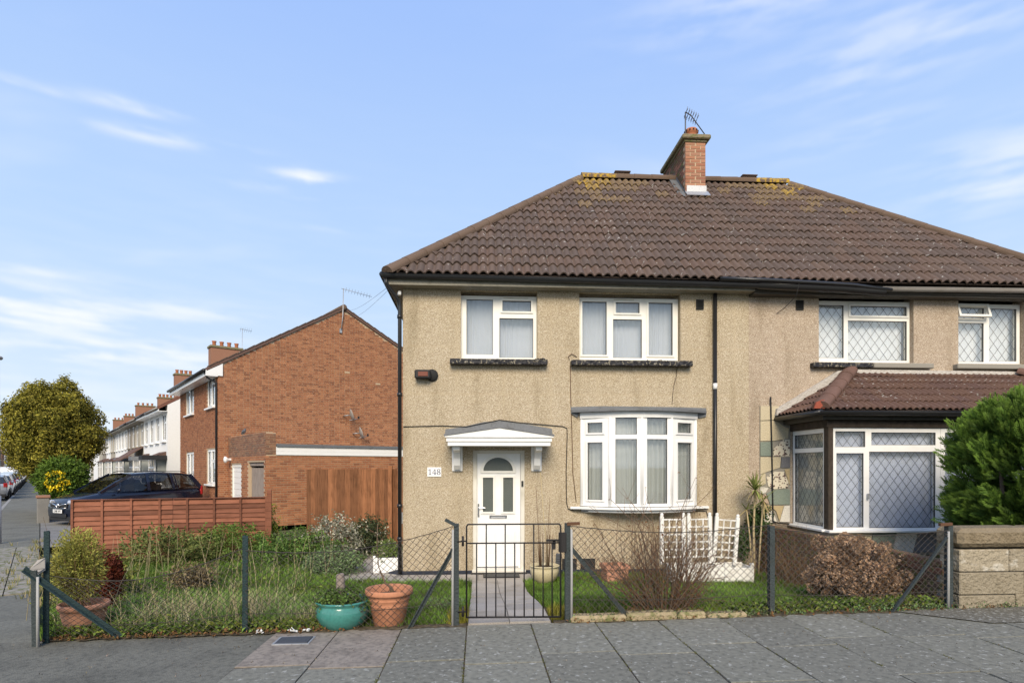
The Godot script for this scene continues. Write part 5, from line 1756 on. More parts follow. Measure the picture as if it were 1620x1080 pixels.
	for i in 9:
		st = ST()
		cbox(st, Vector3(1.12, 0.12 + i * 0.212, -0.07), Vector3(1.13, 0.204, 0.03), 0.006)
		obj("slat", st, "upvc", dr)
	for i in 6:
		st = ST()
		cbox(st, Vector3(2.88 + i * 0.298, 0.93, -0.12), Vector3(0.292, 1.86, 0.03), 0.006)
		obj("board", st, "grey_board", ext)
	st = ST()
	cbox(st, Vector3(3.62, 1.97, -0.08), Vector3(1.78, 0.10, 0.06), 0.01)
	obj("board", st, "grey_board", ext)
	xf = Transform3D()
	# white floodlight beside the door
	st = ST(true)
	xf = Transform3D(Basis(Vector3(0, 0, 1), PI / 2), Vector3(0.34, 1.86 + dy, 0.42))
	lathe(st, [[0.05, 0.0], [0.05, 0.1], [0.11, 0.16], [0.12, 0.22], [0.06, 0.25], [0.0, 0.25]], Vector3.ZERO, 14)
	xf = Transform3D()
	obj("outside_light", st, "white_plastic", ext)
	# aerial on the gable top
	st = ST(true)
	tube(st, [Vector3(4.75, 7.4 + dy, 0.09), Vector3(4.82, 8.0 + dy, 0.09), Vector3(4.85, 9.17 + dy, 0.09)], 0.022, 0.018, 6)
	tube(st, [Vector3(4.75, 9.15 + dy, 0.09), Vector3(6.05, 8.98 + dy, 0.30)], 0.011, 0.011, 5)
	for i in 9:
		var c := Vector3(4.95 + i * 0.125, 9.125 + dy - i * 0.0165, 0.12 + i * 0.021)
		tube(st, [c + Vector3(0.05, -0.05, -0.16), c + Vector3(-0.05, 0.05, 0.16)], 0.006, 0.006, 4)
	obj("aerial", st, "galv", h)
	st = ST()
	box(st, Vector3(4.74, 7.36 + dy, 0.05), Vector3(0.10, 0.18, 0.06))
	obj("aerial_bracket", st, "galv", h)
	# satellite dishes
	for d in [[5.0, 3.76], [5.42, 3.02]]:
		st = ST(true)
		xf = Transform3D(Basis(Vector3(0, 0, 1), -1.25) * Basis(Vector3.RIGHT, 0.25), Vector3(d[0] + 0.06, d[1] + dy, 0.30))
		lathe(st, [[0.02, 0.0], [0.14, 0.02], [0.24, 0.06], [0.27, 0.09], [0.262, 0.092], [0.23, 0.067], [0.13, 0.028], [0.0, 0.01]], Vector3.ZERO, 18)
		xf = Transform3D()
		var ds := obj("satellite_dish", st, "gutter_grey", h)
		st = ST(true)
		tube(st, [Vector3(d[0] - 0.12, d[1] + dy, 0.0), Vector3(d[0] - 0.12, d[1] + dy, 0.22), Vector3(d[0] + 0.04, d[1] + dy + 0.02, 0.30)], 0.024, 0.024, 6)
		tube(st, [Vector3(d[0] + 0.02, d[1] + dy - 0.2, 0.3), Vector3(d[0] + 0.40, d[1] + dy - 0.10, 0.34)], 0.013, 0.013, 5)
		obj("dish_arm", st, "galv", ds)
		st = ST()
		cbox(st, Vector3(d[0] + 0.42, d[1] + dy - 0.06, 0.34), Vector3(0.07, 0.12, 0.07), 0.015)
		obj("receiver", st, "plastic_dark", ds)
	st = ST()
	cbox(st, Vector3(7.0, 2.45 + dy, 0.05), Vector3(0.38, 0.09, 0.08), 0.015)
	obj("white_box", st, "white_plastic", h)

func terrace_house(i: int, z: float, col: String, label: String):
	var h := thing("terraced_house", label, "house", sl(0.10, -0.3, z), SA, "terraced houses along the side street")
	var w := 4.6
	var e := 5.2 + rr(-0.05, 0.05)
	var st := ST()
	prism(st, PackedVector2Array([Vector2(0, 0), Vector2(8.4, 0), Vector2(8.4, e), Vector2(4.2, e + 2.55), Vector2(0, e)]), -w, -w + 0.2)
	prism(st, PackedVector2Array([Vector2(0, 0), Vector2(8.4, 0), Vector2(8.4, e), Vector2(4.2, e + 2.55), Vector2(0, e)]), -0.2, 0.0)
	var F := Transform3D(Basis(Vector3(0, 0, 1), Vector3.UP, Vector3(-1, 0, 0)), Vector3.ZERO)
	var holes := []
	if i < 9:
		holes = [Rect2(-4.1, 3.3, 1.25, 1.5), Rect2(-1.75, 3.3, 1.25, 1.5)]
	xf = F
	holed(st, -w + 0.202, 0, -0.202, e, holes, -0.001, 0.2)
	xf = Transform3D()
	obj("wall", st, col, h)
	st = ST()
	box2(st, Vector3(1.2, 0.0, -w + 0.25), Vector3(1.3, e, -0.25))
	box2(st, Vector3(0.25, e - 0.1, -w + 0.25), Vector3(8.0, e - 0.02, -0.25))
	obj("interior", st, "room", h)
	# roof
	st = ST()
	var rp := [Vector2(-0.45, e - 0.27), Vector2(4.2, e + 2.62), Vector2(4.2, e + 2.76), Vector2(-0.45, e - 0.13)]
	prism(st, PackedVector2Array(rp), -w, 0.0)
	prism(st, PackedVector2Array([Vector2(4.202, e + 2.62), Vector2(8.85, e - 0.27), Vector2(8.85, e - 0.13), Vector2(4.202, e + 2.76)]), -w, 0.0)
	var roof := obj("roof", st, "far_roof" if i % 3 else "far_roof_red", h)
	if i < 5:
		# courses of tiles as low steps
		st = ST()
		for k in 15:
			var f := k / 15.0
			var x := lerpf(-0.42, 4.1, f)
			var y := lerpf(e - 0.11, e + 2.70, f)
			box(st, Vector3(x + 0.15, y + 0.10, -w * 0.5), Vector3(0.36, 0.03, w), Basis(Vector3(0, 0, 1), 0.555 - 0.05))
		obj("tile_courses", st, "far_roof" if i % 3 else "far_roof_red", roof)
	st = ST()
	box2(st, Vector3(-0.44, e - 0.36, -w), Vector3(-0.40, e - 0.16, -0.003))
	box2(st, Vector3(-0.399, e - 0.36, -w), Vector3(-0.003, e - 0.33, -0.003))
	obj("fascia", st, "upvc" if i < 2 else "fascia", h)
	st = ST(true)
	tube(st, [Vector3(-0.50, e - 0.2, 0), Vector3(-0.50, e - 0.2, -w)], 0.055, 0.055, 6)
	obj("gutter", st, "black" if i % 2 else "gutter_grey", h)
	if holes.size():
		xf = F
		for q in holes:
			var wd := window_unit("window", q.position.x, q.position.y, q.end.x, q.end.y, -0.03, [[0.07, 0.06, 0.46, 0.94, false], [0.54, 0.06, 0.93, 0.30, false], [0.54, 0.37, 0.93, 0.94, false]], h)
			st = ST()
			cbox(st, Vector3(q.get_center().x, q.position.y - 0.05, 0.04), Vector3(q.size.x + 0.16, 0.08, 0.16), 0.01)
			obj("sill", st, col, wd)
			curtain("curtain", q.position.x + 0.02, q.end.x - 0.02, q.position.y, q.end.y, -0.16, 0.16, 0.02, "net", wd)
		# ground floor: square bay with white frames, door beside it
		var bx := -4.3 if i % 2 else -2.7
		var dx := -1.2 if i % 2 else -4.0
		st = ST()
		box2(st, Vector3(bx, 0, 0.0), Vector3(bx + 2.2, 0.85, 0.55))
		var bay := obj("bay_base", st, col, h)
		window_unit("bay_front", bx, 0.852, bx + 2.2, 2.35, 0.55, [[0.04, 0.06, 0.32, 0.3, false], [0.36, 0.06, 0.64, 0.3, false], [0.68, 0.06, 0.96, 0.3, false], [0.04, 0.36, 0.32, 0.95, false], [0.36, 0.36, 0.64, 0.95, false], [0.68, 0.36, 0.96, 0.95, false]], h)
		st = ST()
		box2(st, Vector3(bx + 0.03, 0.86, 0.01), Vector3(bx + 2.17, 2.34, 0.40))
		obj("bay_inside", st, "net_grey", bay)
		st = ST()
		if i == 2:
			# long sloping tiled porch
			quad(st, Vector3(-w, 2.35, 1.3), Vector3(-0.1, 2.35, 1.3), Vector3(-0.1, 3.25, 0.0), Vector3(-w, 3.25, 0.0))
			quad(st, Vector3(-0.1, 2.27, 1.3), Vector3(-w, 2.27, 1.3), Vector3(-w, 3.17, 0.0), Vector3(-0.1, 3.17, 0.0))
			quad(st, Vector3(-w, 2.27, 1.3), Vector3(-0.1, 2.27, 1.3), Vector3(-0.1, 2.35, 1.3), Vector3(-w, 2.35, 1.3))
			quad(st, Vector3(-0.1, 2.27, 1.3), Vector3(-0.1, 3.17, 0.0), Vector3(-0.1, 3.25, 0.0), Vector3(-0.1, 2.35, 1.3))
		else:
			quad(st, Vector3(bx - 0.1, 2.40, 0.68), Vector3(bx + 2.3, 2.40, 0.68), Vector3(bx + 2.3, 2.72, 0.0), Vector3(bx - 0.1, 2.72, 0.0))
			quad(st, Vector3(bx - 0.1, 2.352, 0.68), Vector3(bx + 2.3, 2.352, 0.68), Vector3(bx + 2.3, 2.40, 0.68), Vector3(bx - 0.1, 2.40, 0.68))
			tri(st, Vector3(bx + 2.3, 2.352, 0.68), Vector3(bx + 2.3, 2.352, 0.0), Vector3(bx + 2.3, 2.72, 0.0))
			tri(st, Vector3(bx - 0.1, 2.352, 0.0), Vector3(bx - 0.1, 2.352, 0.68), Vector3(bx - 0.1, 2.72, 0.0))
			quad(st, Vector3(bx + 2.3, 2.351, 0.68), Vector3(bx - 0.1, 2.351, 0.68), Vector3(bx - 0.1, 2.351, 0.0), Vector3(bx + 2.3, 2.351, 0.0))
		obj("bay_roof", st, "far_roof", bay)
		st = ST()
		box2(st, Vector3(dx - 0.02, 0, 0.002), Vector3(dx + 0.92, 2.1, 0.05))
		var dr := obj("door", st, "upvc" if i % 2 else "paint_navy", h)
		st = ST()
		box2(st, Vector3(dx + 0.2, 1.2, 0.051), Vector3(dx + 0.7, 1.8, 0.058))
		obj("door_pane", st, "dark_glass", dr)
		if i == 0 or i == 1 or i == 3:
			st = ST()
			var c0 := -1.9 if i == 0 else dx - 0.4
			if i == 0:
				c0 = -1.55
			prism(st, PackedVector2Array([Vector2(c0, 2.28), Vector2(c0 + 1.5, 2.28), Vector2(c0 + 1.4, 2.5), Vector2(c0 + 0.1, 2.5)]), 0.0, 1.15)
			obj("door_canopy", st, "black_matt" if i == 0 else "lead", h)
		xf = Transform3D()
	# chimneys
	var ch := {0: [3.3, -2.0, 1.7], 3: [3.3, -1.2, 1.25], 9: [4.2, -2.2, 1.9], 15: [4.2, -1.2, 1.9], 6: [4.2, -2.0, 1.3], 12: [4.2, -2.0, 1.6]}
	if ch.has(i):
		var c = ch[i]
		st = ST()
		var ty := e + 3.85
		if i == 6 or i == 12:
			ty = e + 3.5
		box2(st, Vector3(c[0] - c[2] * 0.5, e + 0.4, c[1] - 0.35), Vector3(c[0] + c[2] * 0.5, ty - 0.2, c[1] + 0.35))
		var cm := obj("chimney", st, "far_brick", h)
		st = ST()
		cbox(st, Vector3(c[0], ty - 0.13, c[1]), Vector3(c[2] + 0.12, 0.14, 0.82), 0.02)
		obj("cap", st, "cap", cm)
		st = ST(true)
		for k in 4:
			lathe(st, [[0.11, 0], [0.1, 0.22], [0.13, 0.26], [0.13, 0.30], [0.0, 0.30]], Vector3(c[0] + (k - 1.5) * c[2] * 0.24, ty - 0.06, c[1]), 10)
		obj("chimney_pot", st, "pot_clay", cm)
		if i == 0:
			st = ST(true)
			tube(st, [Vector3(c[0] + 0.9, e + 2.0, c[1]), Vector3(c[0] + 0.95, ty + 1.2, c[1])], 0.016, 0.016, 5)
			tube(st, [Vector3(c[0] + 0.8, ty + 1.18, c[1]), Vector3(c[0] + 1.5, ty + 1.12, c[1])], 0.01, 0.01, 4)
			for k in 6:
				tube(st, [Vector3(c[0] + 0.85 + k * 0.12, ty + 1.03, c[1] - 0.1), Vector3(c[0] + 0.85 + k * 0.12, ty + 1.27, c[1] + 0.1)], 0.006, 0.006, 4)
			obj("aerial", st, "galv", h)

# ============================================================ fences, gate, walls at the edge of the garden
func angle_post(label: String, x: float, z: float, top: float, mat := "post", lean := Vector2.ZERO, pale := 0) -> Node3D:
	# angle iron post set in the ground
	var y := H(x, z)
	var t := thing("fence_post", label, "fence post", Vector3(x, y, z), 0.0, "chain-link fence posts")
	var st := ST()
	var h := top - y
	var d := Vector3(lean.x, 1, lean.y)
	for k in [[Vector3(0, 0, 0), Vector3(0.052, 0, 0.012)], [Vector3(-0.020, 0, -0.028), Vector3(0.012, 0, 0.052)]]:
		var c: Vector3 = k[0]
		var s: Vector3 = k[1]
		var p := []
		for q in [0.0, h]:
			for e in [Vector3(-1, 0, 1), Vector3(1, 0, 1), Vector3(1, 0, -1), Vector3(-1, 0, -1)]:
				p.append(c + d * q + Vector3(e.x * s.x * 0.5, 0, e.z * s.z * 0.5))
		for i in 4:
			quad(st, p[i], p[(i + 1) % 4], p[(i + 1) % 4 + 4], p[i + 4])
		quad(st, p[4], p[5], p[6], p[7])
	obj("upright", st, mat, t)
	if pale:
		st = ST(true)
		tube(st, [Vector3(0.036 * pale, 0.0, 0.015), Vector3(0.036 * pale, h * 0.5, 0.017), Vector3(0.034 * pale, h - 0.06, 0.015)], 0.014, 0.012, 6)
		obj("stretcher_bar", st, "post_pale", t)
	return t

func strut(label: String, a: Vector3, b: Vector3, mat := "post") -> MeshInstance3D:
	var st := ST()
	var d := (b - a).normalized()
	var u := Vector3(0, 0, 1)
	var v := u.cross(d).normalized()
	var mid := (a + b) * 0.5
	cbox(st, Vector3.ZERO, Vector3(0.038, (b - a).length(), 0.012), 0.003, Basis(v, d, v.cross(d)))
	box(st, v * -0.020 + v.cross(d) * -0.022, Vector3(0.010, (b - a).length() - 0.02, 0.036), Basis(v, d, v.cross(d)))
	var o := inst(numbered("fence_strut"), meshed(st), mat, self, Transform3D(Basis(), mid))
	tag(o, label, "fence strut", "angle iron struts bracing the fence posts")
	return o

func mesh_span(label: String, x0: float, x1: float, z: float, bottom: Callable, top: Callable, pitch := 0.072, skip := 0.0):
	# diamond wire netting with a line wire along its top and middle
	var st := ST()
	var w := x1 - x0
	var n := int(round(w / pitch))
	var rows := 24
	var P := func(a: float, b: float) -> Vector3:   # a: diamonds along, b: 0..1 up
		var x := x0 + w * clampf(a / n, 0.0, 1.0)
		var yb: float = bottom.call(x)
		var yt: float = top.call(x)
		return Vector3(x, lerpf(yb, yt, b), z + 0.012 * sin(x * 5.1) * sin(b * 3.0) + 0.01 * sin(x * 11.0 + b * 4.0))
	for s in [1, -1]:
		for k in range(-rows, n + rows + 1):
			var pts := []
			for r in rows + 1:
				var a: float = k + s * r * 0.5 if s > 0 else k - r * 0.5
				if a >= -0.01 and a <= n + 0.01:
					pts.append(P.call(a, float(r) / rows))
			if pts.size() > 1:
				tube(st, pts, 0.0026, 0.0026, 3, false)
	var tp := []
	var m := int(w / 0.08)
	for i in m + 1:
		var x := lerpf(x0, x1, float(i) / m)
		tp.append(Vector3(x, top.call(x) + 0.004 * (i % 2), z))
	tube(st, tp, 0.0045, 0.0038, 4)
	var lw := []
	for i in m + 1:
		var x := lerpf(x0, x1, float(i) / m)
		lw.append(Vector3(x, lerpf(bottom.call(x), top.call(x), 0.22) - 0.01 * sin(PI * i / m), z))
	tube(st, lw, 0.003, 0.003, 4)
	var c := Vector3((x0 + x1) * 0.5, H((x0 + x1) * 0.5, z), z)
	var o := obj(numbered("chain_link"), st, "wire", self)
	o.set_meta("label", label)
	o.set_meta("category", "wire fence")
	o.set_meta("group", "chain-link netting along the front of the garden")

func build_boundary():
	var zf := -5.88
	# posts from left to right
	angle_post("dark green corner post at the left end, tallest beside the loose leaning strut", -4.08, -5.80, 0.99, "post_green", Vector2(0.01, 0.0))
	angle_post("short dark post left of the green corner post with grey bar beside it", -4.105, -5.70, 0.64, "post", Vector2(-0.015, 0.0), 1)
	angle_post("dark angle iron post among the dry stalks left of the teal pot", -2.273, zf, 0.925, "post_green", Vector2(0.004, 0.0))
	angle_post("dark gate post left of the iron gate, with pale bar on its left side", -0.215, zf, 1.035, "post", Vector2(0.0, 0.0), -1)
	var lp := angle_post("dark gate post right of the iron gate, carrying the latch box", 0.905, zf, 1.03, "post", Vector2(0.0, 0.0), 1)
	angle_post("slender dark post between the bare shrub and the brown hydrangea", 3.024, zf, 0.99, "post")
	angle_post("last fence post on the right, pale bar beside the stone wall", 4.945, zf, 0.985, "post", Vector2.ZERO, -1)
	var st := ST()
	cbox(st, Vector3(-0.055, 0.815, 0.0), Vector3(0.075, 0.20, 0.05), 0.006)
	box(st, Vector3(-0.15, 0.835, 0.0), Vector3(0.14, 0.022, 0.02))
	box(st, Vector3(-0.14, 0.79, 0.0), Vector3(0.03, 0.09, 0.02))
	obj("latch", st, "iron", lp)
	# rusty bent arms on top of the posts
	for k in [[-0.215, 1.03, -1.0], [0.905, 1.025, 1.0], [4.945, 0.985, -1.0]]:
		st = ST()
		box(st, Vector3(k[0] + k[2] * 0.055, k[1] - (0.0 if k[2] > 0 else -0.012), zf), Vector3(0.13, 0.03, 0.035), Basis(Vector3(0, 0, 1), -0.5 if k[0] < 0 else 0.05))
		for c in get_children():
			if String(c.name).begins_with("fence_post") and absf(c.position.x - k[0]) < 0.01:
				var o := obj("top_bracket", st, "rust" if k[0] > 0 else "post", c)
				o.position = -c.position
	strut("loose dark green strut leaning out over the pavement by the terracotta pot", Vector3(-4.19, 0.665, -5.69), Vector3(-3.42, -0.03, -5.86), "post_green")
	strut("strut crossing in front of the pale terracotta pot to the gate post", Vector3(-0.235, 0.79, -5.87), Vector3(-0.70, -0.05, -5.86))
	strut("strut on the right of the gate, its foot in the grass by the bare shrub", Vector3(0.925, 0.80, -5.90), Vector3(1.57, 0.02, -5.93))
	strut("strut at the right end below the blue-curtained bay, beside the stone wall", Vector3(4.90, 0.86, -5.87), Vector3(4.26, 0.055, -5.85))
	var bot := func(x): return H(x, zf) + 0.03
	mesh_span("slack netting at the left end across the big terracotta pot", -4.12, -2.29, -5.86, bot, func(x): return lerpf(0.56, 0.80, (x + 4.12) / 1.83) - 0.16 * sin(PI * (x + 4.12) / 1.83))
	mesh_span("netting left of the gate, sagging in front of the teal and terracotta pots", -2.26, -0.25, -5.87, bot, func(x): return lerpf(0.78, 1.0, pow((x + 2.26) / 2.0, 2.2)) - 0.05 * sin(PI * (x + 2.26) / 2.0))
	mesh_span("netting right of the gate, in front of the bare brown shrub", 0.93, 3.0, -5.87, bot, func(x): return 1.0 - 0.07 * sin(PI * (x - 0.93) / 2.07))
	mesh_span("rightmost netting, in front of the brown hydrangea and brick dwarf wall", 3.05, 4.92, -5.87, bot, func(x): return lerpf(0.96, 0.93, (x - 3.05) / 1.87) - 0.06 * sin(PI * (x - 3.05) / 1.87))
	# iron gate
	var g := thing("garden_gate", "low black iron bar gate in front of the white door", "gate", Vector3(0.36, H(0.36, -5.86), -5.86), 0.0, "", true)
	st = ST(true)
	var r := 0.0095
	tube(st, [Vector3(-0.113, 0.098, -5.86), Vector3(-0.113, 1.005, -5.86), Vector3(-0.100, 1.026, -5.86), Vector3(0.815, 1.026, -5.86), Vector3(0.829, 1.005, -5.86), Vector3(0.829, 0.09, -5.86)], r, r, 6)
	tube(st, [Vector3(-0.113, 0.838, -5.86), Vector3(0.829, 0.838, -5.86)], 0.008, 0.008, 6)
	tube(st, [Vector3(-0.113, 0.103, -5.86), Vector3(0.829, 0.095, -5.86)], 0.010, 0.010, 6)
	tube(st, [Vector3(-0.012, 0.60, -5.86), Vector3(0.405, 0.60, -5.86)], 0.005, 0.005, 6)
	obj("gate_frame", st, "iron", g)
	var bx := [-0.013, 0.083, 0.178, 0.272, 0.367, 0.462, 0.558, 0.652, 0.743]
	for i in 9:
		st = ST(true)
		var top := 1.026 if i in [1, 3, 6] else 0.838
		tube(st, [Vector3(bx[i], 0.098, -5.86), Vector3(bx[i], top, -5.86)], 0.0075, 0.0075, 6)
		obj("bar", st, "iron", g)
	for y in [0.86, 0.16]:
		st = ST(true)
		tube(st, [Vector3(-0.113, y, -5.86), Vector3(-0.155, y, -5.86), Vector3(-0.20, y - 0.01, -5.875)], 0.008, 0.008, 6)
		tube(st, [Vector3(-0.15, y - 0.05, -5.86), Vector3(-0.15, y + 0.05, -5.86)], 0.013, 0.013, 6)
		obj("hinge", st, "iron", g)
	# edging stones
	var ex := [[0.93, 1.50, 0.062], [1.505, 2.02, 0.072], [2.03, 2.32, 0.06], [2.34, 2.75, 0.04]]
	var words := ["pale edging stone against the right gate post", "longest pale edging stone, second from the gate post", "short mossy edging stone at the foot of the bare shrub", "low earth-covered edging stone right of the bare shrub"]
	for i in 4:
		st = ST()
		var c := Vector3((ex[i][0] + ex[i][1]) * 0.5, H(ex[i][0], zf) + ex[i][2] * 0.5 - 0.005, -5.90)
		cbox(st, Vector3.ZERO, Vector3(ex[i][1] - ex[i][0], ex[i][2] + 0.05, 0.13), 0.022, Basis(Vector3.RIGHT, rr(-0.06, 0.06)) * Basis(Vector3(0, 0, 1), 0.0186 + rr(-0.01, 0.01)))
		var o := inst(numbered("edging_stone"), meshed(st), "edge_stone%d" % (i % 3), self, Transform3D(Basis(), c))
		tag(o, words[i], "edging stone", "edging stones along the lawn")
	# dwarf brick wall between the two gardens
	var dw := thing("dwarf_wall", "low brown brick wall between the two front gardens, below the bay", "wall", Vector3(5.08, -0.3, -8.1), 0.0, "", true)
	st = ST()
	box2(st, Vector3(5.035, -0.4, -10.33), Vector3(5.13, 0.50, -6.08))
	obj("wall_core", st, "mortar_grey", dw)
	st = ST()
	cbox(st, Vector3.ZERO, Vector3(0.215, 0.066, 0.03), 0.004)
	var bm := meshed(st)
	for row in 12:
		for k in 19:
			var z := -6.17 - k * 0.2245 - (0.11 if row % 2 else 0.0)
			var y := -0.34 + (row + 0.5) * 0.0762
			if z < -10.28 or y < H(5.0, z) - 0.06:
				continue
			inst("brick", bm, "low_brick%d" % rng.randi_range(0, 4), dw, Transform3D(Basis(Vector3.UP, -PI / 2), Vector3(5.028 + rr(-0.002, 0.002), y, z)))
	for k in 19:
		st = ST()
		var z := -6.19 - k * 0.2245
		if z < -10.25:
			continue
		cbox(st, Vector3(5.083, 0.545, z), Vector3(0.135, 0.07, 0.215), 0.008)
		obj("brick", st, "low_brick%d" % rng.randi_range(0, 4), dw)
	# stone block wall in front of the neighbour
	var w := thing("stone_wall", "weathered tan block wall with thick coping at the right edge, under the conifer", "wall", Vector3(6.5, 0.1, -5.98), 0.0, "", true)
	st = ST()
	box2(st, Vector3(5.06, -0.2, -6.10), Vector3(9.6, 0.72, -5.88))
	obj("wall_core", st, "mortar_grey", w)
	for row in 3:
		var x := 5.02
		var n := 0
		while x < 9.6:
			var wd: float = [0.62, 0.72, 0.55][(row + n) % 3]
			st = ST()
			var y0: float = [0.05, 0.26, 0.50][row]
			var hh: float = [0.205, 0.235, 0.235][row]
			cbox(st, Vector3(x + wd * 0.5, y0 + hh * 0.5 + (0.0186 * (x - 5.0) if row == 0 else 0.0), -5.985), Vector3(wd - 0.005, hh - 0.004, 0.27 + rr(-0.005, 0.005)), 0.009)
			obj("block", st, ("wall_block_painted%d" if row == 2 else "wall_block%d") % rng.randi_range(0, 2), w)
			x += wd
			n += 1
	var x := 4.985
	for i in 6:
		var wd: float = [0.86, 0.78, 0.9, 0.8, 0.85, 0.8][i]
		st = ST()
		cbox(st, Vector3(x + wd * 0.5, 0.86, -5.985), Vector3(wd - 0.006, 0.20, 0.36), 0.045, Basis(Vector3(0, 0, 1), rr(-0.006, 0.006)))
		obj("coping_stone", st, "coping", w)
		x += wd
	# low panel fence beside the driveway
	var pf := thing("panel_fence", "low red-brown fence of overlapping horizontal boards between garden and parked cars", "fence", Vector3(-6.1, -0.3, -12.3), 0.0, "", true)
	var A := Vector3(-7.813, 0, -11.772)
	var B := Vector3(-4.473, 0, -12.68)
	var d := (B - A).normalized()
	var nrm := Vector3(-d.z, 0, d.x)
	if nrm.z < 0:
		nrm = -nrm
	var bas := Basis(d, Vector3.UP, d.cross(Vector3.UP))
	var total := (B - A).length()
	for p in 2:
		for i in 13:
			st = ST()
			var ln := total * 0.5 - 0.004
			var c := A + d * (p * total * 0.5 + total * 0.25) + Vector3(0, -0.24 + i * 0.094, 0) + d.cross(Vector3.UP) * rr(-0.002, 0.002)
			var wob := rr(-0.006, 0.006)
			cbox(st, c, Vector3(ln, 0.115 + rr(-0.006, 0.006), 0.011), 0.003, bas * Basis(Vector3.RIGHT, -0.24) * Basis(Vector3(0, 0, 1), wob))
			obj("fence_board", st, "fence_board%d" % rng.randi_range(0, 2), pf)
	for i in 8:
		st = ST()
		var c := A + d * (total * float(i) / 8.0 * 1.14 + 0.02) + Vector3(0, 0.335, 0) + d.cross(Vector3.UP) * 0.022
		cbox(st, c, Vector3(0.042, 1.27, 0.03), 0.004, bas * Basis(Vector3(0, 0, 1), rr(-0.008, 0.008)))
		obj("batten", st, "fence_board%d" % rng.randi_range(0, 2), pf)
	for p in 2:
		st = ST()
		cbox(st, A + d * (total * (0.25 + 0.5 * p)) + Vector3(0, 0.955, 0) + d.cross(Vector3.UP) * 0.004, Vector3(total * 0.5 - 0.01, 0.022, 0.07), 0.004, bas)
		obj("capping_rail", st, "fence_board1", pf)
	st = ST()
	cbox(st, B + d * 0.07 + Vector3(0, 0.36, 0), Vector3(0.09, 1.5, 0.09), 0.006, bas)
	obj("post", st, "fence_board0", pf)
	# tall feather-edge fence at the back of the side garden
	var ff := thing("board_fence", "tall fence of upright orange-brown boards behind the side garden", "fence", Vector3(-3.0, -0.3, -14.5), 0.0, "", true)
	var bxx := -4.14
	var i := 0
	while bxx < -1.36:
		var wd := rr(0.098, 0.108)
		if i == 19:
			st = ST()
			cbox(st, Vector3(bxx + 0.05, 0.66, -14.46), Vector3(0.10, 1.92, 0.10), 0.006)
			obj("post", st, "gate_board2", ff)
			bxx += 0.105
		st = ST()
		cbox(st, Vector3(bxx + wd * 0.5, 0.625 + rr(-0.008, 0.008) - (0.03 if i > 19 else 0.0), -14.5), Vector3(wd + 0.008, 1.83, 0.016), 0.003, Basis(Vector3.UP, 0.16) * Basis(Vector3(0, 0, 1), rr(-0.004, 0.004)))
		obj("board", st, "gate_board%d" % rng.randi_range(0, 2), ff)
		bxx += wd
		i += 1
	st = ST()
	for y in [0.0, 0.7, 1.35]:
		box2(st, Vector3(-4.14, y - 0.04, -14.57), Vector3(-1.34, y + 0.04, -14.53))
	obj("rail", st, "gate_board1", ff)
	# pier and low wall at the mouth of the driveway
	var pr := thing("gate_pier", "pale rendered pier under the yellow-flowered shrub at the driveway mouth", "pier", sl(-5.12, -0.32, -1.5), SA)
	st = ST()
	cbox(st, Vector3(0, 0.43, -0.1), Vector3(0.34, 0.86, 0.5), 0.02)
	cbox(st, Vector3(0.02, 0.25, -2.4), Vector3(0.22, 0.5, 4.1), 0.02)
	obj("pier_body", st, "driveway", pr)
	st = ST()
	cbox(st, Vector3(0, 0.90, -0.1), Vector3(0.40, 0.09, 0.56), 0.02)
	obj("pier_cap", st, "far_brick", pr)

# ============================================================ pots and things in the garden
func ring_rough(prof: Array) -> Array:
	return prof

func pot(called: String, label: String, cat: String, at: Vector3, prof: Array, mat: String, soil_r: float, soil_y: float, group := "plant pots in the front garden", squash := Vector3.ONE) -> Node3D:
	var t := thing(called, label, cat, at, 0.0, group)
	var st := ST(true)
	lathe(st, prof, Vector3.ZERO, 32, squash)
	obj("vessel", st, mat, t)
	st = ST(true)
	lathe(st, [[soil_r, soil_y], [soil_r * 0.7, soil_y + 0.02], [0.0, soil_y + 0.03]], Vector3.ZERO, 20, squash)
	obj("compost", st, "soil", t)
	return t

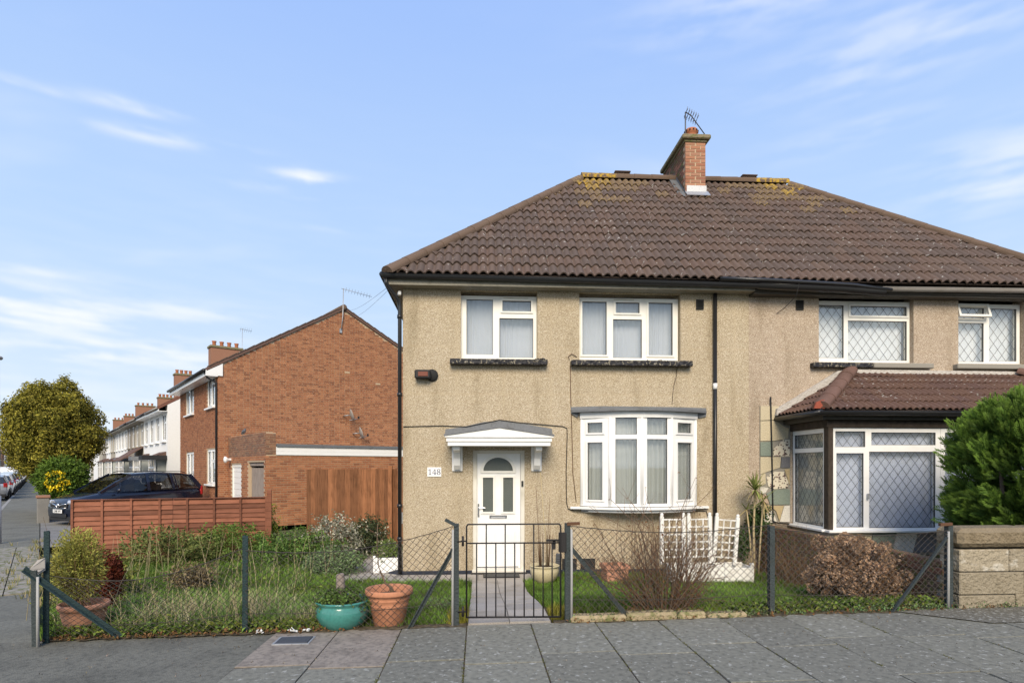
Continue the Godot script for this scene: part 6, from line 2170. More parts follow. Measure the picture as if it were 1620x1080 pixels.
func build_garden():
	# big terracotta pot at the left end
	pot("plant_pot", "big wide terracotta pot at the left end with golden bush in it", "plant pot", Vector3(-3.99, H(-4, -6.2) - 0.02, -6.20),
		[[0.0, 0.0], [0.142, 0.0], [0.15, 0.009], [0.191, 0.19], [0.194, 0.199], [0.2, 0.257], [0.217, 0.261], [0.225, 0.285], [0.225, 0.309], [0.215, 0.318], [0.202, 0.314], [0.189, 0.237], [0.181, 0.19]], "terracotta_old", 0.18, 0.235)
	pot("plant_pot", "round teal glazed pot planted with low greenery and a grey stump", "plant pot", Vector3(-1.365, H(-1.36, -5.98) - 0.01, -6.02),
		[[0.0, 0.0], [0.155, 0.0], [0.175, 0.015], [0.235, 0.08], [0.262, 0.15], [0.262, 0.20], [0.246, 0.245], [0.243, 0.255], [0.268, 0.275], [0.272, 0.288], [0.262, 0.295], [0.235, 0.275], [0.232, 0.2], [0.22, 0.15]], "teal", 0.232, 0.225)
	pot("plant_pot", "pale tapered terracotta pot with ribbed rim behind the crossing strut", "plant pot", Vector3(-0.905, H(-0.9, -6.05) - 0.01, -6.06),
		[[0.0, 0.0], [0.145, 0.0], [0.152, 0.01], [0.192, 0.215], [0.196, 0.22], [0.194, 0.228], [0.206, 0.275], [0.211, 0.28], [0.209, 0.288], [0.216, 0.325], [0.238, 0.33], [0.242, 0.345], [0.240, 0.375], [0.232, 0.385], [0.215, 0.38], [0.205, 0.32], [0.19, 0.25]], "terracotta", 0.20, 0.30)
	pot("plant_pot", "rounded cream pot beside the front door with tall dead stems", "plant pot", Vector3(1.085, -0.29, -9.55),
		[[0.0, 0.0], [0.13, 0.0], [0.145, 0.012], [0.20, 0.08], [0.232, 0.17], [0.235, 0.215], [0.222, 0.255], [0.226, 0.262], [0.244, 0.27], [0.246, 0.283], [0.232, 0.29], [0.215, 0.28], [0.212, 0.22]], "cream_pot", 0.213, 0.24)
	# square terracotta pot by the wall
	var t := thing("plant_pot", "small square reddish planter against the wall under the bow window", "plant pot", Vector3(2.26, -0.30, -9.62), 0.1, "plant pots in the front garden")
	var st := ST()
	for s in [[Vector3(0, 0.11, 0.16), Vector3(0.36, 0.22, 0.02)], [Vector3(0, 0.11, -0.16), Vector3(0.36, 0.22, 0.02)], [Vector3(0.17, 0.11, 0), Vector3(0.02, 0.22, 0.30)], [Vector3(-0.17, 0.11, 0), Vector3(0.02, 0.22, 0.30)], [Vector3(0, 0.255, 0.172), Vector3(0.41, 0.07, 0.03)], [Vector3(0, 0.255, -0.172), Vector3(0.41, 0.07, 0.03)], [Vector3(0.19, 0.255, 0), Vector3(0.03, 0.07, 0.31)], [Vector3(-0.19, 0.255, 0), Vector3(0.03, 0.07, 0.31)]]:
		cbox(st, s[0], s[1], 0.006)
	obj("vessel", st, "terracotta_old", t)
	st = ST()
	box(st, Vector3(0, 0.22, 0), Vector3(0.33, 0.02, 0.30))
	obj("compost", st, "soil", t)
	# white trough at the corner of the house
	t = thing("trough", "white oblong planter trough at the left corner of the house", "planter", Vector3(-1.60, -0.29, -10.62), 0.0)
	st = ST()
	for s in [[Vector3(0, 0.15, 0.14), Vector3(0.46, 0.27, 0.02)], [Vector3(0, 0.15, -0.14), Vector3(0.46, 0.27, 0.02)], [Vector3(0.22, 0.15, 0), Vector3(0.02, 0.27, 0.26)], [Vector3(-0.22, 0.15, 0), Vector3(0.02, 0.27, 0.26)], [Vector3(-0.22, 0.16, 0.145), Vector3(0.045, 0.32, 0.045)], [Vector3(0.22, 0.16, 0.145), Vector3(0.045, 0.32, 0.045)]]:
		cbox(st, s[0], s[1], 0.006)
	obj("box", st, "white_plastic", t)
	st = ST()
	box(st, Vector3(0, 0.255, 0), Vector3(0.42, 0.02, 0.26))
	obj("compost", st, "soil", t)
	# white trellis planter: a chest with three lattice panels that lean apart
	t = thing("trellis_planter", "broken white wooden planter with three leaning lattice panels by the wall", "planter", Vector3(3.78, -0.30, -9.55), 0.0, "", true)
	st = ST()
	for k in [[Vector3(3.62, -0.15, -9.40), Vector3(0.9, 0.27, 0.03)], [Vector3(4.27, -0.17, -9.38), Vector3(0.44, 0.23, 0.03)], [Vector3(3.17, -0.15, -9.56), Vector3(0.03, 0.27, 0.34)], [Vector3(4.48, -0.16, -9.55), Vector3(0.03, 0.24, 0.34)], [Vector3(3.82, -0.15, -9.72), Vector3(1.3, 0.27, 0.03)], [Vector3(3.16, -0.13, -9.40), Vector3(0.055, 0.33, 0.055)], [Vector3(4.48, -0.14, -9.38), Vector3(0.055, 0.32, 0.055)], [Vector3(4.05, -0.13, -9.39), Vector3(0.055, 0.32, 0.055)]]:
		cbox(st, k[0], k[1], 0.005)
	obj("chest", st, "white_wood", t)
	for p in [[3.07, 0.37, 0.0, -0.012], [3.54, 0.36, 0.015, -0.02], [3.955, 0.36, -0.075, 0.05]]:
		st = ST()
		var o := Vector3(p[0], -0.02, -9.66)
		var b := Basis(Vector3(0, 0, 1), p[2])
		var w: float = p[1]
		for x in [0.0, w]:
			cbox(st, o + b * Vector3(x, 0.39, 0), Vector3(0.062, 0.80, 0.05), 0.006, b)
			st.set_smooth_group(0)
			xf = Transform3D(Basis(), o + b * Vector3(x, 0.80, 0))
			lathe(st, [[0.024, -0.02], [0.03, 0.02], [0.022, 0.042], [0.0, 0.05]], Vector3.ZERO, 8)
			xf = Transform3D()
			st.set_smooth_group(-1)
		for i in 2:
			cbox(st, o + b * Vector3(w * (i + 1) / 3.0, 0.42, 0.012), Vector3(0.022, 0.66, 0.012), 0.003, b)
		for i in 6:
			cbox(st, o + b * Vector3(w * 0.5, 0.11 + i * 0.125, 0.002), Vector3(w - 0.04, 0.024, 0.012), 0.003, b)
		obj("lattice_panel", st, "white_wood", t)
	# doormat in front of the step
	st = ST()
	cbox(st, Vector3.ZERO, Vector3(0.62, 0.02, 0.34), 0.006)
	tag(inst("doormat", meshed(st), "plastic_dark", self, Transform3D(Basis(), Vector3(0.40, -0.265, -10.08))), "dark doormat on the path in front of the white door", "doormat")
	# small slatted panel by the pot
	st = ST()
	cbox(st, Vector3.ZERO, Vector3(0.10, 0.40, 0.06), 0.01)
	for i in 7:
		cbox(st, Vector3(0, -0.12 + i * 0.04, 0.034), Vector3(0.08, 0.016, 0.012), 0.003)
	tag(inst("slatted_panel", meshed(st), "paint_grey", self, Transform3D(Basis(Vector3(0, 0, 1), -0.05), Vector3(1.36, -0.07, -9.9))), "small grey slatted panel leaning by the cream pot", "panel")
	# litter at the foot of the netting
	var words := ["crumpled white litter by the manhole, left of the teal pot", "small white scrap just left of the teal pot", "white scrap in the weeds between the manhole and the dark post"]
	var spots := [[-1.80, 0.042], [-1.66, 0.025], [-2.1, 0.022]]
	for i in 3:
		st = ST()
		for k in 7:
			box(st, Vector3(rr(-0.03, 0.03), rr(0.0, 0.03), rr(-0.02, 0.02)), Vector3(spots[i][1], 0.004, spots[i][1] * 0.7), Basis(rdir(), rr(-1.5, 1.5)))
		tag(inst(numbered("litter"), meshed(st), "litter", self, Transform3D(Basis(), Vector3(spots[i][0], H(spots[i][0], -5.8) + 0.03, -5.80))), words[i], "litter", "white litter in the weeds")
	# clear plastic sheet caught on the corner post
	st = ST()
	var pp := [Vector3(-4.14, 0.65, -5.69), Vector3(-4.10, 0.715, -5.74), Vector3(-4.05, 0.73, -5.76), Vector3(-4.055, 0.63, -5.76), Vector3(-4.09, 0.60, -5.73)]
	for i in range(1, 4):
		tri(st, pp[0], pp[i], pp[i + 1])
		tri(st, pp[0] + Vector3(0, 0, 0.01), pp[i + 1] + Vector3(0.01, 0.02, 0.02), pp[i] + Vector3(0, 0.015, 0.015))
	tag(obj("plastic_scrap", st, "gutter_grey", self), "grey plastic scrap caught between the corner post and the leaning strut", "litter")
	# manhole cover in its tan concrete surround
	st = ST()
	var mh := thing("inspection_cover", "small dark metal cover set in tan concrete on the pavement", "manhole cover", Vector3(-1.70, H(-1.7, -5.55) + 0.014, -5.55), 0.0)
	cbox(st, Vector3(0, 0.004, 0), Vector3(0.29, 0.014, 0.20), 0.003, Basis(Vector3(0, 0, 1), 0.0186))
	obj("lid", st, "cover", mh)
	st = ST()
	holed(st, -0.165, -0.12, 0.165, 0.12, [Rect2(-0.148, -0.103, 0.296, 0.206)], 0.006, 0.012)
	var fr := obj("frame", st, "galv", mh)
	fr.rotation = Vector3(-PI / 2, 0, 0)

# ============================================================ plants
func leaf(st: SurfaceTool, base: Vector3, dir: Vector3, nrm: Vector3, l: float, w: float, col: Color, fold := 0.25):
	var s := dir.cross(nrm).normalized()
	var n := s.cross(dir).normalized()
	var tip := base + dir * l - n * l * 0.12
	var m := base + dir * l * 0.48
	st.set_color(col)
	var a := m + s * w * 0.5 + n * w * fold
	var b := m - s * w * 0.5 + n * w * fold
	tri(st, base, a, tip)
	tri(st, base, tip, b)

func clump(seed_: int, n: int, l: float, w: float, spread: float, c0: Color, c1: Color, up := 0.0) -> ArrayMesh:
	var r := RandomNumberGenerator.new()
	r.seed = seed_
	var st := ST()
	for i in n:
		var z := r.randf_range(-1, 1)
		var a := r.randf_range(0, TAU)
		var q := sqrt(1 - z * z)
		var d := Vector3(q * cos(a), z + up, q * sin(a)).normalized()
		var o := Vector3(r.randf_range(-1, 1), r.randf_range(-1, 1), r.randf_range(-1, 1)) * spread
		var nn := Vector3(r.randf_range(-1, 1), r.randf_range(0.2, 1.2), r.randf_range(-1, 1)).normalized()
		if absf(nn.dot(d)) > 0.9:
			nn = Vector3(nn.y, nn.z, nn.x)
		leaf(st, o, d, nn, l * r.randf_range(0.7, 1.2), w * r.randf_range(0.8, 1.2), c0.lerp(c1, r.randf()))
	return meshed(st)

func frond_mesh(seed_: int) -> ArrayMesh:   # flat spray of a cypress, along +y
	var r := RandomNumberGenerator.new()
	r.seed = seed_
	var st := ST()
	var c0 := Color(0.034, 0.075, 0.014)
	var c1 := Color(0.14, 0.225, 0.038)
	var n := 9
	for i in n:
		var f := float(i) / n
		var p := Vector3(r.randf_range(-0.006, 0.006), f * 0.20, -0.05 * f * f)
		for s in [-1.0, 1.0]:
			var len := lerpf(0.11, 0.035, f) * r.randf_range(0.8, 1.2)
			var d := Vector3(s * 0.75, 0.75, r.randf_range(-0.25, 0.2)).normalized()
			leaf(st, p, d, Vector3(0, 0, 1), len, 0.013, c0.lerp(c1, 0.25 + 0.55 * f + r.randf_range(-0.15, 0.15)))
			for k in 2:
				var p2: Vector3 = p + d * len * (0.35 + 0.3 * k)
				var d2 := (d + Vector3(-s * 0.5, 0.5, r.randf_range(-0.5, 0.4))).normalized()
				leaf(st, p2, d2, Vector3(0, 0, 1), len * 0.5, 0.010, c0.lerp(c1, 0.35 + 0.6 * f + r.randf_range(-0.15, 0.2)))
	leaf(st, Vector3(0, 0.16, -0.03), Vector3(0, 1, -0.3).normalized(), Vector3(0, 0, 1), 0.07, 0.012, c1)
	return meshed(st)

func turn_to(dir: Vector3, roll: float, s: float) -> Basis:   # local +y along dir
	var y := dir.normalized()
	var x := y.cross(Vector3(0.31, 0.2, 0.93)).normalized()
	var z := x.cross(y)
	return Basis(x, y, z) * Basis(Vector3.UP, roll) * Basis.from_scale(Vector3(s, s, s))

func blob(n: int, c: Vector3, r: Vector3, lump: float, depth: float, noise_seed: int, s0: float, s1: float, tone: float, up := 0.3) -> Array:
	var nz := FastNoiseLite.new()
	nz.seed = noise_seed
	nz.frequency = 1.0
	var tf := []
	var cc := []
	for i in n:
		var d := rdir()
		var k := 1.0 + lump * nz.get_noise_3d(d.x * 2.2, d.y * 2.2, d.z * 2.2) * 1.6
		k *= 1.0 - depth * pow(rng.randf(), 1.6)
		var p := c + d * r * k
		if p.y < H(p.x, p.z) - 0.02:
			continue
		var t := clampf(1.0 + tone * 1.8 * nz.get_noise_3d(p.x * 3.0 / r.x, p.y * 3.0 / r.x, p.z * 3.0 / r.x + 9.0) + rr(-0.15, 0.15), 0.45, 1.6)
		tf.append(Transform3D(turn_to((d + Vector3(0, up, 0) + rdir() * 0.5), rr(0, TAU), rr(s0, s1)), p))
		cc.append(Color(t, t, t))
	return [tf, cc]

func tuft_mesh(seed_: int, n: int, h: float, w: float, c0: Color, c1: Color, spread: float) -> ArrayMesh:
	var r := RandomNumberGenerator.new()
	r.seed = seed_
	var st := ST()
	for i in n:
		var a := r.randf_range(0, TAU)
		var o := Vector3(cos(a), 0, sin(a)) * spread * r.randf()
		var lean := Vector3(cos(a + r.randf_range(-1, 1)), 0, sin(a + r.randf_range(-1, 1))) * r.randf_range(0.1, 0.75)
		var hh := h * r.randf_range(0.5, 1.1)
		var s := Vector3(-sin(a), 0, cos(a)) * w * 0.5
		var m := o + Vector3(0, hh * 0.55, 0) + lean * hh * 0.3
		var t := o + Vector3(0, hh * 0.9, 0) + lean * hh
		st.set_color(c0.lerp(c1, r.randf()))
		tri(st, o - s, o + s, m + s * 0.8)
		tri(st, o - s, m + s * 0.8, m - s * 0.8)
		tri(st, m - s * 0.8, m + s * 0.8, t)
	return meshed(st)

func on_paving(x: float, z: float) -> bool:
	if x > -0.12 and x < 0.76 and z > -9.8:
		return true
	if z < -9.72 and z > -10.4 and x < 0.97 and x > -2.32:
		return true
	if z <= -10.3 and x > -2.32:
		return true
	return false

func twigs(st: SurfaceTool, base: Vector3, dir: Vector3, len: float, r: float, depth: int, bend: float, col: Color, tips: Array):
	var pts := [base]
	var d := dir.normalized()
	var p := base
	var n := 4
	for i in n:
		d = (d + rdir() * bend + Vector3(0, 0.06, 0)).normalized()
		p += d * len / n
		pts.append(p)
	var f := rr(0.7, 1.3)
	st.set_color(Color(col.r * f, col.g * f, col.b * f))
	tube(st, pts, r, r * 0.55, 4 if r > 0.003 else 3, false)
	tips.append([p, d])
	if depth > 0:
		var k := rng.randi_range(2, 3)
		for i in k:
			var j := rng.randi_range(1, n)
			twigs(st, pts[j], (d + rdir() * 0.9).normalized(), len * rr(0.4, 0.62), r * 0.6, depth - 1, bend, col, tips)

func plant(called: String, label: String, cat: String, at: Vector3, group := "") -> Node3D:
	return thing(called, label, cat, at, 0.0, group, true)

func build_plants():
	build_lawn()
	var b: Array
	# round golden-green tree beside the driveway
	var t := plant("round_tree", "big round golden-green evergreen tree beside the side street, behind the parked cars", "tree", Vector3(-17.65, -0.3, -25.6))
	var st := ST(true)
	st.set_color(Color(1, 1, 1))
	tube(st, [Vector3(-17.65, -0.4, -25.6), Vector3(-17.6, 0.5, -25.6), Vector3(-17.66, 1.6, -25.55), Vector3(-17.62, 3.2, -25.6)], 0.17, 0.08, 9)
	for i in 9:
		var a := TAU * i / 9.0
		tube(st, [Vector3(-17.63, 1.1 + 0.15 * i, -25.6), Vector3(-17.63 + cos(a) * 0.6, 1.7 + 0.17 * i, -25.6 + sin(a) * 0.6), Vector3(-17.63 + cos(a) * 1.3, 2.5 + 0.16 * i, -25.6 + sin(a) * 1.3)], 0.06, 0.02, 6)
	obj("trunk", st, "bark", t)
	var tf := []
	var cc := []
	b = blob(10500, Vector3(-17.72, 3.02, -25.6), Vector3(1.62, 2.05, 1.62), 0.25, 0.42, 5, 0.9, 1.5, 0.55, 0.35)
	for i in b[0].size():
		var p: Vector3 = b[0][i].origin
		if p.y < 1.05:
			continue
		tf.append(b[0][i])
		cc.append(b[1][i])
	stuff("crown", clump(3, 8, 0.085, 0.045, 0.10, Color(0.085, 0.095, 0.016), Color(0.34, 0.29, 0.045), 0.3), "leaf", tf, cc, t)
	# yellow-flowered shrub on the pier
	t = plant("flowering_shrub", "green shrub with a bright yellow flower cluster above the rendered pier", "shrub", Vector3(-15.45, 0.5, -22.75))
	st = ST(true)
	st.set_color(Color(1, 1, 1))
	for i in 10:
		var a := TAU * i / 10.0
		tube(st, [Vector3(-15.45, -0.3, -22.75), Vector3(-15.45 + cos(a) * 0.2, 0.5, -22.75 + sin(a) * 0.2), Vector3(-15.45 + cos(a) * 0.5, 1.1, -22.75 + sin(a) * 0.5)], 0.03, 0.012, 5)
	obj("stem", st, "bark", t)
	b = blob(1900, Vector3(-15.42, 1.10, -22.75), Vector3(0.72, 0.74, 0.7), 0.22, 0.55, 8, 0.8, 1.3, 0.5)
	stuff("foliage", clump(4, 7, 0.10, 0.05, 0.09, Color(0.035, 0.075, 0.012), Color(0.13, 0.20, 0.03)), "leaf", b[0], b[1], t)
	tf = []
	for i in 60:
		var d := (Vector3(0.30, 0.05, 0.80) + rdir() * 0.40).normalized()
		tf.append(Transform3D(turn_to(d, rr(0, TAU), rr(0.7, 1.3)), Vector3(-15.42, 1.05, -22.75) + d * Vector3(0.74, 0.72, 0.72) * rr(0.92, 1.06)))
	stuff("flowers", clump(5, 9, 0.065, 0.05, 0.05, Color(0.75, 0.55, 0.02), Color(0.85, 0.68, 0.04), 0.6), "leaf", tf, [], t)
	# conifer hedge over the stone wall
	t = plant("conifer", "dense dark green conifer overhanging the stone wall at the right edge", "conifer", Vector3(7.2, 0.0, -7.1))
	st = ST(true)
	st.set_color(Color(1, 1, 1))
	for i in 7:
		tube(st, [Vector3(6.7 + i * 0.32, 0.0, -7.1), Vector3(6.65 + i * 0.33, 1.0, -7.05), Vector3(6.6 + i * 0.34, 1.95, -7.1)], 0.05, 0.015, 6)
	obj("trunk", st, "bark", t)
	tf = []
	cc = []
	var nz := FastNoiseLite.new()
	nz.seed = 77
	nz.frequency = 1.0
	for i in 9500:
		var d := rdir()
		var q := Vector3(signf(d.x) * pow(absf(d.x), 0.6), signf(d.y) * pow(absf(d.y), 0.62), signf(d.z) * pow(absf(d.z), 0.62))
		var lump := nz.get_noise_3d(d.x * 3.2, d.y * 3.6, d.z * 3.2)
		var k := (0.97 + 0.16 * lump) * (1.0 - 0.42 * pow(rng.randf(), 1.4))
		var p := Vector3(7.80, 1.42, -7.05) + q * Vector3(1.50, 1.04, 0.82) * k
		p.y += 0.10 * (p.x - 6.9)
		if p.y < 0.55 or p.x > 9.2:
			continue
		var dir := (q * Vector3(0.8, 0.5, 0.9) + Vector3(0, 0.75, 0) + rdir() * 0.42).normalized()
		tf.append(Transform3D(turn_to(dir, rr(0, TAU), rr(0.75, 1.25)), p))
		var tone := clampf(1.0 + lump * 0.9 + rr(-0.2, 0.2), 0.5, 1.6)
		cc.append(Color(tone, tone, tone))
	stuff("sprays", frond_mesh(11), "leaf", tf, cc, t)
	# golden bush in the terracotta pot
	t = plant("golden_bush", "airy yellow-green bush growing from the big terracotta pot", "shrub", Vector3(-3.99, 0.15, -6.2))
	st = ST(true)
	var tips := []
	for i in 26:
		twigs(st, Vector3(-3.99 + rr(-0.12, 0.12), 0.17, -6.2 + rr(-0.1, 0.1)), Vector3(rr(-0.45, 0.4), 1.0, rr(-0.4, 0.4)), rr(0.35, 0.62), 0.004, 1, 0.16, Color(0.9, 0.8, 0.5), tips)
	obj("stem", st, "twig", t)
	b = blob(900, Vector3(-4.06, 0.61, -6.22), Vector3(0.21, 0.31, 0.21), 0.3, 0.75, 15, 0.7, 1.2, 0.35)
	stuff("foliage", clump(6, 7, 0.034, 0.014, 0.035, Color(0.16, 0.17, 0.025), Color(0.40, 0.37, 0.10), 0.3), "leaf", b[0], b[1], t)
	t = plant("red_shrub", "small dark red-leaved shrub just right of the golden bush", "shrub", Vector3(-4.35, -0.1, -7.2))
	b = blob(420, Vector3(-4.35, 0.30, -7.2), Vector3(0.14, 0.30, 0.14), 0.3, 0.8, 16, 0.7, 1.2, 0.35)
	stuff("foliage", clump(7, 7, 0.04, 0.02, 0.035, Color(0.10, 0.022, 0.012), Color(0.20, 0.06, 0.03), 0.3), "leaf", b[0], b[1], t)
	# shrubs in the side garden
	var side := [
		["leafy green mound in front of the board fence, left of the white-leaved shrub", Vector3(-3.55, 0.0, -11.6), Vector3(0.85, 0.42, 0.6), Color(0.05, 0.10, 0.02), Color(0.16, 0.25, 0.06), 700],
		["white-leaved variegated shrub against the board fence", Vector3(-2.95, 0.06, -12.2), Vector3(0.62, 0.52, 0.5), Color(0.10, 0.12, 0.06), Color(0.52, 0.50, 0.42), 620],
		["dark leafy shrub between the variegated shrub and the house corner", Vector3(-2.35, 0.05, -12.9), Vector3(0.42, 0.45, 0.6), Color(0.025, 0.04, 0.018), Color(0.09, 0.11, 0.05), 520],
		["bright yellow-green bush at the foot of the brick extension", Vector3(-4.75, 0.30, -13.1), Vector3(0.38, 0.50, 0.35), Color(0.15, 0.20, 0.02), Color(0.33, 0.38, 0.06), 420],
		["low green bush at the right end of the panel fence", Vector3(-4.9, 0.02, -12.0), Vector3(0.7, 0.42, 0.4), Color(0.06, 0.11, 0.02), Color(0.2, 0.27, 0.06), 420],
		["dull olive weeds heaped at the middle of the panel fence", Vector3(-5.9, 0.02, -11.6), Vector3(0.9, 0.42, 0.4), Color(0.08, 0.11, 0.03), Color(0.24, 0.26, 0.09), 480],
		["straggly green bush behind the terracotta pot at the left boundary", Vector3(-5.2, 0.0, -8.3), Vector3(0.42, 0.36, 0.7), Color(0.10, 0.13, 0.02), Color(0.28, 0.30, 0.07), 420],
		["grey-green low mound in the middle of the side lawn", Vector3(-2.55, -0.12, -10.6), Vector3(0.55, 0.26, 0.5), Color(0.06, 0.11, 0.04), Color(0.22, 0.29, 0.14), 480],
		["brownish withered bush among the dry stalks", Vector3(-4.35, -0.08, -9.2), Vector3(0.30, 0.20, 0.30), Color(0.07, 0.05, 0.028), Color(0.22, 0.17, 0.09), 170]]
	for i in side.size():
		var k = side[i]
		t = plant("garden_shrub", k[0], "shrub", Vector3(k[1].x, -0.3, k[1].z), "")
		st = ST(true)
		tips = []
		for j in 9:
			twigs(st, Vector3(k[1].x + rr(-0.1, 0.1), H(k[1].x, k[1].z), k[1].z + rr(-0.1, 0.1)), Vector3(rr(-0.9, 0.9), 0.9, rr(-0.7, 0.7)), k[2].y * rr(1.0, 1.8), 0.006, 1, 0.2, Color(0.9, 0.7, 0.5), tips)
		obj("stem", st, "twig", t)
		b = blob(k[5], k[1], k[2], 0.35, 0.6, 30 + i, 0.7, 1.3, 0.5)
		stuff("foliage", clump(40 + i, 7, 0.06, 0.03, 0.06, k[3], k[4], 0.3), "leaf", b[0], b[1], t)
	# plants in the pots
	t = plant("pot_plant", "low ivy-like greenery filling the teal pot", "plant", Vector3(-1.365, 0.2, -6.02))
	b = blob(420, Vector3(-1.365, 0.25, -6.02), Vector3(0.26, 0.13, 0.23), 0.3, 0.6, 51, 0.6, 1.1, 0.4)
	stuff("foliage", clump(52, 6, 0.035, 0.026, 0.03, Color(0.04, 0.085, 0.018), Color(0.14, 0.21, 0.05), 0.5), "leaf", b[0], b[1], t)
	st = ST(true)
	tube(st, [Vector3(-1.385, 0.2, -6.05), Vector3(-1.39, 0.36, -6.05), Vector3(-1.395, 0.50, -6.05), Vector3(-1.398, 0.515, -6.05)], 0.052, 0.036, 10)
	var stump := obj("cut_stump", st, "grey_board", self)
	tag(stump, "grey-brown sawn stump standing in the teal pot", "stump")
	t = plant("pot_plant", "gnarled bare stem with a thin tall twig in the pale terracotta pot", "plant", Vector3(-0.9, 0.3, -6.06))
	st = ST(true)
	st.set_color(Color(1.9, 1.7, 1.4))
	for j in 3:
		tube(st, [Vector3(-0.88 + j * 0.012, 0.30, -6.06), Vector3(-0.90 + j * 0.01, 0.37, -6.06), Vector3(-0.945, 0.42, -6.05), Vector3(-0.97 - j * 0.015, 0.50 + j * 0.02, -6.05)], 0.011, 0.006, 5)
	tube(st, [Vector3(-0.965, 0.48, -6.05), Vector3(-1.01, 0.58, -6.05), Vector3(-1.025, 0.80, -6.04), Vector3(-1.02, 1.02, -6.05)], 0.006, 0.003, 5)
	tips = []
	for j in 5:
		twigs(st, Vector3(-1.0 + rr(-0.03, 0.03), 0.5 + j * 0.1, -6.05), Vector3(rr(-1, 1), 0.6, 0.2), 0.16, 0.0028, 1, 0.3, Color(1.9, 1.7, 1.4), tips)
	obj("stem", st, "twig", t)
	tf = []
	for q in tips:
		if q[0].y > 0.62:
			tf.append(Transform3D(turn_to(q[1], rr(0, 6), 1.0), q[0]))
	stuff("leaf_bits", clump(55, 3, 0.03, 0.018, 0.02, Color(0.30, 0.27, 0.18), Color(0.48, 0.45, 0.34)), "leaf_dry", tf, [], t)
	t = plant("pot_plant", "tall dead brown stems in the cream pot by the door", "plant", Vector3(1.085, -0.04, -9.55))
	st = ST(true)
	for j in 14:
		st.set_color(Color(1.2, 1.0, 0.8) * rr(0.7, 1.1))
		var a := rr(0, TAU)
		var hh := rr(0.35, 0.75) if j > 1 else rr(1.1, 1.35)
		tube(st, [Vector3(1.085 + cos(a) * 0.08, -0.05, -9.55 + sin(a) * 0.08), Vector3(1.085 + cos(a) * 0.10, hh * 0.5, -9.55 + sin(a) * 0.1), Vector3(1.085 + cos(a) * rr(0.08, 0.17), hh, -9.55 + sin(a) * 0.12)], 0.006, 0.003, 4)
	obj("stem", st, "twig", t)
	st = ST(true)
	st.set_color(Color(1, 1, 1))
	tube(st, [Vector3(1.16, -0.05, -9.60), Vector3(1.11, 0.7, -9.85), Vector3(1.075, 1.50, -10.08)], 0.010, 0.008, 6)
	tag(obj("garden_cane", st, "stalk", self), "long pale cane leaning from the cream pot up to the canopy bracket", "cane")
	t = plant("pot_plant", "green plants spilling over the white trough", "plant", Vector3(-1.6, 0.0, -10.62))
	b = blob(240, Vector3(-1.6, 0.10, -10.62), Vector3(0.28, 0.20, 0.2), 0.3, 0.7, 57, 0.7, 1.2, 0.4)
	stuff("foliage", clump(58, 6, 0.05, 0.028, 0.04, Color(0.06, 0.10, 0.02), Color(0.20, 0.27, 0.08), 0.5), "leaf", b[0], b[1], t)
	t = plant("pot_plant", "withered reddish growth in the small square planter", "plant", Vector3(2.26, -0.05, -9.62))
	st = ST(true)
	tips = []
	for j in 16:
		twigs(st, Vector3(2.26 + rr(-0.12, 0.12), -0.08, -9.62 + rr(-0.1, 0.1)), Vector3(rr(-0.5, 0.5), 0.8, rr(-0.3, 0.4)), rr(0.1, 0.2), 0.003, 1, 0.3, Color(1.5, 0.8, 0.6), tips)
	obj("stem", st, "twig", t)
	# bare brown shrub right of the gate
	t = plant("bare_shrub", "leafless brown twiggy shrub in front of the white trellis planter", "shrub", Vector3(1.98, 0.03, -6.12))
	st = ST(true)
	tips = []
	for j in 120:
		var a := rr(0, TAU)
		var o := Vector3(1.98 + cos(a) * rr(0, 0.26), 0.02, -6.14 + sin(a) * rr(0, 0.13))
		var lean := rr(0.1, 1.35) * (0.6 if j % 3 == 0 else 1.0)
		twigs(st, o, Vector3(cos(a) * lean * 1.3, 1.0, sin(a) * lean * 0.6), rr(0.40, 1.05) * (1.0 - 0.18 * lean), rr(0.004, 0.007), 2, 0.13, Color(1.15, 0.9, 0.8), tips)
	obj("branches", st, "twig", t)
	tf = []
	for q in tips:
		if rng.randf() < 0.22:
			tf.append(Transform3D(turn_to(q[1], rr(0, 6), rr(0.6, 1.2)), q[0]))
	stuff("dead_leaves", clump(61, 2, 0.022, 0.013, 0.008, Color(0.09, 0.045, 0.025), Color(0.22, 0.12, 0.06)), "leaf_dry", tf, [], t)
	tf = []
	for j in 260:   # dry litter and rosettes round its foot
		tf.append(Transform3D(turn_to(Vector3(rr(-1, 1), 1.2, rr(-1, 1)), rr(0, 6), rr(0.7, 1.4)), Vector3(1.98 + rr(-0.42, 0.42), 0.03 + rr(0, 0.06), -6.1 + rr(-0.16, 0.16))))
	stuff("dry_litter", clump(62, 5, 0.05, 0.012, 0.03, Color(0.13, 0.075, 0.04), Color(0.32, 0.21, 0.11), 0.3), "leaf_dry", tf, [], t)
	# hydrangea with dead flower heads
	t = plant("hydrangea", "brown hydrangea bush full of dead flower heads by the dwarf wall", "shrub", Vector3(4.40, 0.0, -6.70))
	st = ST(true)
	tips = []
	for j in 40:
		twigs(st, Vector3(4.40 + rr(-0.2, 0.2), 0.0, -6.72 + rr(-0.15, 0.15)), Vector3(rr(-0.8, 0.8), 0.9, rr(-0.5, 0.5)), rr(0.3, 0.6), 0.005, 1, 0.15, Color(0.9, 0.75, 0.6), tips)
	obj("stem", st, "twig", t)
	var head := ST()
	var hr := RandomNumberGenerator.new()
	hr.seed = 9
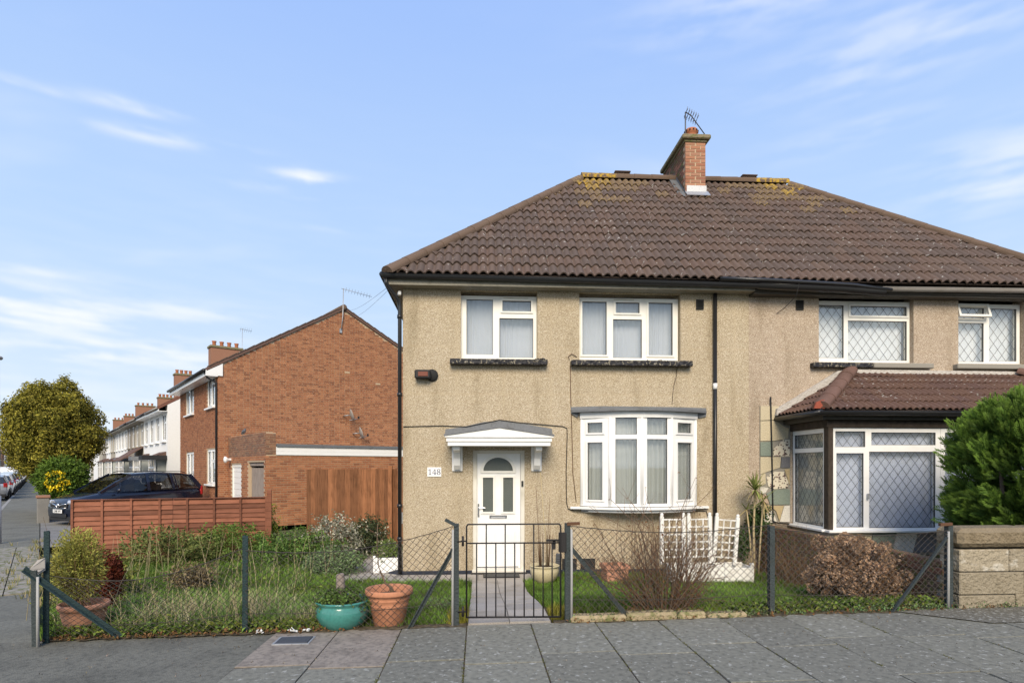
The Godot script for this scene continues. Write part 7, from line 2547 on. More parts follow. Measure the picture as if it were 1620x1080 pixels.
	for j in 64:
		var d := Vector3(hr.randf_range(-1, 1), hr.randf_range(-0.5, 1), hr.randf_range(-1, 1)).normalized()
		var c := Color(0.20, 0.12, 0.07).lerp(Color(0.52, 0.36, 0.24), hr.randf())
		leaf(head, d * 0.045, (d + Vector3(hr.randf_range(-1, 1), hr.randf_range(-1, 1), hr.randf_range(-1, 1)) * 0.9).normalized(), d.cross(Vector3(0.3, 0.5, 0.8)).normalized(), 0.026, 0.022, c, 0.1)
	var hm := meshed(head)
	tf = []
	cc = []
	b = blob(330, Vector3(4.40, 0.36, -6.70), Vector3(0.50, 0.39, 0.42), 0.34, 0.5, 63, 0.8, 1.35, 0.5, 0.2)
	stuff("flower_heads", hm, "leaf_dry", b[0], b[1], t)
	b = blob(420, Vector3(4.40, 0.24, -6.74), Vector3(0.42, 0.34, 0.36), 0.2, 0.6, 64, 0.7, 1.2, 0.4, 0.0)
	stuff("withered_leaves", clump(65, 5, 0.06, 0.04, 0.05, Color(0.05, 0.03, 0.018), Color(0.15, 0.09, 0.05)), "leaf_dry", b[0], b[1], t)
	# dry tangle in the corner by the dwarf wall
	t = plant("dry_bush", "thin dry tangle in the corner between the house and the dwarf wall", "shrub", Vector3(4.75, -0.2, -8.7))
	st = ST(true)
	tips = []
	for j in 48:
		twigs(st, Vector3(4.72 + rr(-0.22, 0.2), -0.25, -8.7 + rr(-0.7, 0.8)), Vector3(rr(-0.5, 0.4), 1.0, rr(-0.5, 0.5)), rr(0.3, 0.75), 0.004, 2, 0.2, Color(1.1, 0.95, 0.75), tips)
	obj("branches", st, "twig", t)
	# cordyline with ivy
	t = plant("cordyline", "spiky cordyline on thin pale stems beside the stone patch", "plant", Vector3(4.80, -0.3, -9.95))
	st = ST(true)
	st.set_color(Color(1, 1, 1))
	var tops := [Vector3(4.80, 1.20, -9.93), Vector3(4.93, 1.02, -9.9), Vector3(4.66, 0.86, -9.95)]
	tube(st, [Vector3(4.80, -0.3, -9.95), Vector3(4.79, 0.5, -9.96), tops[0]], 0.022, 0.016, 7)
	tube(st, [Vector3(4.86, -0.3, -9.93), Vector3(4.9, 0.4, -9.93), tops[1]], 0.018, 0.012, 7)
	tube(st, [Vector3(4.76, -0.3, -9.95), Vector3(4.72, 0.4, -9.96), tops[2]], 0.014, 0.01, 7)
	obj("stem", st, "stalk", t)
	st = ST()
	for q in 3:
		for j in ([80, 22, 16][q]):
			var a := rr(0, TAU)
			var e := rr(-0.7, 1.45) if q == 0 else rr(-1.2, 0.8)
			var d := Vector3(cos(a) * cos(e), sin(e), sin(a) * cos(e) * 0.7)
			var l := rr(0.24, 0.44)
			var col := Color(0.10, 0.14, 0.03).lerp(Color(0.30, 0.33, 0.10), rng.randf())
			if e < -0.4:
				col = Color(0.32, 0.26, 0.12)
			st.set_color(col)
			var s := d.cross(Vector3.UP).normalized() * 0.0115
			var p0: Vector3 = tops[q]
			var p1: Vector3 = p0 + d * l * 0.6
			var p2: Vector3 = p0 + d * l + Vector3(0, -0.05, 0)
			tri(st, p0 - s, p0 + s, p1 + s)
			tri(st, p0 - s, p1 + s, p1 - s)
			tri(st, p1 - s, p1 + s, p2)
	obj("blades", st, "leaf", t)
	t = plant("ivy", "dark ivy climbing low beside the cordyline stems", "ivy", Vector3(4.95, -0.3, -10.1))
	b = blob(150, Vector3(4.97, 0.62, -10.12), Vector3(0.20, 0.30, 0.12), 0.5, 0.7, 66, 0.7, 1.3, 0.3)
	var b2 := blob(90, Vector3(4.66, 0.25, -10.1), Vector3(0.12, 0.28, 0.1), 0.5, 0.7, 67, 0.7, 1.3, 0.3)
	stuff("foliage", clump(68, 5, 0.05, 0.045, 0.05, Color(0.02, 0.045, 0.015), Color(0.07, 0.12, 0.04)), "leaf", b[0] + b2[0], b[1] + b2[1], t)

func build_lawn():
	var tf := []
	var cc := []
	var nz := FastNoiseLite.new()
	nz.seed = 91
	nz.frequency = 0.9
	for i in 30000:
		var z := -5.93 - 4.4 * pow(rng.randf(), 0.9)
		var x := rr(garden_left(z), 5.0)
		if i > 23000:
			z = rr(-14.4, -10.3)
			x = rr(garden_left(z), -2.3)
		if on_paving(x, z):
			continue
		var v := nz.get_noise_2d(x, z)
		var tone := clampf(1.0 + v * 0.9 + rr(-0.2, 0.2), 0.5, 1.5)
		var yellow := 1.0 + 0.5 * clampf(nz.get_noise_2d(x * 2.0 + 40.0, z * 2.0), 0, 1)
		if absf(x - 0.85) < 0.18 and z > -6.6 or absf(x + 0.2) < 0.12 and z > -6.6:
			yellow = 1.9
			tone *= 1.15
		var s := rr(0.7, 1.25) * (1.35 if x < -1.5 else 1.0)
		tf.append(Transform3D(Basis(Vector3.UP, rr(0, TAU)).scaled(Vector3(s, s * rr(0.8, 1.3), s)), Vector3(x, H(x, z) - 0.012, z)))
		cc.append(Color(tone * yellow, tone, tone * 0.9))
	stuff("grass", tuft_mesh(2, 9, 0.085, 0.0065, Color(0.055, 0.115, 0.018), Color(0.145, 0.235, 0.045), 0.035), "leaf", tf, cc)
	# leafy weeds along the foot of the netting and through the side garden
	tf = []
	cc = []
	for i in 2100:
		var x := rr(-4.1, -1.5)
		var z := -5.90 - 0.45 * pow(rng.randf(), 1.8)
		if i > 900:
			z = rr(-12.0, -6.2)
			x = rr(garden_left(z) + 0.1, -2.4)
			if nz.get_noise_2d(x * 1.3, z * 1.3) < 0.02:
				continue
		elif i > 640:
			x = rr(2.6, 5.0)
			z = -5.92 - 0.3 * pow(rng.randf(), 1.5)
		var tone := rr(0.6, 1.3)
		tf.append(Transform3D(turn_to(Vector3(rr(-0.5, 0.5), 1, rr(-0.5, 0.5)), rr(0, 6), rr(0.6, 1.4)), Vector3(x, H(x, z) + rr(0.0, 0.10), z)))
		cc.append(Color(tone * rr(0.9, 1.35), tone, tone * 0.9))
	stuff("weeds", clump(71, 9, 0.045, 0.030, 0.04, Color(0.05, 0.095, 0.02), Color(0.19, 0.27, 0.06), 0.7), "leaf", tf, cc)
	# grey-green carpet by the path and thin growth on the strip under the wall
	tf = []
	cc = []
	for i in 520:
		var x := rr(-0.62, -0.18)
		var z := rr(-7.6, -6.6)
		if i > 220:
			x = rr(4.0, 7.5)
			z = -5.84 - 0.04 * rng.randf()
			if i > 420:
				x = rr(0.9, 4.2)
		tf.append(Transform3D(turn_to(Vector3(rr(-0.5, 0.5), 1, rr(-0.5, 0.5)), rr(0, 6), rr(0.3, 0.8)), Vector3(x, H(x, z) + rr(0.01, 0.05), z)))
		cc.append(Color(rr(0.8, 1.2), rr(0.8, 1.2), 1.0))
	stuff("ground_cover", clump(72, 9, 0.04, 0.024, 0.04, Color(0.08, 0.12, 0.05), Color(0.22, 0.29, 0.13), 0.7), "leaf", tf, cc)
	# dry bleached stalks in the left part of the garden
	var st := ST(true)
	for i in 260:
		var x := rr(-3.7, -2.25)
		var z := rr(-6.9, -5.98)
		var l := rr(0.15, 0.42)
		if i > 170:
			x = rr(-5.6, -2.3)
			z = rr(-10.5, -6.9)
			l = rr(0.4, 0.95)
		var f := rr(0.6, 1.35)
		st.set_color(Color(f, f, f * 0.95) * 1.25)
		var d := Vector3(rr(-0.28, 0.28), 1, rr(-0.2, 0.2)).normalized()
		var p := Vector3(x, H(x, z) - 0.01, z)
		tube(st, [p, p + d * l * 0.5, p + d * l + Vector3(rr(-0.08, 0.08), 0, rr(-0.05, 0.05))], rr(0.002, 0.0045), 0.0015, 4, false)
	var o := obj("dry_stalks", st, "stalk", self)
	o.set_meta("kind", "stuff")
	# fallen dead leaves at the pavement edge
	tf = []
	for i in 420:
		var x := rr(-4.1, -1.2) if i < 260 else rr(0.9, 7.0)
		var z := -5.86 + 0.07 * rr(-1, 1)
		tf.append(Transform3D(turn_to(Vector3(rr(-1, 1), 0.4, rr(-1, 1)), rr(0, 6), rr(0.5, 1.1)), Vector3(x, H(x, z) + 0.03, z)))
	stuff("fallen_leaves", clump(73, 2, 0.035, 0.022, 0.02, Color(0.10, 0.05, 0.025), Color(0.32, 0.19, 0.09)), "leaf_dry", tf, [])
	tf = []
	for i in 130:
		var v := sl(rr(-6.4, -5.1), 0.0, rr(5.5, 13.5))
		if rng.randf() < 0.5:
			v = sl(rr(-5.35, -5.1), 0.0, rr(5.0, 14.5))
		v.y = H(v.x, v.z) + 0.01
		tf.append(Transform3D(Basis(Vector3.UP, rr(0, TAU)).scaled(Vector3.ONE * rr(0.8, 2.0)), v))
	stuff("joint_weeds", tuft_mesh(8, 7, 0.07, 0.007, Color(0.16, 0.17, 0.06), Color(0.34, 0.28, 0.14), 0.06), "leaf", tf, [])
	# tall bleached grasses and rank weeds in the left garden
	tf = []
	cc = []
	for i in 620:
		if rng.randf() < 0.3:
			continue
		var x := rr(-3.6, -2.25)
		var z := rr(-7.4, -5.98)
		if i > 300:
			z = rr(-11.3, -6.4)
			x = rr(garden_left(z) + 0.1, -2.5)
			if nz.get_noise_2d(x * 1.1 + 20.0, z * 1.1) < -0.02:
				continue
		elif i > 230:
			x = rr(-2.25, -1.7)
			z = rr(-6.5, -6.05)
		var s := rr(0.55, 1.25)
		var k := rr(0.65, 1.2)
		tf.append(Transform3D(Basis(Vector3.UP, rr(0, TAU)).scaled(Vector3(s, s, s)), Vector3(x, H(x, z) - 0.01, z)))
		cc.append(Color(k, k, k) if rng.randf() < 0.3 else Color(0.40 * k, 0.70 * k, 0.30 * k))
	stuff("tall_grass", tuft_mesh(12, 14, 0.28, 0.006, Color(0.30, 0.27, 0.15), Color(0.55, 0.50, 0.33), 0.06), "leaf_dry", tf, cc)
	# moss and seedlings in the joints of the flagstones
	tf = []
	for i in 260:
		var x: float = [-0.75, -0.11, 0.53, 1.17, 1.81, 2.45, 3.09, 3.73, 4.37][rng.randi_range(0, 8)]
		var z := rr(-5.8, -4.3)
		tf.append(Transform3D(Basis(Vector3.UP, rr(0, TAU)).scaled(Vector3.ONE * rr(0.15, 0.4)), Vector3(x + rr(-0.006, 0.006), H(x, z) + 0.006, z)))
	stuff("joint_moss", tuft_mesh(9, 12, 0.05, 0.012, Color(0.06, 0.07, 0.025), Color(0.13, 0.13, 0.05), 0.06), "leaf", tf, [])
	# grit, crumbs of leaf and twig lying on the pavement
	tf = []
	cc = []
	for i in 900:
		var x := rr(-5.5, 7.0)
		var z := -5.84 + 1.7 * pow(rng.randf(), 1.7)
		var k := rr(0.2, 1.2)
		tf.append(Transform3D(turn_to(Vector3(rr(-1, 1), 0.5, rr(-1, 1)), rr(0, 6), rr(0.12, 0.42)), Vector3(x, H(x, z) + 0.016, z)))
		cc.append(Color(k, k * rr(0.85, 1.0), k * rr(0.65, 1.0)))
	stuff("pavement_grit", clump(74, 2, 0.035, 0.024, 0.03, Color(0.10, 0.08, 0.06), Color(0.42, 0.38, 0.32)), "leaf_dry", tf, cc)

# ============================================================ cars
func ring_loft(st: SurfaceTool, rings: Array):
	for i in rings.size() - 1:
		var n: int = rings[i].size()
		for k in n - 1:
			quad(st, rings[i][k], rings[i][k + 1], rings[i + 1][k + 1], rings[i + 1][k])

func fan(st: SurfaceTool, ring: Array, flip: bool):
	var c := Vector3.ZERO
	for p in ring:
		c += p
	c /= ring.size()
	for k in ring.size() - 1:
		if flip:
			tri(st, c, ring[k + 1], ring[k])
		else:
			tri(st, c, ring[k], ring[k + 1])

# length along x, the front at x = 0 pointing to -x; the origin on the ground under the front bumper
func car(called: String, label: String, cat: String, at: Vector3, turn: float, paint: String, s: Dictionary, group := "", rear_seen := false) -> Node3D:
	var t := thing(called, label, cat, at, turn, group)
	var L: float = s.l
	var W: float = s.w * 0.5
	var st := ST(true)
	var rings := []
	for q in s.body:   # [x, bottom, top, half width share]
		var x: float = q[0] * L
		var yb: float = q[1]
		var yt: float = q[2]
		var w: float = W * q[3]
		rings.append([Vector3(x, yb, w * 0.80), Vector3(x, yb + 0.06, w * 0.95), Vector3(x, yb + (yt - yb) * 0.45, w), Vector3(x, yt - (yt - yb) * 0.16, w * 0.975), Vector3(x, yt - 0.035, w * 0.90), Vector3(x, yt, w * 0.78), Vector3(x, yt + 0.012, 0),
			Vector3(x, yt, -w * 0.78), Vector3(x, yt - 0.035, -w * 0.90), Vector3(x, yt - (yt - yb) * 0.16, -w * 0.975), Vector3(x, yb + (yt - yb) * 0.45, -w), Vector3(x, yb + 0.06, -w * 0.95), Vector3(x, yb, -w * 0.80), Vector3(x, yb, w * 0.80)])
	for i in rings.size():
		rings[i].reverse()
	ring_loft(st, rings)
	fan(st, rings[0], true)
	fan(st, rings[rings.size() - 1], false)
	obj("body", st, paint, t)
	# cabin: [x, belt, roof, half width at belt, half width at roof] from windscreen foot to tail
	var cab: Array = s.cabin
	var gl := []
	for q in cab:
		var x: float = q[0] * L
		gl.append([Vector3(x, q[1], W * q[3]), Vector3(x, lerpf(q[1], q[2], 0.5), W * lerpf(q[3], q[4], 0.45)), Vector3(x, q[2] - 0.015, W * q[4]), Vector3(x, q[2], W * q[4] - 0.07), Vector3(x, q[2], -W * q[4] + 0.07), Vector3(x, q[2] - 0.015, -W * q[4]), Vector3(x, lerpf(q[1], q[2], 0.5), -W * lerpf(q[3], q[4], 0.45)), Vector3(x, q[1], -W * q[3])])
	for i in gl.size():
		gl[i].reverse()
	st = ST()
	ring_loft(st, gl)
	obj("windows", st, s.get("glass", "dark_glass"), t)
	st = ST(true)
	var a: int = s.roof[0]
	var b: int = s.roof[1]
	var rr_ := []
	for i in range(a, b + 1):
		var q = cab[i]
		var x: float = q[0] * L
		var y: float = q[2]
		rr_.append([Vector3(x, y - 0.055, -W * q[4] - 0.012), Vector3(x, y + 0.005, -W * q[4] - 0.002), Vector3(x, y + 0.022, -W * q[4] + 0.09), Vector3(x, y + 0.04, 0), Vector3(x, y + 0.022, W * q[4] - 0.09), Vector3(x, y + 0.005, W * q[4] + 0.002), Vector3(x, y - 0.055, W * q[4] + 0.012)])
	ring_loft(st, rr_)
	obj("roof", st, paint, t)
	# pillars on both sides
	st = ST()
	for side in [-1.0, 1.0]:
		for p in s.pillars:   # [x at belt, x at roof, belt, roof, width, share of half width at belt, at roof]
			var p0 := Vector3(p[0] * L, p[2], side * (W * p[5] + 0.006))
			var p1 := Vector3(p[1] * L, p[3], side * (W * p[6] + 0.006))
			var m := (p0 + p1) * 0.5 + Vector3(0, 0, side * 0.012)
			for seg in [[p0, m], [m, p1]]:
				var d: Vector3 = seg[1] - seg[0]
				var u := d.normalized()
				var v := u.cross(Vector3(0, 0, 1)).normalized()
				box(st, (seg[0] + seg[1]) * 0.5, Vector3(p[4], d.length() + 0.01, 0.014), Basis(v, u, v.cross(u)))
	obj("pillar", st, s.get("pillar_mat", paint), t)
	# wheels
	for side in [-1.0, 1.0]:
		for wx in s.wheels:
			var r: float = s.get("wr", 0.31)
			var X := Transform3D(Basis(Vector3.RIGHT, PI / 2 * side), Vector3(wx * L, r, side * (W - 0.20)))
			st = ST(true)
			xf = X
			lathe(st, [[0.0, 0.0], [r * 0.9, 0.0], [r, 0.03], [r, 0.17], [r * 0.93, 0.2], [r * 0.66, 0.205], [r * 0.64, 0.18], [0.0, 0.18]], Vector3.ZERO, 22)
			var wh := obj("wheel", st, "tyre", t)
			st = ST(true)
			lathe(st, [[r * 0.64, 0.178], [r * 0.62, 0.2], [r * 0.55, 0.185], [r * 0.2, 0.195], [0.0, 0.198]], Vector3.ZERO, 18)
			obj("rim", st, "galv", wh)
			xf = Transform3D()
			st = ST(true)
			var arch := []
			for k in 13:
				var an := PI * k / 12.0
				arch.append(Vector3(wx * L + cos(an) * (r + 0.05), r + sin(an) * (r + 0.05) - 0.02, side * (W - 0.012)))
			tube(st, arch, 0.03, 0.03, 5)
			obj("wheel_arch", st, "plastic_dark", t)
	# lamps, mirrors, plates
	var f = s.body[0]
	for side in [-1.0, 1.0]:
		st = ST()
		cbox(st, Vector3(L * 0.022, s.lamp_y, side * W * 0.70), Vector3(0.16, 0.13, W * 0.38), 0.03, Basis(Vector3.UP, side * 0.42) * Basis(Vector3(0, 0, 1), -0.35))
		obj("headlight", st, "head_lens", t)
		st = ST()
		cbox(st, Vector3(L * 0.988, s.tail_y, side * W * 0.83), Vector3(0.10, s.get("tail_h", 0.26), W * 0.22), 0.03, Basis(Vector3.UP, -side * 0.35))
		obj("tail_light", st, "tail_lens", t)
		st = ST(true)
		xf = Transform3D(Basis.from_scale(Vector3(0.7, 1.0, 1.2)), Vector3(s.mirror[0] * L, s.mirror[1], side * (W + 0.08)))
		lathe(st, [[0.0, -0.075], [0.06, -0.06], [0.09, 0.0], [0.07, 0.055], [0.0, 0.075]], Vector3.ZERO, 10)
		xf = Transform3D()
		obj("mirror", st, s.get("mirror_mat", paint), t)
		st = ST()
		for hx in s.get("handles", []):
			cbox(st, Vector3(hx * L, s.belt - 0.13, side * (W * 0.985)), Vector3(0.2, 0.03, 0.03), 0.01)
		if s.has("handles"):
			obj("door_handle", st, paint, t)
	st = ST()
	cbox(st, Vector3(0.012, 0.24, 0), Vector3(0.06, 0.14, W * 1.35), 0.02)
	cbox(st, Vector3(L - 0.03, 0.30, 0), Vector3(0.08, 0.16, W * 1.7), 0.02)
	obj("bumper_trim", st, "plastic_dark", t)
	if rear_seen:
		st = ST()
		cbox(st, Vector3(L + 0.012, s.tail_y - 0.16, 0), Vector3(0.015, 0.11, 0.52), 0.004)
		obj("number_plate", st, "plate_white", t)
	return t

func build_cars():
	var mpv := {"l": 4.45, "w": 1.80, "belt": 1.06, "lamp_y": 0.76, "tail_y": 1.02, "tail_h": 0.34, "mirror": [0.285, 1.12], "mirror_mat": "paint_navy", "wheels": [0.19, 0.80], "glass": "car_glass", "handles": [0.50, 0.68], "wr": 0.32,
		"body": [[0.0, 0.24, 0.70, 0.80], [0.015, 0.20, 0.80, 0.90], [0.05, 0.18, 0.90, 0.97], [0.12, 0.18, 0.98, 1.0], [0.22, 0.18, 1.06, 1.0], [0.35, 0.18, 1.07, 1.0], [0.60, 0.18, 1.08, 1.0], [0.85, 0.19, 1.10, 0.99], [0.96, 0.22, 1.12, 0.95], [1.0, 0.28, 1.08, 0.86]],
		"cabin": [[0.175, 1.04, 1.05, 0.84, 0.80], [0.30, 1.06, 1.40, 0.92, 0.74], [0.42, 1.07, 1.64, 0.95, 0.70], [0.60, 1.08, 1.69, 0.95, 0.71], [0.82, 1.10, 1.66, 0.94, 0.70], [0.915, 1.11, 1.60, 0.92, 0.68], [0.985, 1.12, 1.13, 0.88, 0.84]],
		"roof": [2, 5],
		"pillars": [[0.18, 0.415, 1.05, 1.635, 0.085, 0.90, 0.71], [0.305, 0.335, 1.06, 1.47, 0.04, 0.93, 0.74], [0.53, 0.535, 1.08, 1.67, 0.10, 0.955, 0.71], [0.735, 0.73, 1.09, 1.67, 0.09, 0.95, 0.71], [0.765, 0.755, 1.09, 1.67, 0.03, 0.95, 0.71], [0.975, 0.90, 1.12, 1.60, 0.16, 0.90, 0.69]]}
	var t := car("parked_car", "dark navy people carrier parked nose-out in the driveway behind the panel fence", "car", Vector3(-13.50, -0.31, -19.80), 1.036, "paint_navy", mpv, "")
	# its nose: chrome grille wings round a badge, lower grille and number plate
	var st := ST()
	cbox(st, Vector3(-0.018, 0.655, 0), Vector3(0.05, 0.15, 0.98), 0.02)
	cbox(st, Vector3(-0.035, 0.33, 0), Vector3(0.05, 0.13, 0.92), 0.02)
	obj("grille", st, "plastic_dark", t)
	st = ST(true)
	for s in [-1.0, 1.0]:
		tube(st, [Vector3(-0.05, 0.60, s * 0.03), Vector3(-0.05, 0.67, s * 0.14), Vector3(-0.045, 0.70, s * 0.30), Vector3(-0.03, 0.715, s * 0.50)], 0.022, 0.016, 7)
		tube(st, [Vector3(-0.04, 0.585, s * 0.04), Vector3(-0.035, 0.58, s * 0.48)], 0.009, 0.009, 6)
	obj("grille_wing", st, "chrome", t)
	st = ST(true)
	xf = Transform3D(Basis(Vector3(0, 0, 1), PI / 2), Vector3(-0.04, 0.665, 0))
	lathe(st, [[0.062, 0.0], [0.062, 0.02], [0.045, 0.03], [0.0, 0.03]], Vector3.ZERO, 20)
	xf = Transform3D()
	obj("badge", st, "chrome", t)
	st = ST()
	cbox(st, Vector3(-0.062, 0.475, 0), Vector3(0.014, 0.115, 0.53), 0.003)
	obj("number_plate", st, "plate_white", t)
	var tm := TextMesh.new()
	var f := SystemFont.new()
	f.font_names = PackedStringArray(["Droid Sans"])
	f.font_weight = 700
	tm.font = f
	tm.text = "LD08 YPT"
	tm.font_size = 64
	tm.pixel_size = 0.00155
	tm.depth = 0.003
	inst("plate_text", tm, "plastic_dark", t, Transform3D(Basis(Vector3.UP, -PI / 2), Vector3(-0.0705, 0.475, 0)))
	for s in [-1.0, 1.0]:
		st = ST(true)
		tube(st, [Vector3(1.95, 1.70, s * 0.60), Vector3(2.1, 1.745, s * 0.60), Vector3(3.7, 1.735, s * 0.60), Vector3(3.85, 1.68, s * 0.60)], 0.014, 0.014, 6)
		obj("roof_rail", st, "plastic_dark", t)
	for q in [[1.95, 0.38], [1.95, -0.38], [2.85, 0.42], [2.85, -0.42], [2.85, 0.0]]:
		st = ST()
		cbox(st, Vector3(q[0], 0.98, q[1]), Vector3(0.14, 0.62, 0.46), 0.06, Basis(Vector3(0, 0, 1), -0.16))
		cbox(st, Vector3(q[0] + 0.09, 1.40, q[1]), Vector3(0.09, 0.20, 0.26), 0.04)
		obj("seat", st, "seat_cloth", t)
	st = ST()
	cbox(st, Vector3(1.15, 1.0, 0), Vector3(0.5, 0.12, 1.4), 0.05)
	obj("dashboard", st, "plastic_dark", t)
	# second car, beyond it
	var hatch := {"l": 4.2, "w": 1.76, "belt": 0.95, "lamp_y": 0.68, "tail_y": 0.88, "mirror": [0.32, 1.0], "wheels": [0.20, 0.80], "handles": [0.52],
		"body": [[0.0, 0.24, 0.62, 0.80], [0.015, 0.20, 0.72, 0.90], [0.06, 0.17, 0.80, 0.98], [0.15, 0.17, 0.87, 1.0], [0.26, 0.17, 0.93, 1.0], [0.5, 0.17, 0.96, 1.0], [0.8, 0.18, 0.99, 1.0], [0.95, 0.22, 1.0, 0.95], [1.0, 0.30, 0.95, 0.86]],
		"cabin": [[0.24, 0.93, 0.94, 0.86, 0.82], [0.34, 0.94, 1.24, 0.93, 0.76], [0.43, 0.95, 1.43, 0.94, 0.72], [0.60, 0.96, 1.48, 0.94, 0.72], [0.80, 0.98, 1.44, 0.93, 0.70], [0.90, 0.99, 1.34, 0.90, 0.68], [0.985, 1.0, 1.01, 0.86, 0.80]],
		"roof": [2, 5],
		"pillars": [[0.245, 0.425, 0.93, 1.42, 0.07, 0.90, 0.73], [0.56, 0.56, 0.96, 1.47, 0.08, 0.945, 0.72], [0.80, 0.76, 0.98, 1.44, 0.10, 0.935, 0.71], [0.975, 0.88, 1.0, 1.36, 0.16, 0.90, 0.69]]}
	car("parked_car", "silver-roofed car between the navy people carrier and the terraced houses", "car", Vector3(-16.95, -0.36, -23.95), 0.60, "paint_silver", hatch, "")
	# the row at the kerb of the side street, seen from behind
	var spec := [["paint_white", hatch, "white hatchback nearest in the kerbside row, with red tail light"], ["paint_grey", hatch, "dark grey car second in the kerbside row"], ["paint_black", hatch, "black car third in the kerbside row, ahead of the grey one"], ["paint_silver", hatch, "silver car fourth in the kerbside row"]]
	var van := {"l": 5.0, "w": 1.92, "belt": 1.25, "lamp_y": 0.85, "tail_y": 1.05, "tail_h": 0.5, "mirror": [0.25, 1.3], "wheels": [0.18, 0.80], "wr": 0.33,
		"body": [[0.0, 0.25, 0.80, 0.80], [0.02, 0.22, 0.95, 0.92], [0.10, 0.2, 1.12, 0.99], [0.2, 0.2, 1.24, 1.0], [0.36, 0.2, 1.55, 1.0], [0.38, 0.2, 1.90, 0.98], [0.97, 0.22, 1.92, 0.97], [1.0, 0.3, 1.86, 0.94]],
		"cabin": [[0.16, 1.20, 1.21, 0.88, 0.82], [0.25, 1.22, 1.62, 0.93, 0.80], [0.32, 1.22, 1.88, 0.94, 0.78], [0.378, 1.22, 1.90, 0.94, 0.80]],
		"roof": [2, 3],
		"pillars": [[0.165, 0.315, 1.2, 1.86, 0.08, 0.92, 0.79]]}
	spec.append(["paint_white", van, "white van standing tallest in the kerbside row"])
	spec.append(["paint_white", hatch, "white car just beyond the white van in the kerbside row"])
	spec.append(["paint_silver", hatch, "pale silver car far along the kerbside row"])
	spec.append(["paint_red", hatch, "red car at the far end of the visible kerbside row"])
	spec.append(["paint_blue", hatch, "dark blue car at the very end of the kerbside row"])
	var z := -26.4
	for i in spec.size():
		var k = spec[i]
		var len: float = k[1].l
		# front towards -z of the street frame
		var p := sl(-6.52 - k[1].w * 0.5, 0, z - len)
		p.y = H(p.x, p.z) - 0.06
		car("parked_car", k[2], "van" if k[1] == van else "car", p, SA - PI / 2, k[0], k[1], "cars parked along the kerb of the side street", true)
		z -= len + 1.3
	# pale front wing of a car cut by the left edge of the view
	var q := sl(-6.52 - 0.9, 0, -25.0)
	q.y = H(q.x, q.z) - 0.06
	car("parked_car", "pale car at the left edge of the picture, nearest the lamp post", "car", sl(-6.52 - 0.88, 0, -24.9) + Vector3(0, -0.36, 0), SA - PI / 2, "paint_silver", hatch, "cars parked along the kerb of the side street", true)
	get_child(get_child_count() - 1).position = sl(-6.52 - 0.98, -0.36, -25.2)

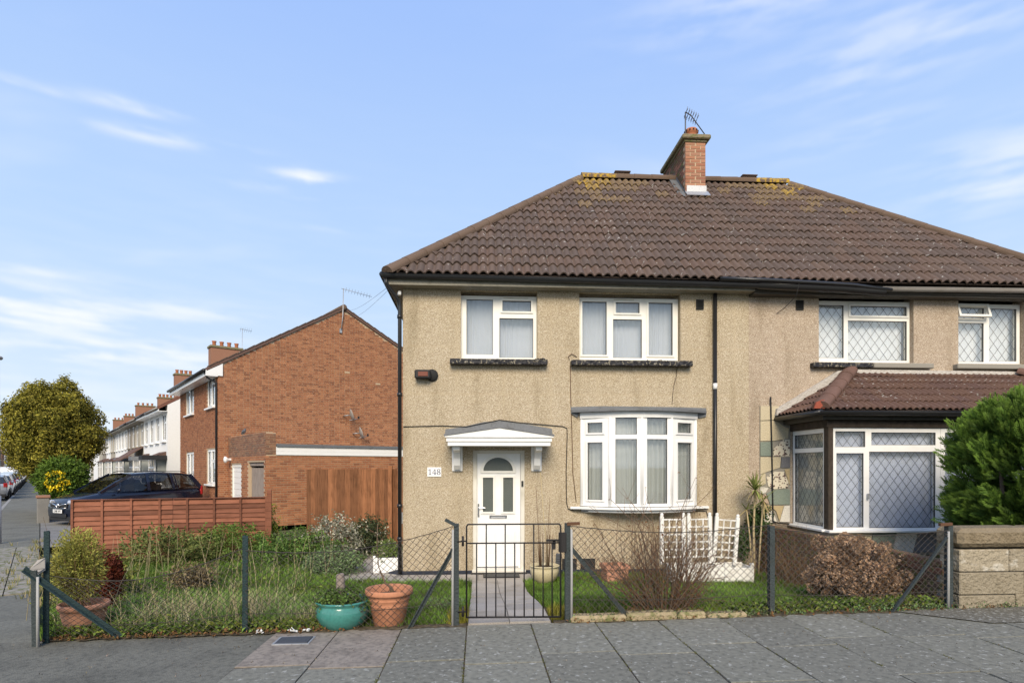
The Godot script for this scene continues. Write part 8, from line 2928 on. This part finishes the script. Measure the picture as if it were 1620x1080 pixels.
# ============================================================ small things
func build_details():
	# lamp post at the left edge
	var t := thing("lamp_post", "thin grey street lamp post at the left edge of the picture", "lamp post", Vector3(-11.83, -0.32, -15.2), 0.0)
	var st := ST(true)
	tube(st, [Vector3(0, 0, 0), Vector3(0, 1.2, 0)], 0.075, 0.07, 12)
	tube(st, [Vector3(0, 1.2, 0), Vector3(0, 4.55, 0)], 0.05, 0.038, 12)
	obj("column", st, "galv", t)
	st = ST()
	cbox(st, Vector3(-0.12, 4.60, 0), Vector3(0.42, 0.09, 0.16), 0.03)
	obj("lantern", st, "gutter_grey", t)
	# aerial on the chimney
	t = thing("tv_aerial", "small black aerial on the chimney of the pair of houses", "aerial", Vector3(4.70, 8.95, -13.05), 0.0, "", true)
	st = ST(true)
	tube(st, [Vector3(4.68, 8.93, -13.02), Vector3(4.69, 9.62, -13.05)], 0.016, 0.014, 6)
	tube(st, [Vector3(4.69, 9.62, -13.05), Vector3(4.80, 9.52, -13.0), Vector3(5.27, 9.12, -13.2)], 0.014, 0.011, 6)
	obj("mast", st, "antenna", t)
	st = ST(true)
	for i in 6:
		var c := Vector3(4.70 + i * 0.05, 9.60 - i * 0.028, -13.04)
		tube(st, [c + Vector3(-0.02, -0.10, -0.06), c + Vector3(0.02, 0.10, 0.06)], 0.006, 0.006, 4)
		tube(st, [c + Vector3(0.0, -0.02, -0.12), c + Vector3(0.0, 0.02, 0.12)], 0.006, 0.006, 4)
	obj("elements", st, "antenna", t)
	# telephone wires from the gable to the house
	st = ST(true)
	for k in 2:
		var a := Vector3(-5.5, 8.3 - k * 0.3, -25.6)
		var b := Vector3(-1.55, 4.68 - k * 0.06, -10.2)
		var pts := []
		for i in 15:
			var f := i / 14.0
			pts.append(a.lerp(b, f) + Vector3(0, -0.08 * sin(PI * f) - k * 0.05 * sin(PI * f), 0))
		tube(st, pts, 0.0035, 0.0035, 4)
	tag(obj("overhead_wires", st, "antenna", self), "thin sagging telephone wires from the brick gable to the corner of the house", "wires")
	# pigeon on the extension parapet
	t = thing("pigeon", "dark bird perched on the parapet of the brick extension", "bird", SO + Basis(Vector3.UP, SA) * Vector3(0.40, 2.72, 1.9), SA - PI / 2 + 0.2)
	st = ST(true)
	xf = Transform3D(Basis(Vector3(0, 0, 1), -1.1), Vector3(0, 0.10, 0))
	lathe(st, [[0.0, -0.17], [0.03, -0.14], [0.055, -0.05], [0.065, 0.03], [0.05, 0.10], [0.028, 0.14], [0.0, 0.15]], Vector3.ZERO, 12)
	xf = Transform3D()
	lathe(st, [[0.0, -0.035], [0.027, -0.02], [0.032, 0.0], [0.024, 0.022], [0.0, 0.034]], Vector3(0.125, 0.20, 0), 10)
	tube(st, [Vector3(0.09, 0.13, 0), Vector3(0.12, 0.19, 0)], 0.035, 0.024, 8)
	tube(st, [Vector3(0.15, 0.20, 0), Vector3(0.175, 0.192, 0)], 0.008, 0.002, 5)
	for s in [-1.0, 1.0]:
		tube(st, [Vector3(0.0, 0.06, s * 0.025), Vector3(0.005, 0.0, s * 0.025), Vector3(0.03, -0.012, s * 0.025)], 0.006, 0.005, 5)
	obj("body", st, "paint_grey", t)
	# white box low on the corner of the house
	st = ST()
	cbox(st, Vector3.ZERO, Vector3(0.06, 0.20, 0.05), 0.008)
	tag(inst("meter_box", meshed(st), "white_plastic", self, Transform3D(Basis(), Vector3(-1.345, 0.70, -10.40))), "small white box beside the downpipe at the left corner of the house", "meter box")
	st = ST()
	cbox(st, Vector3.ZERO, Vector3(0.055, 0.07, 0.09), 0.012)
	tag(inst("security_camera", meshed(st), "white_plastic", self, Transform3D(Basis(Vector3.UP, 0.3), Vector3(-1.36, 4.60, -10.28))), "small white fitting under the eaves at the left corner of the house", "camera")
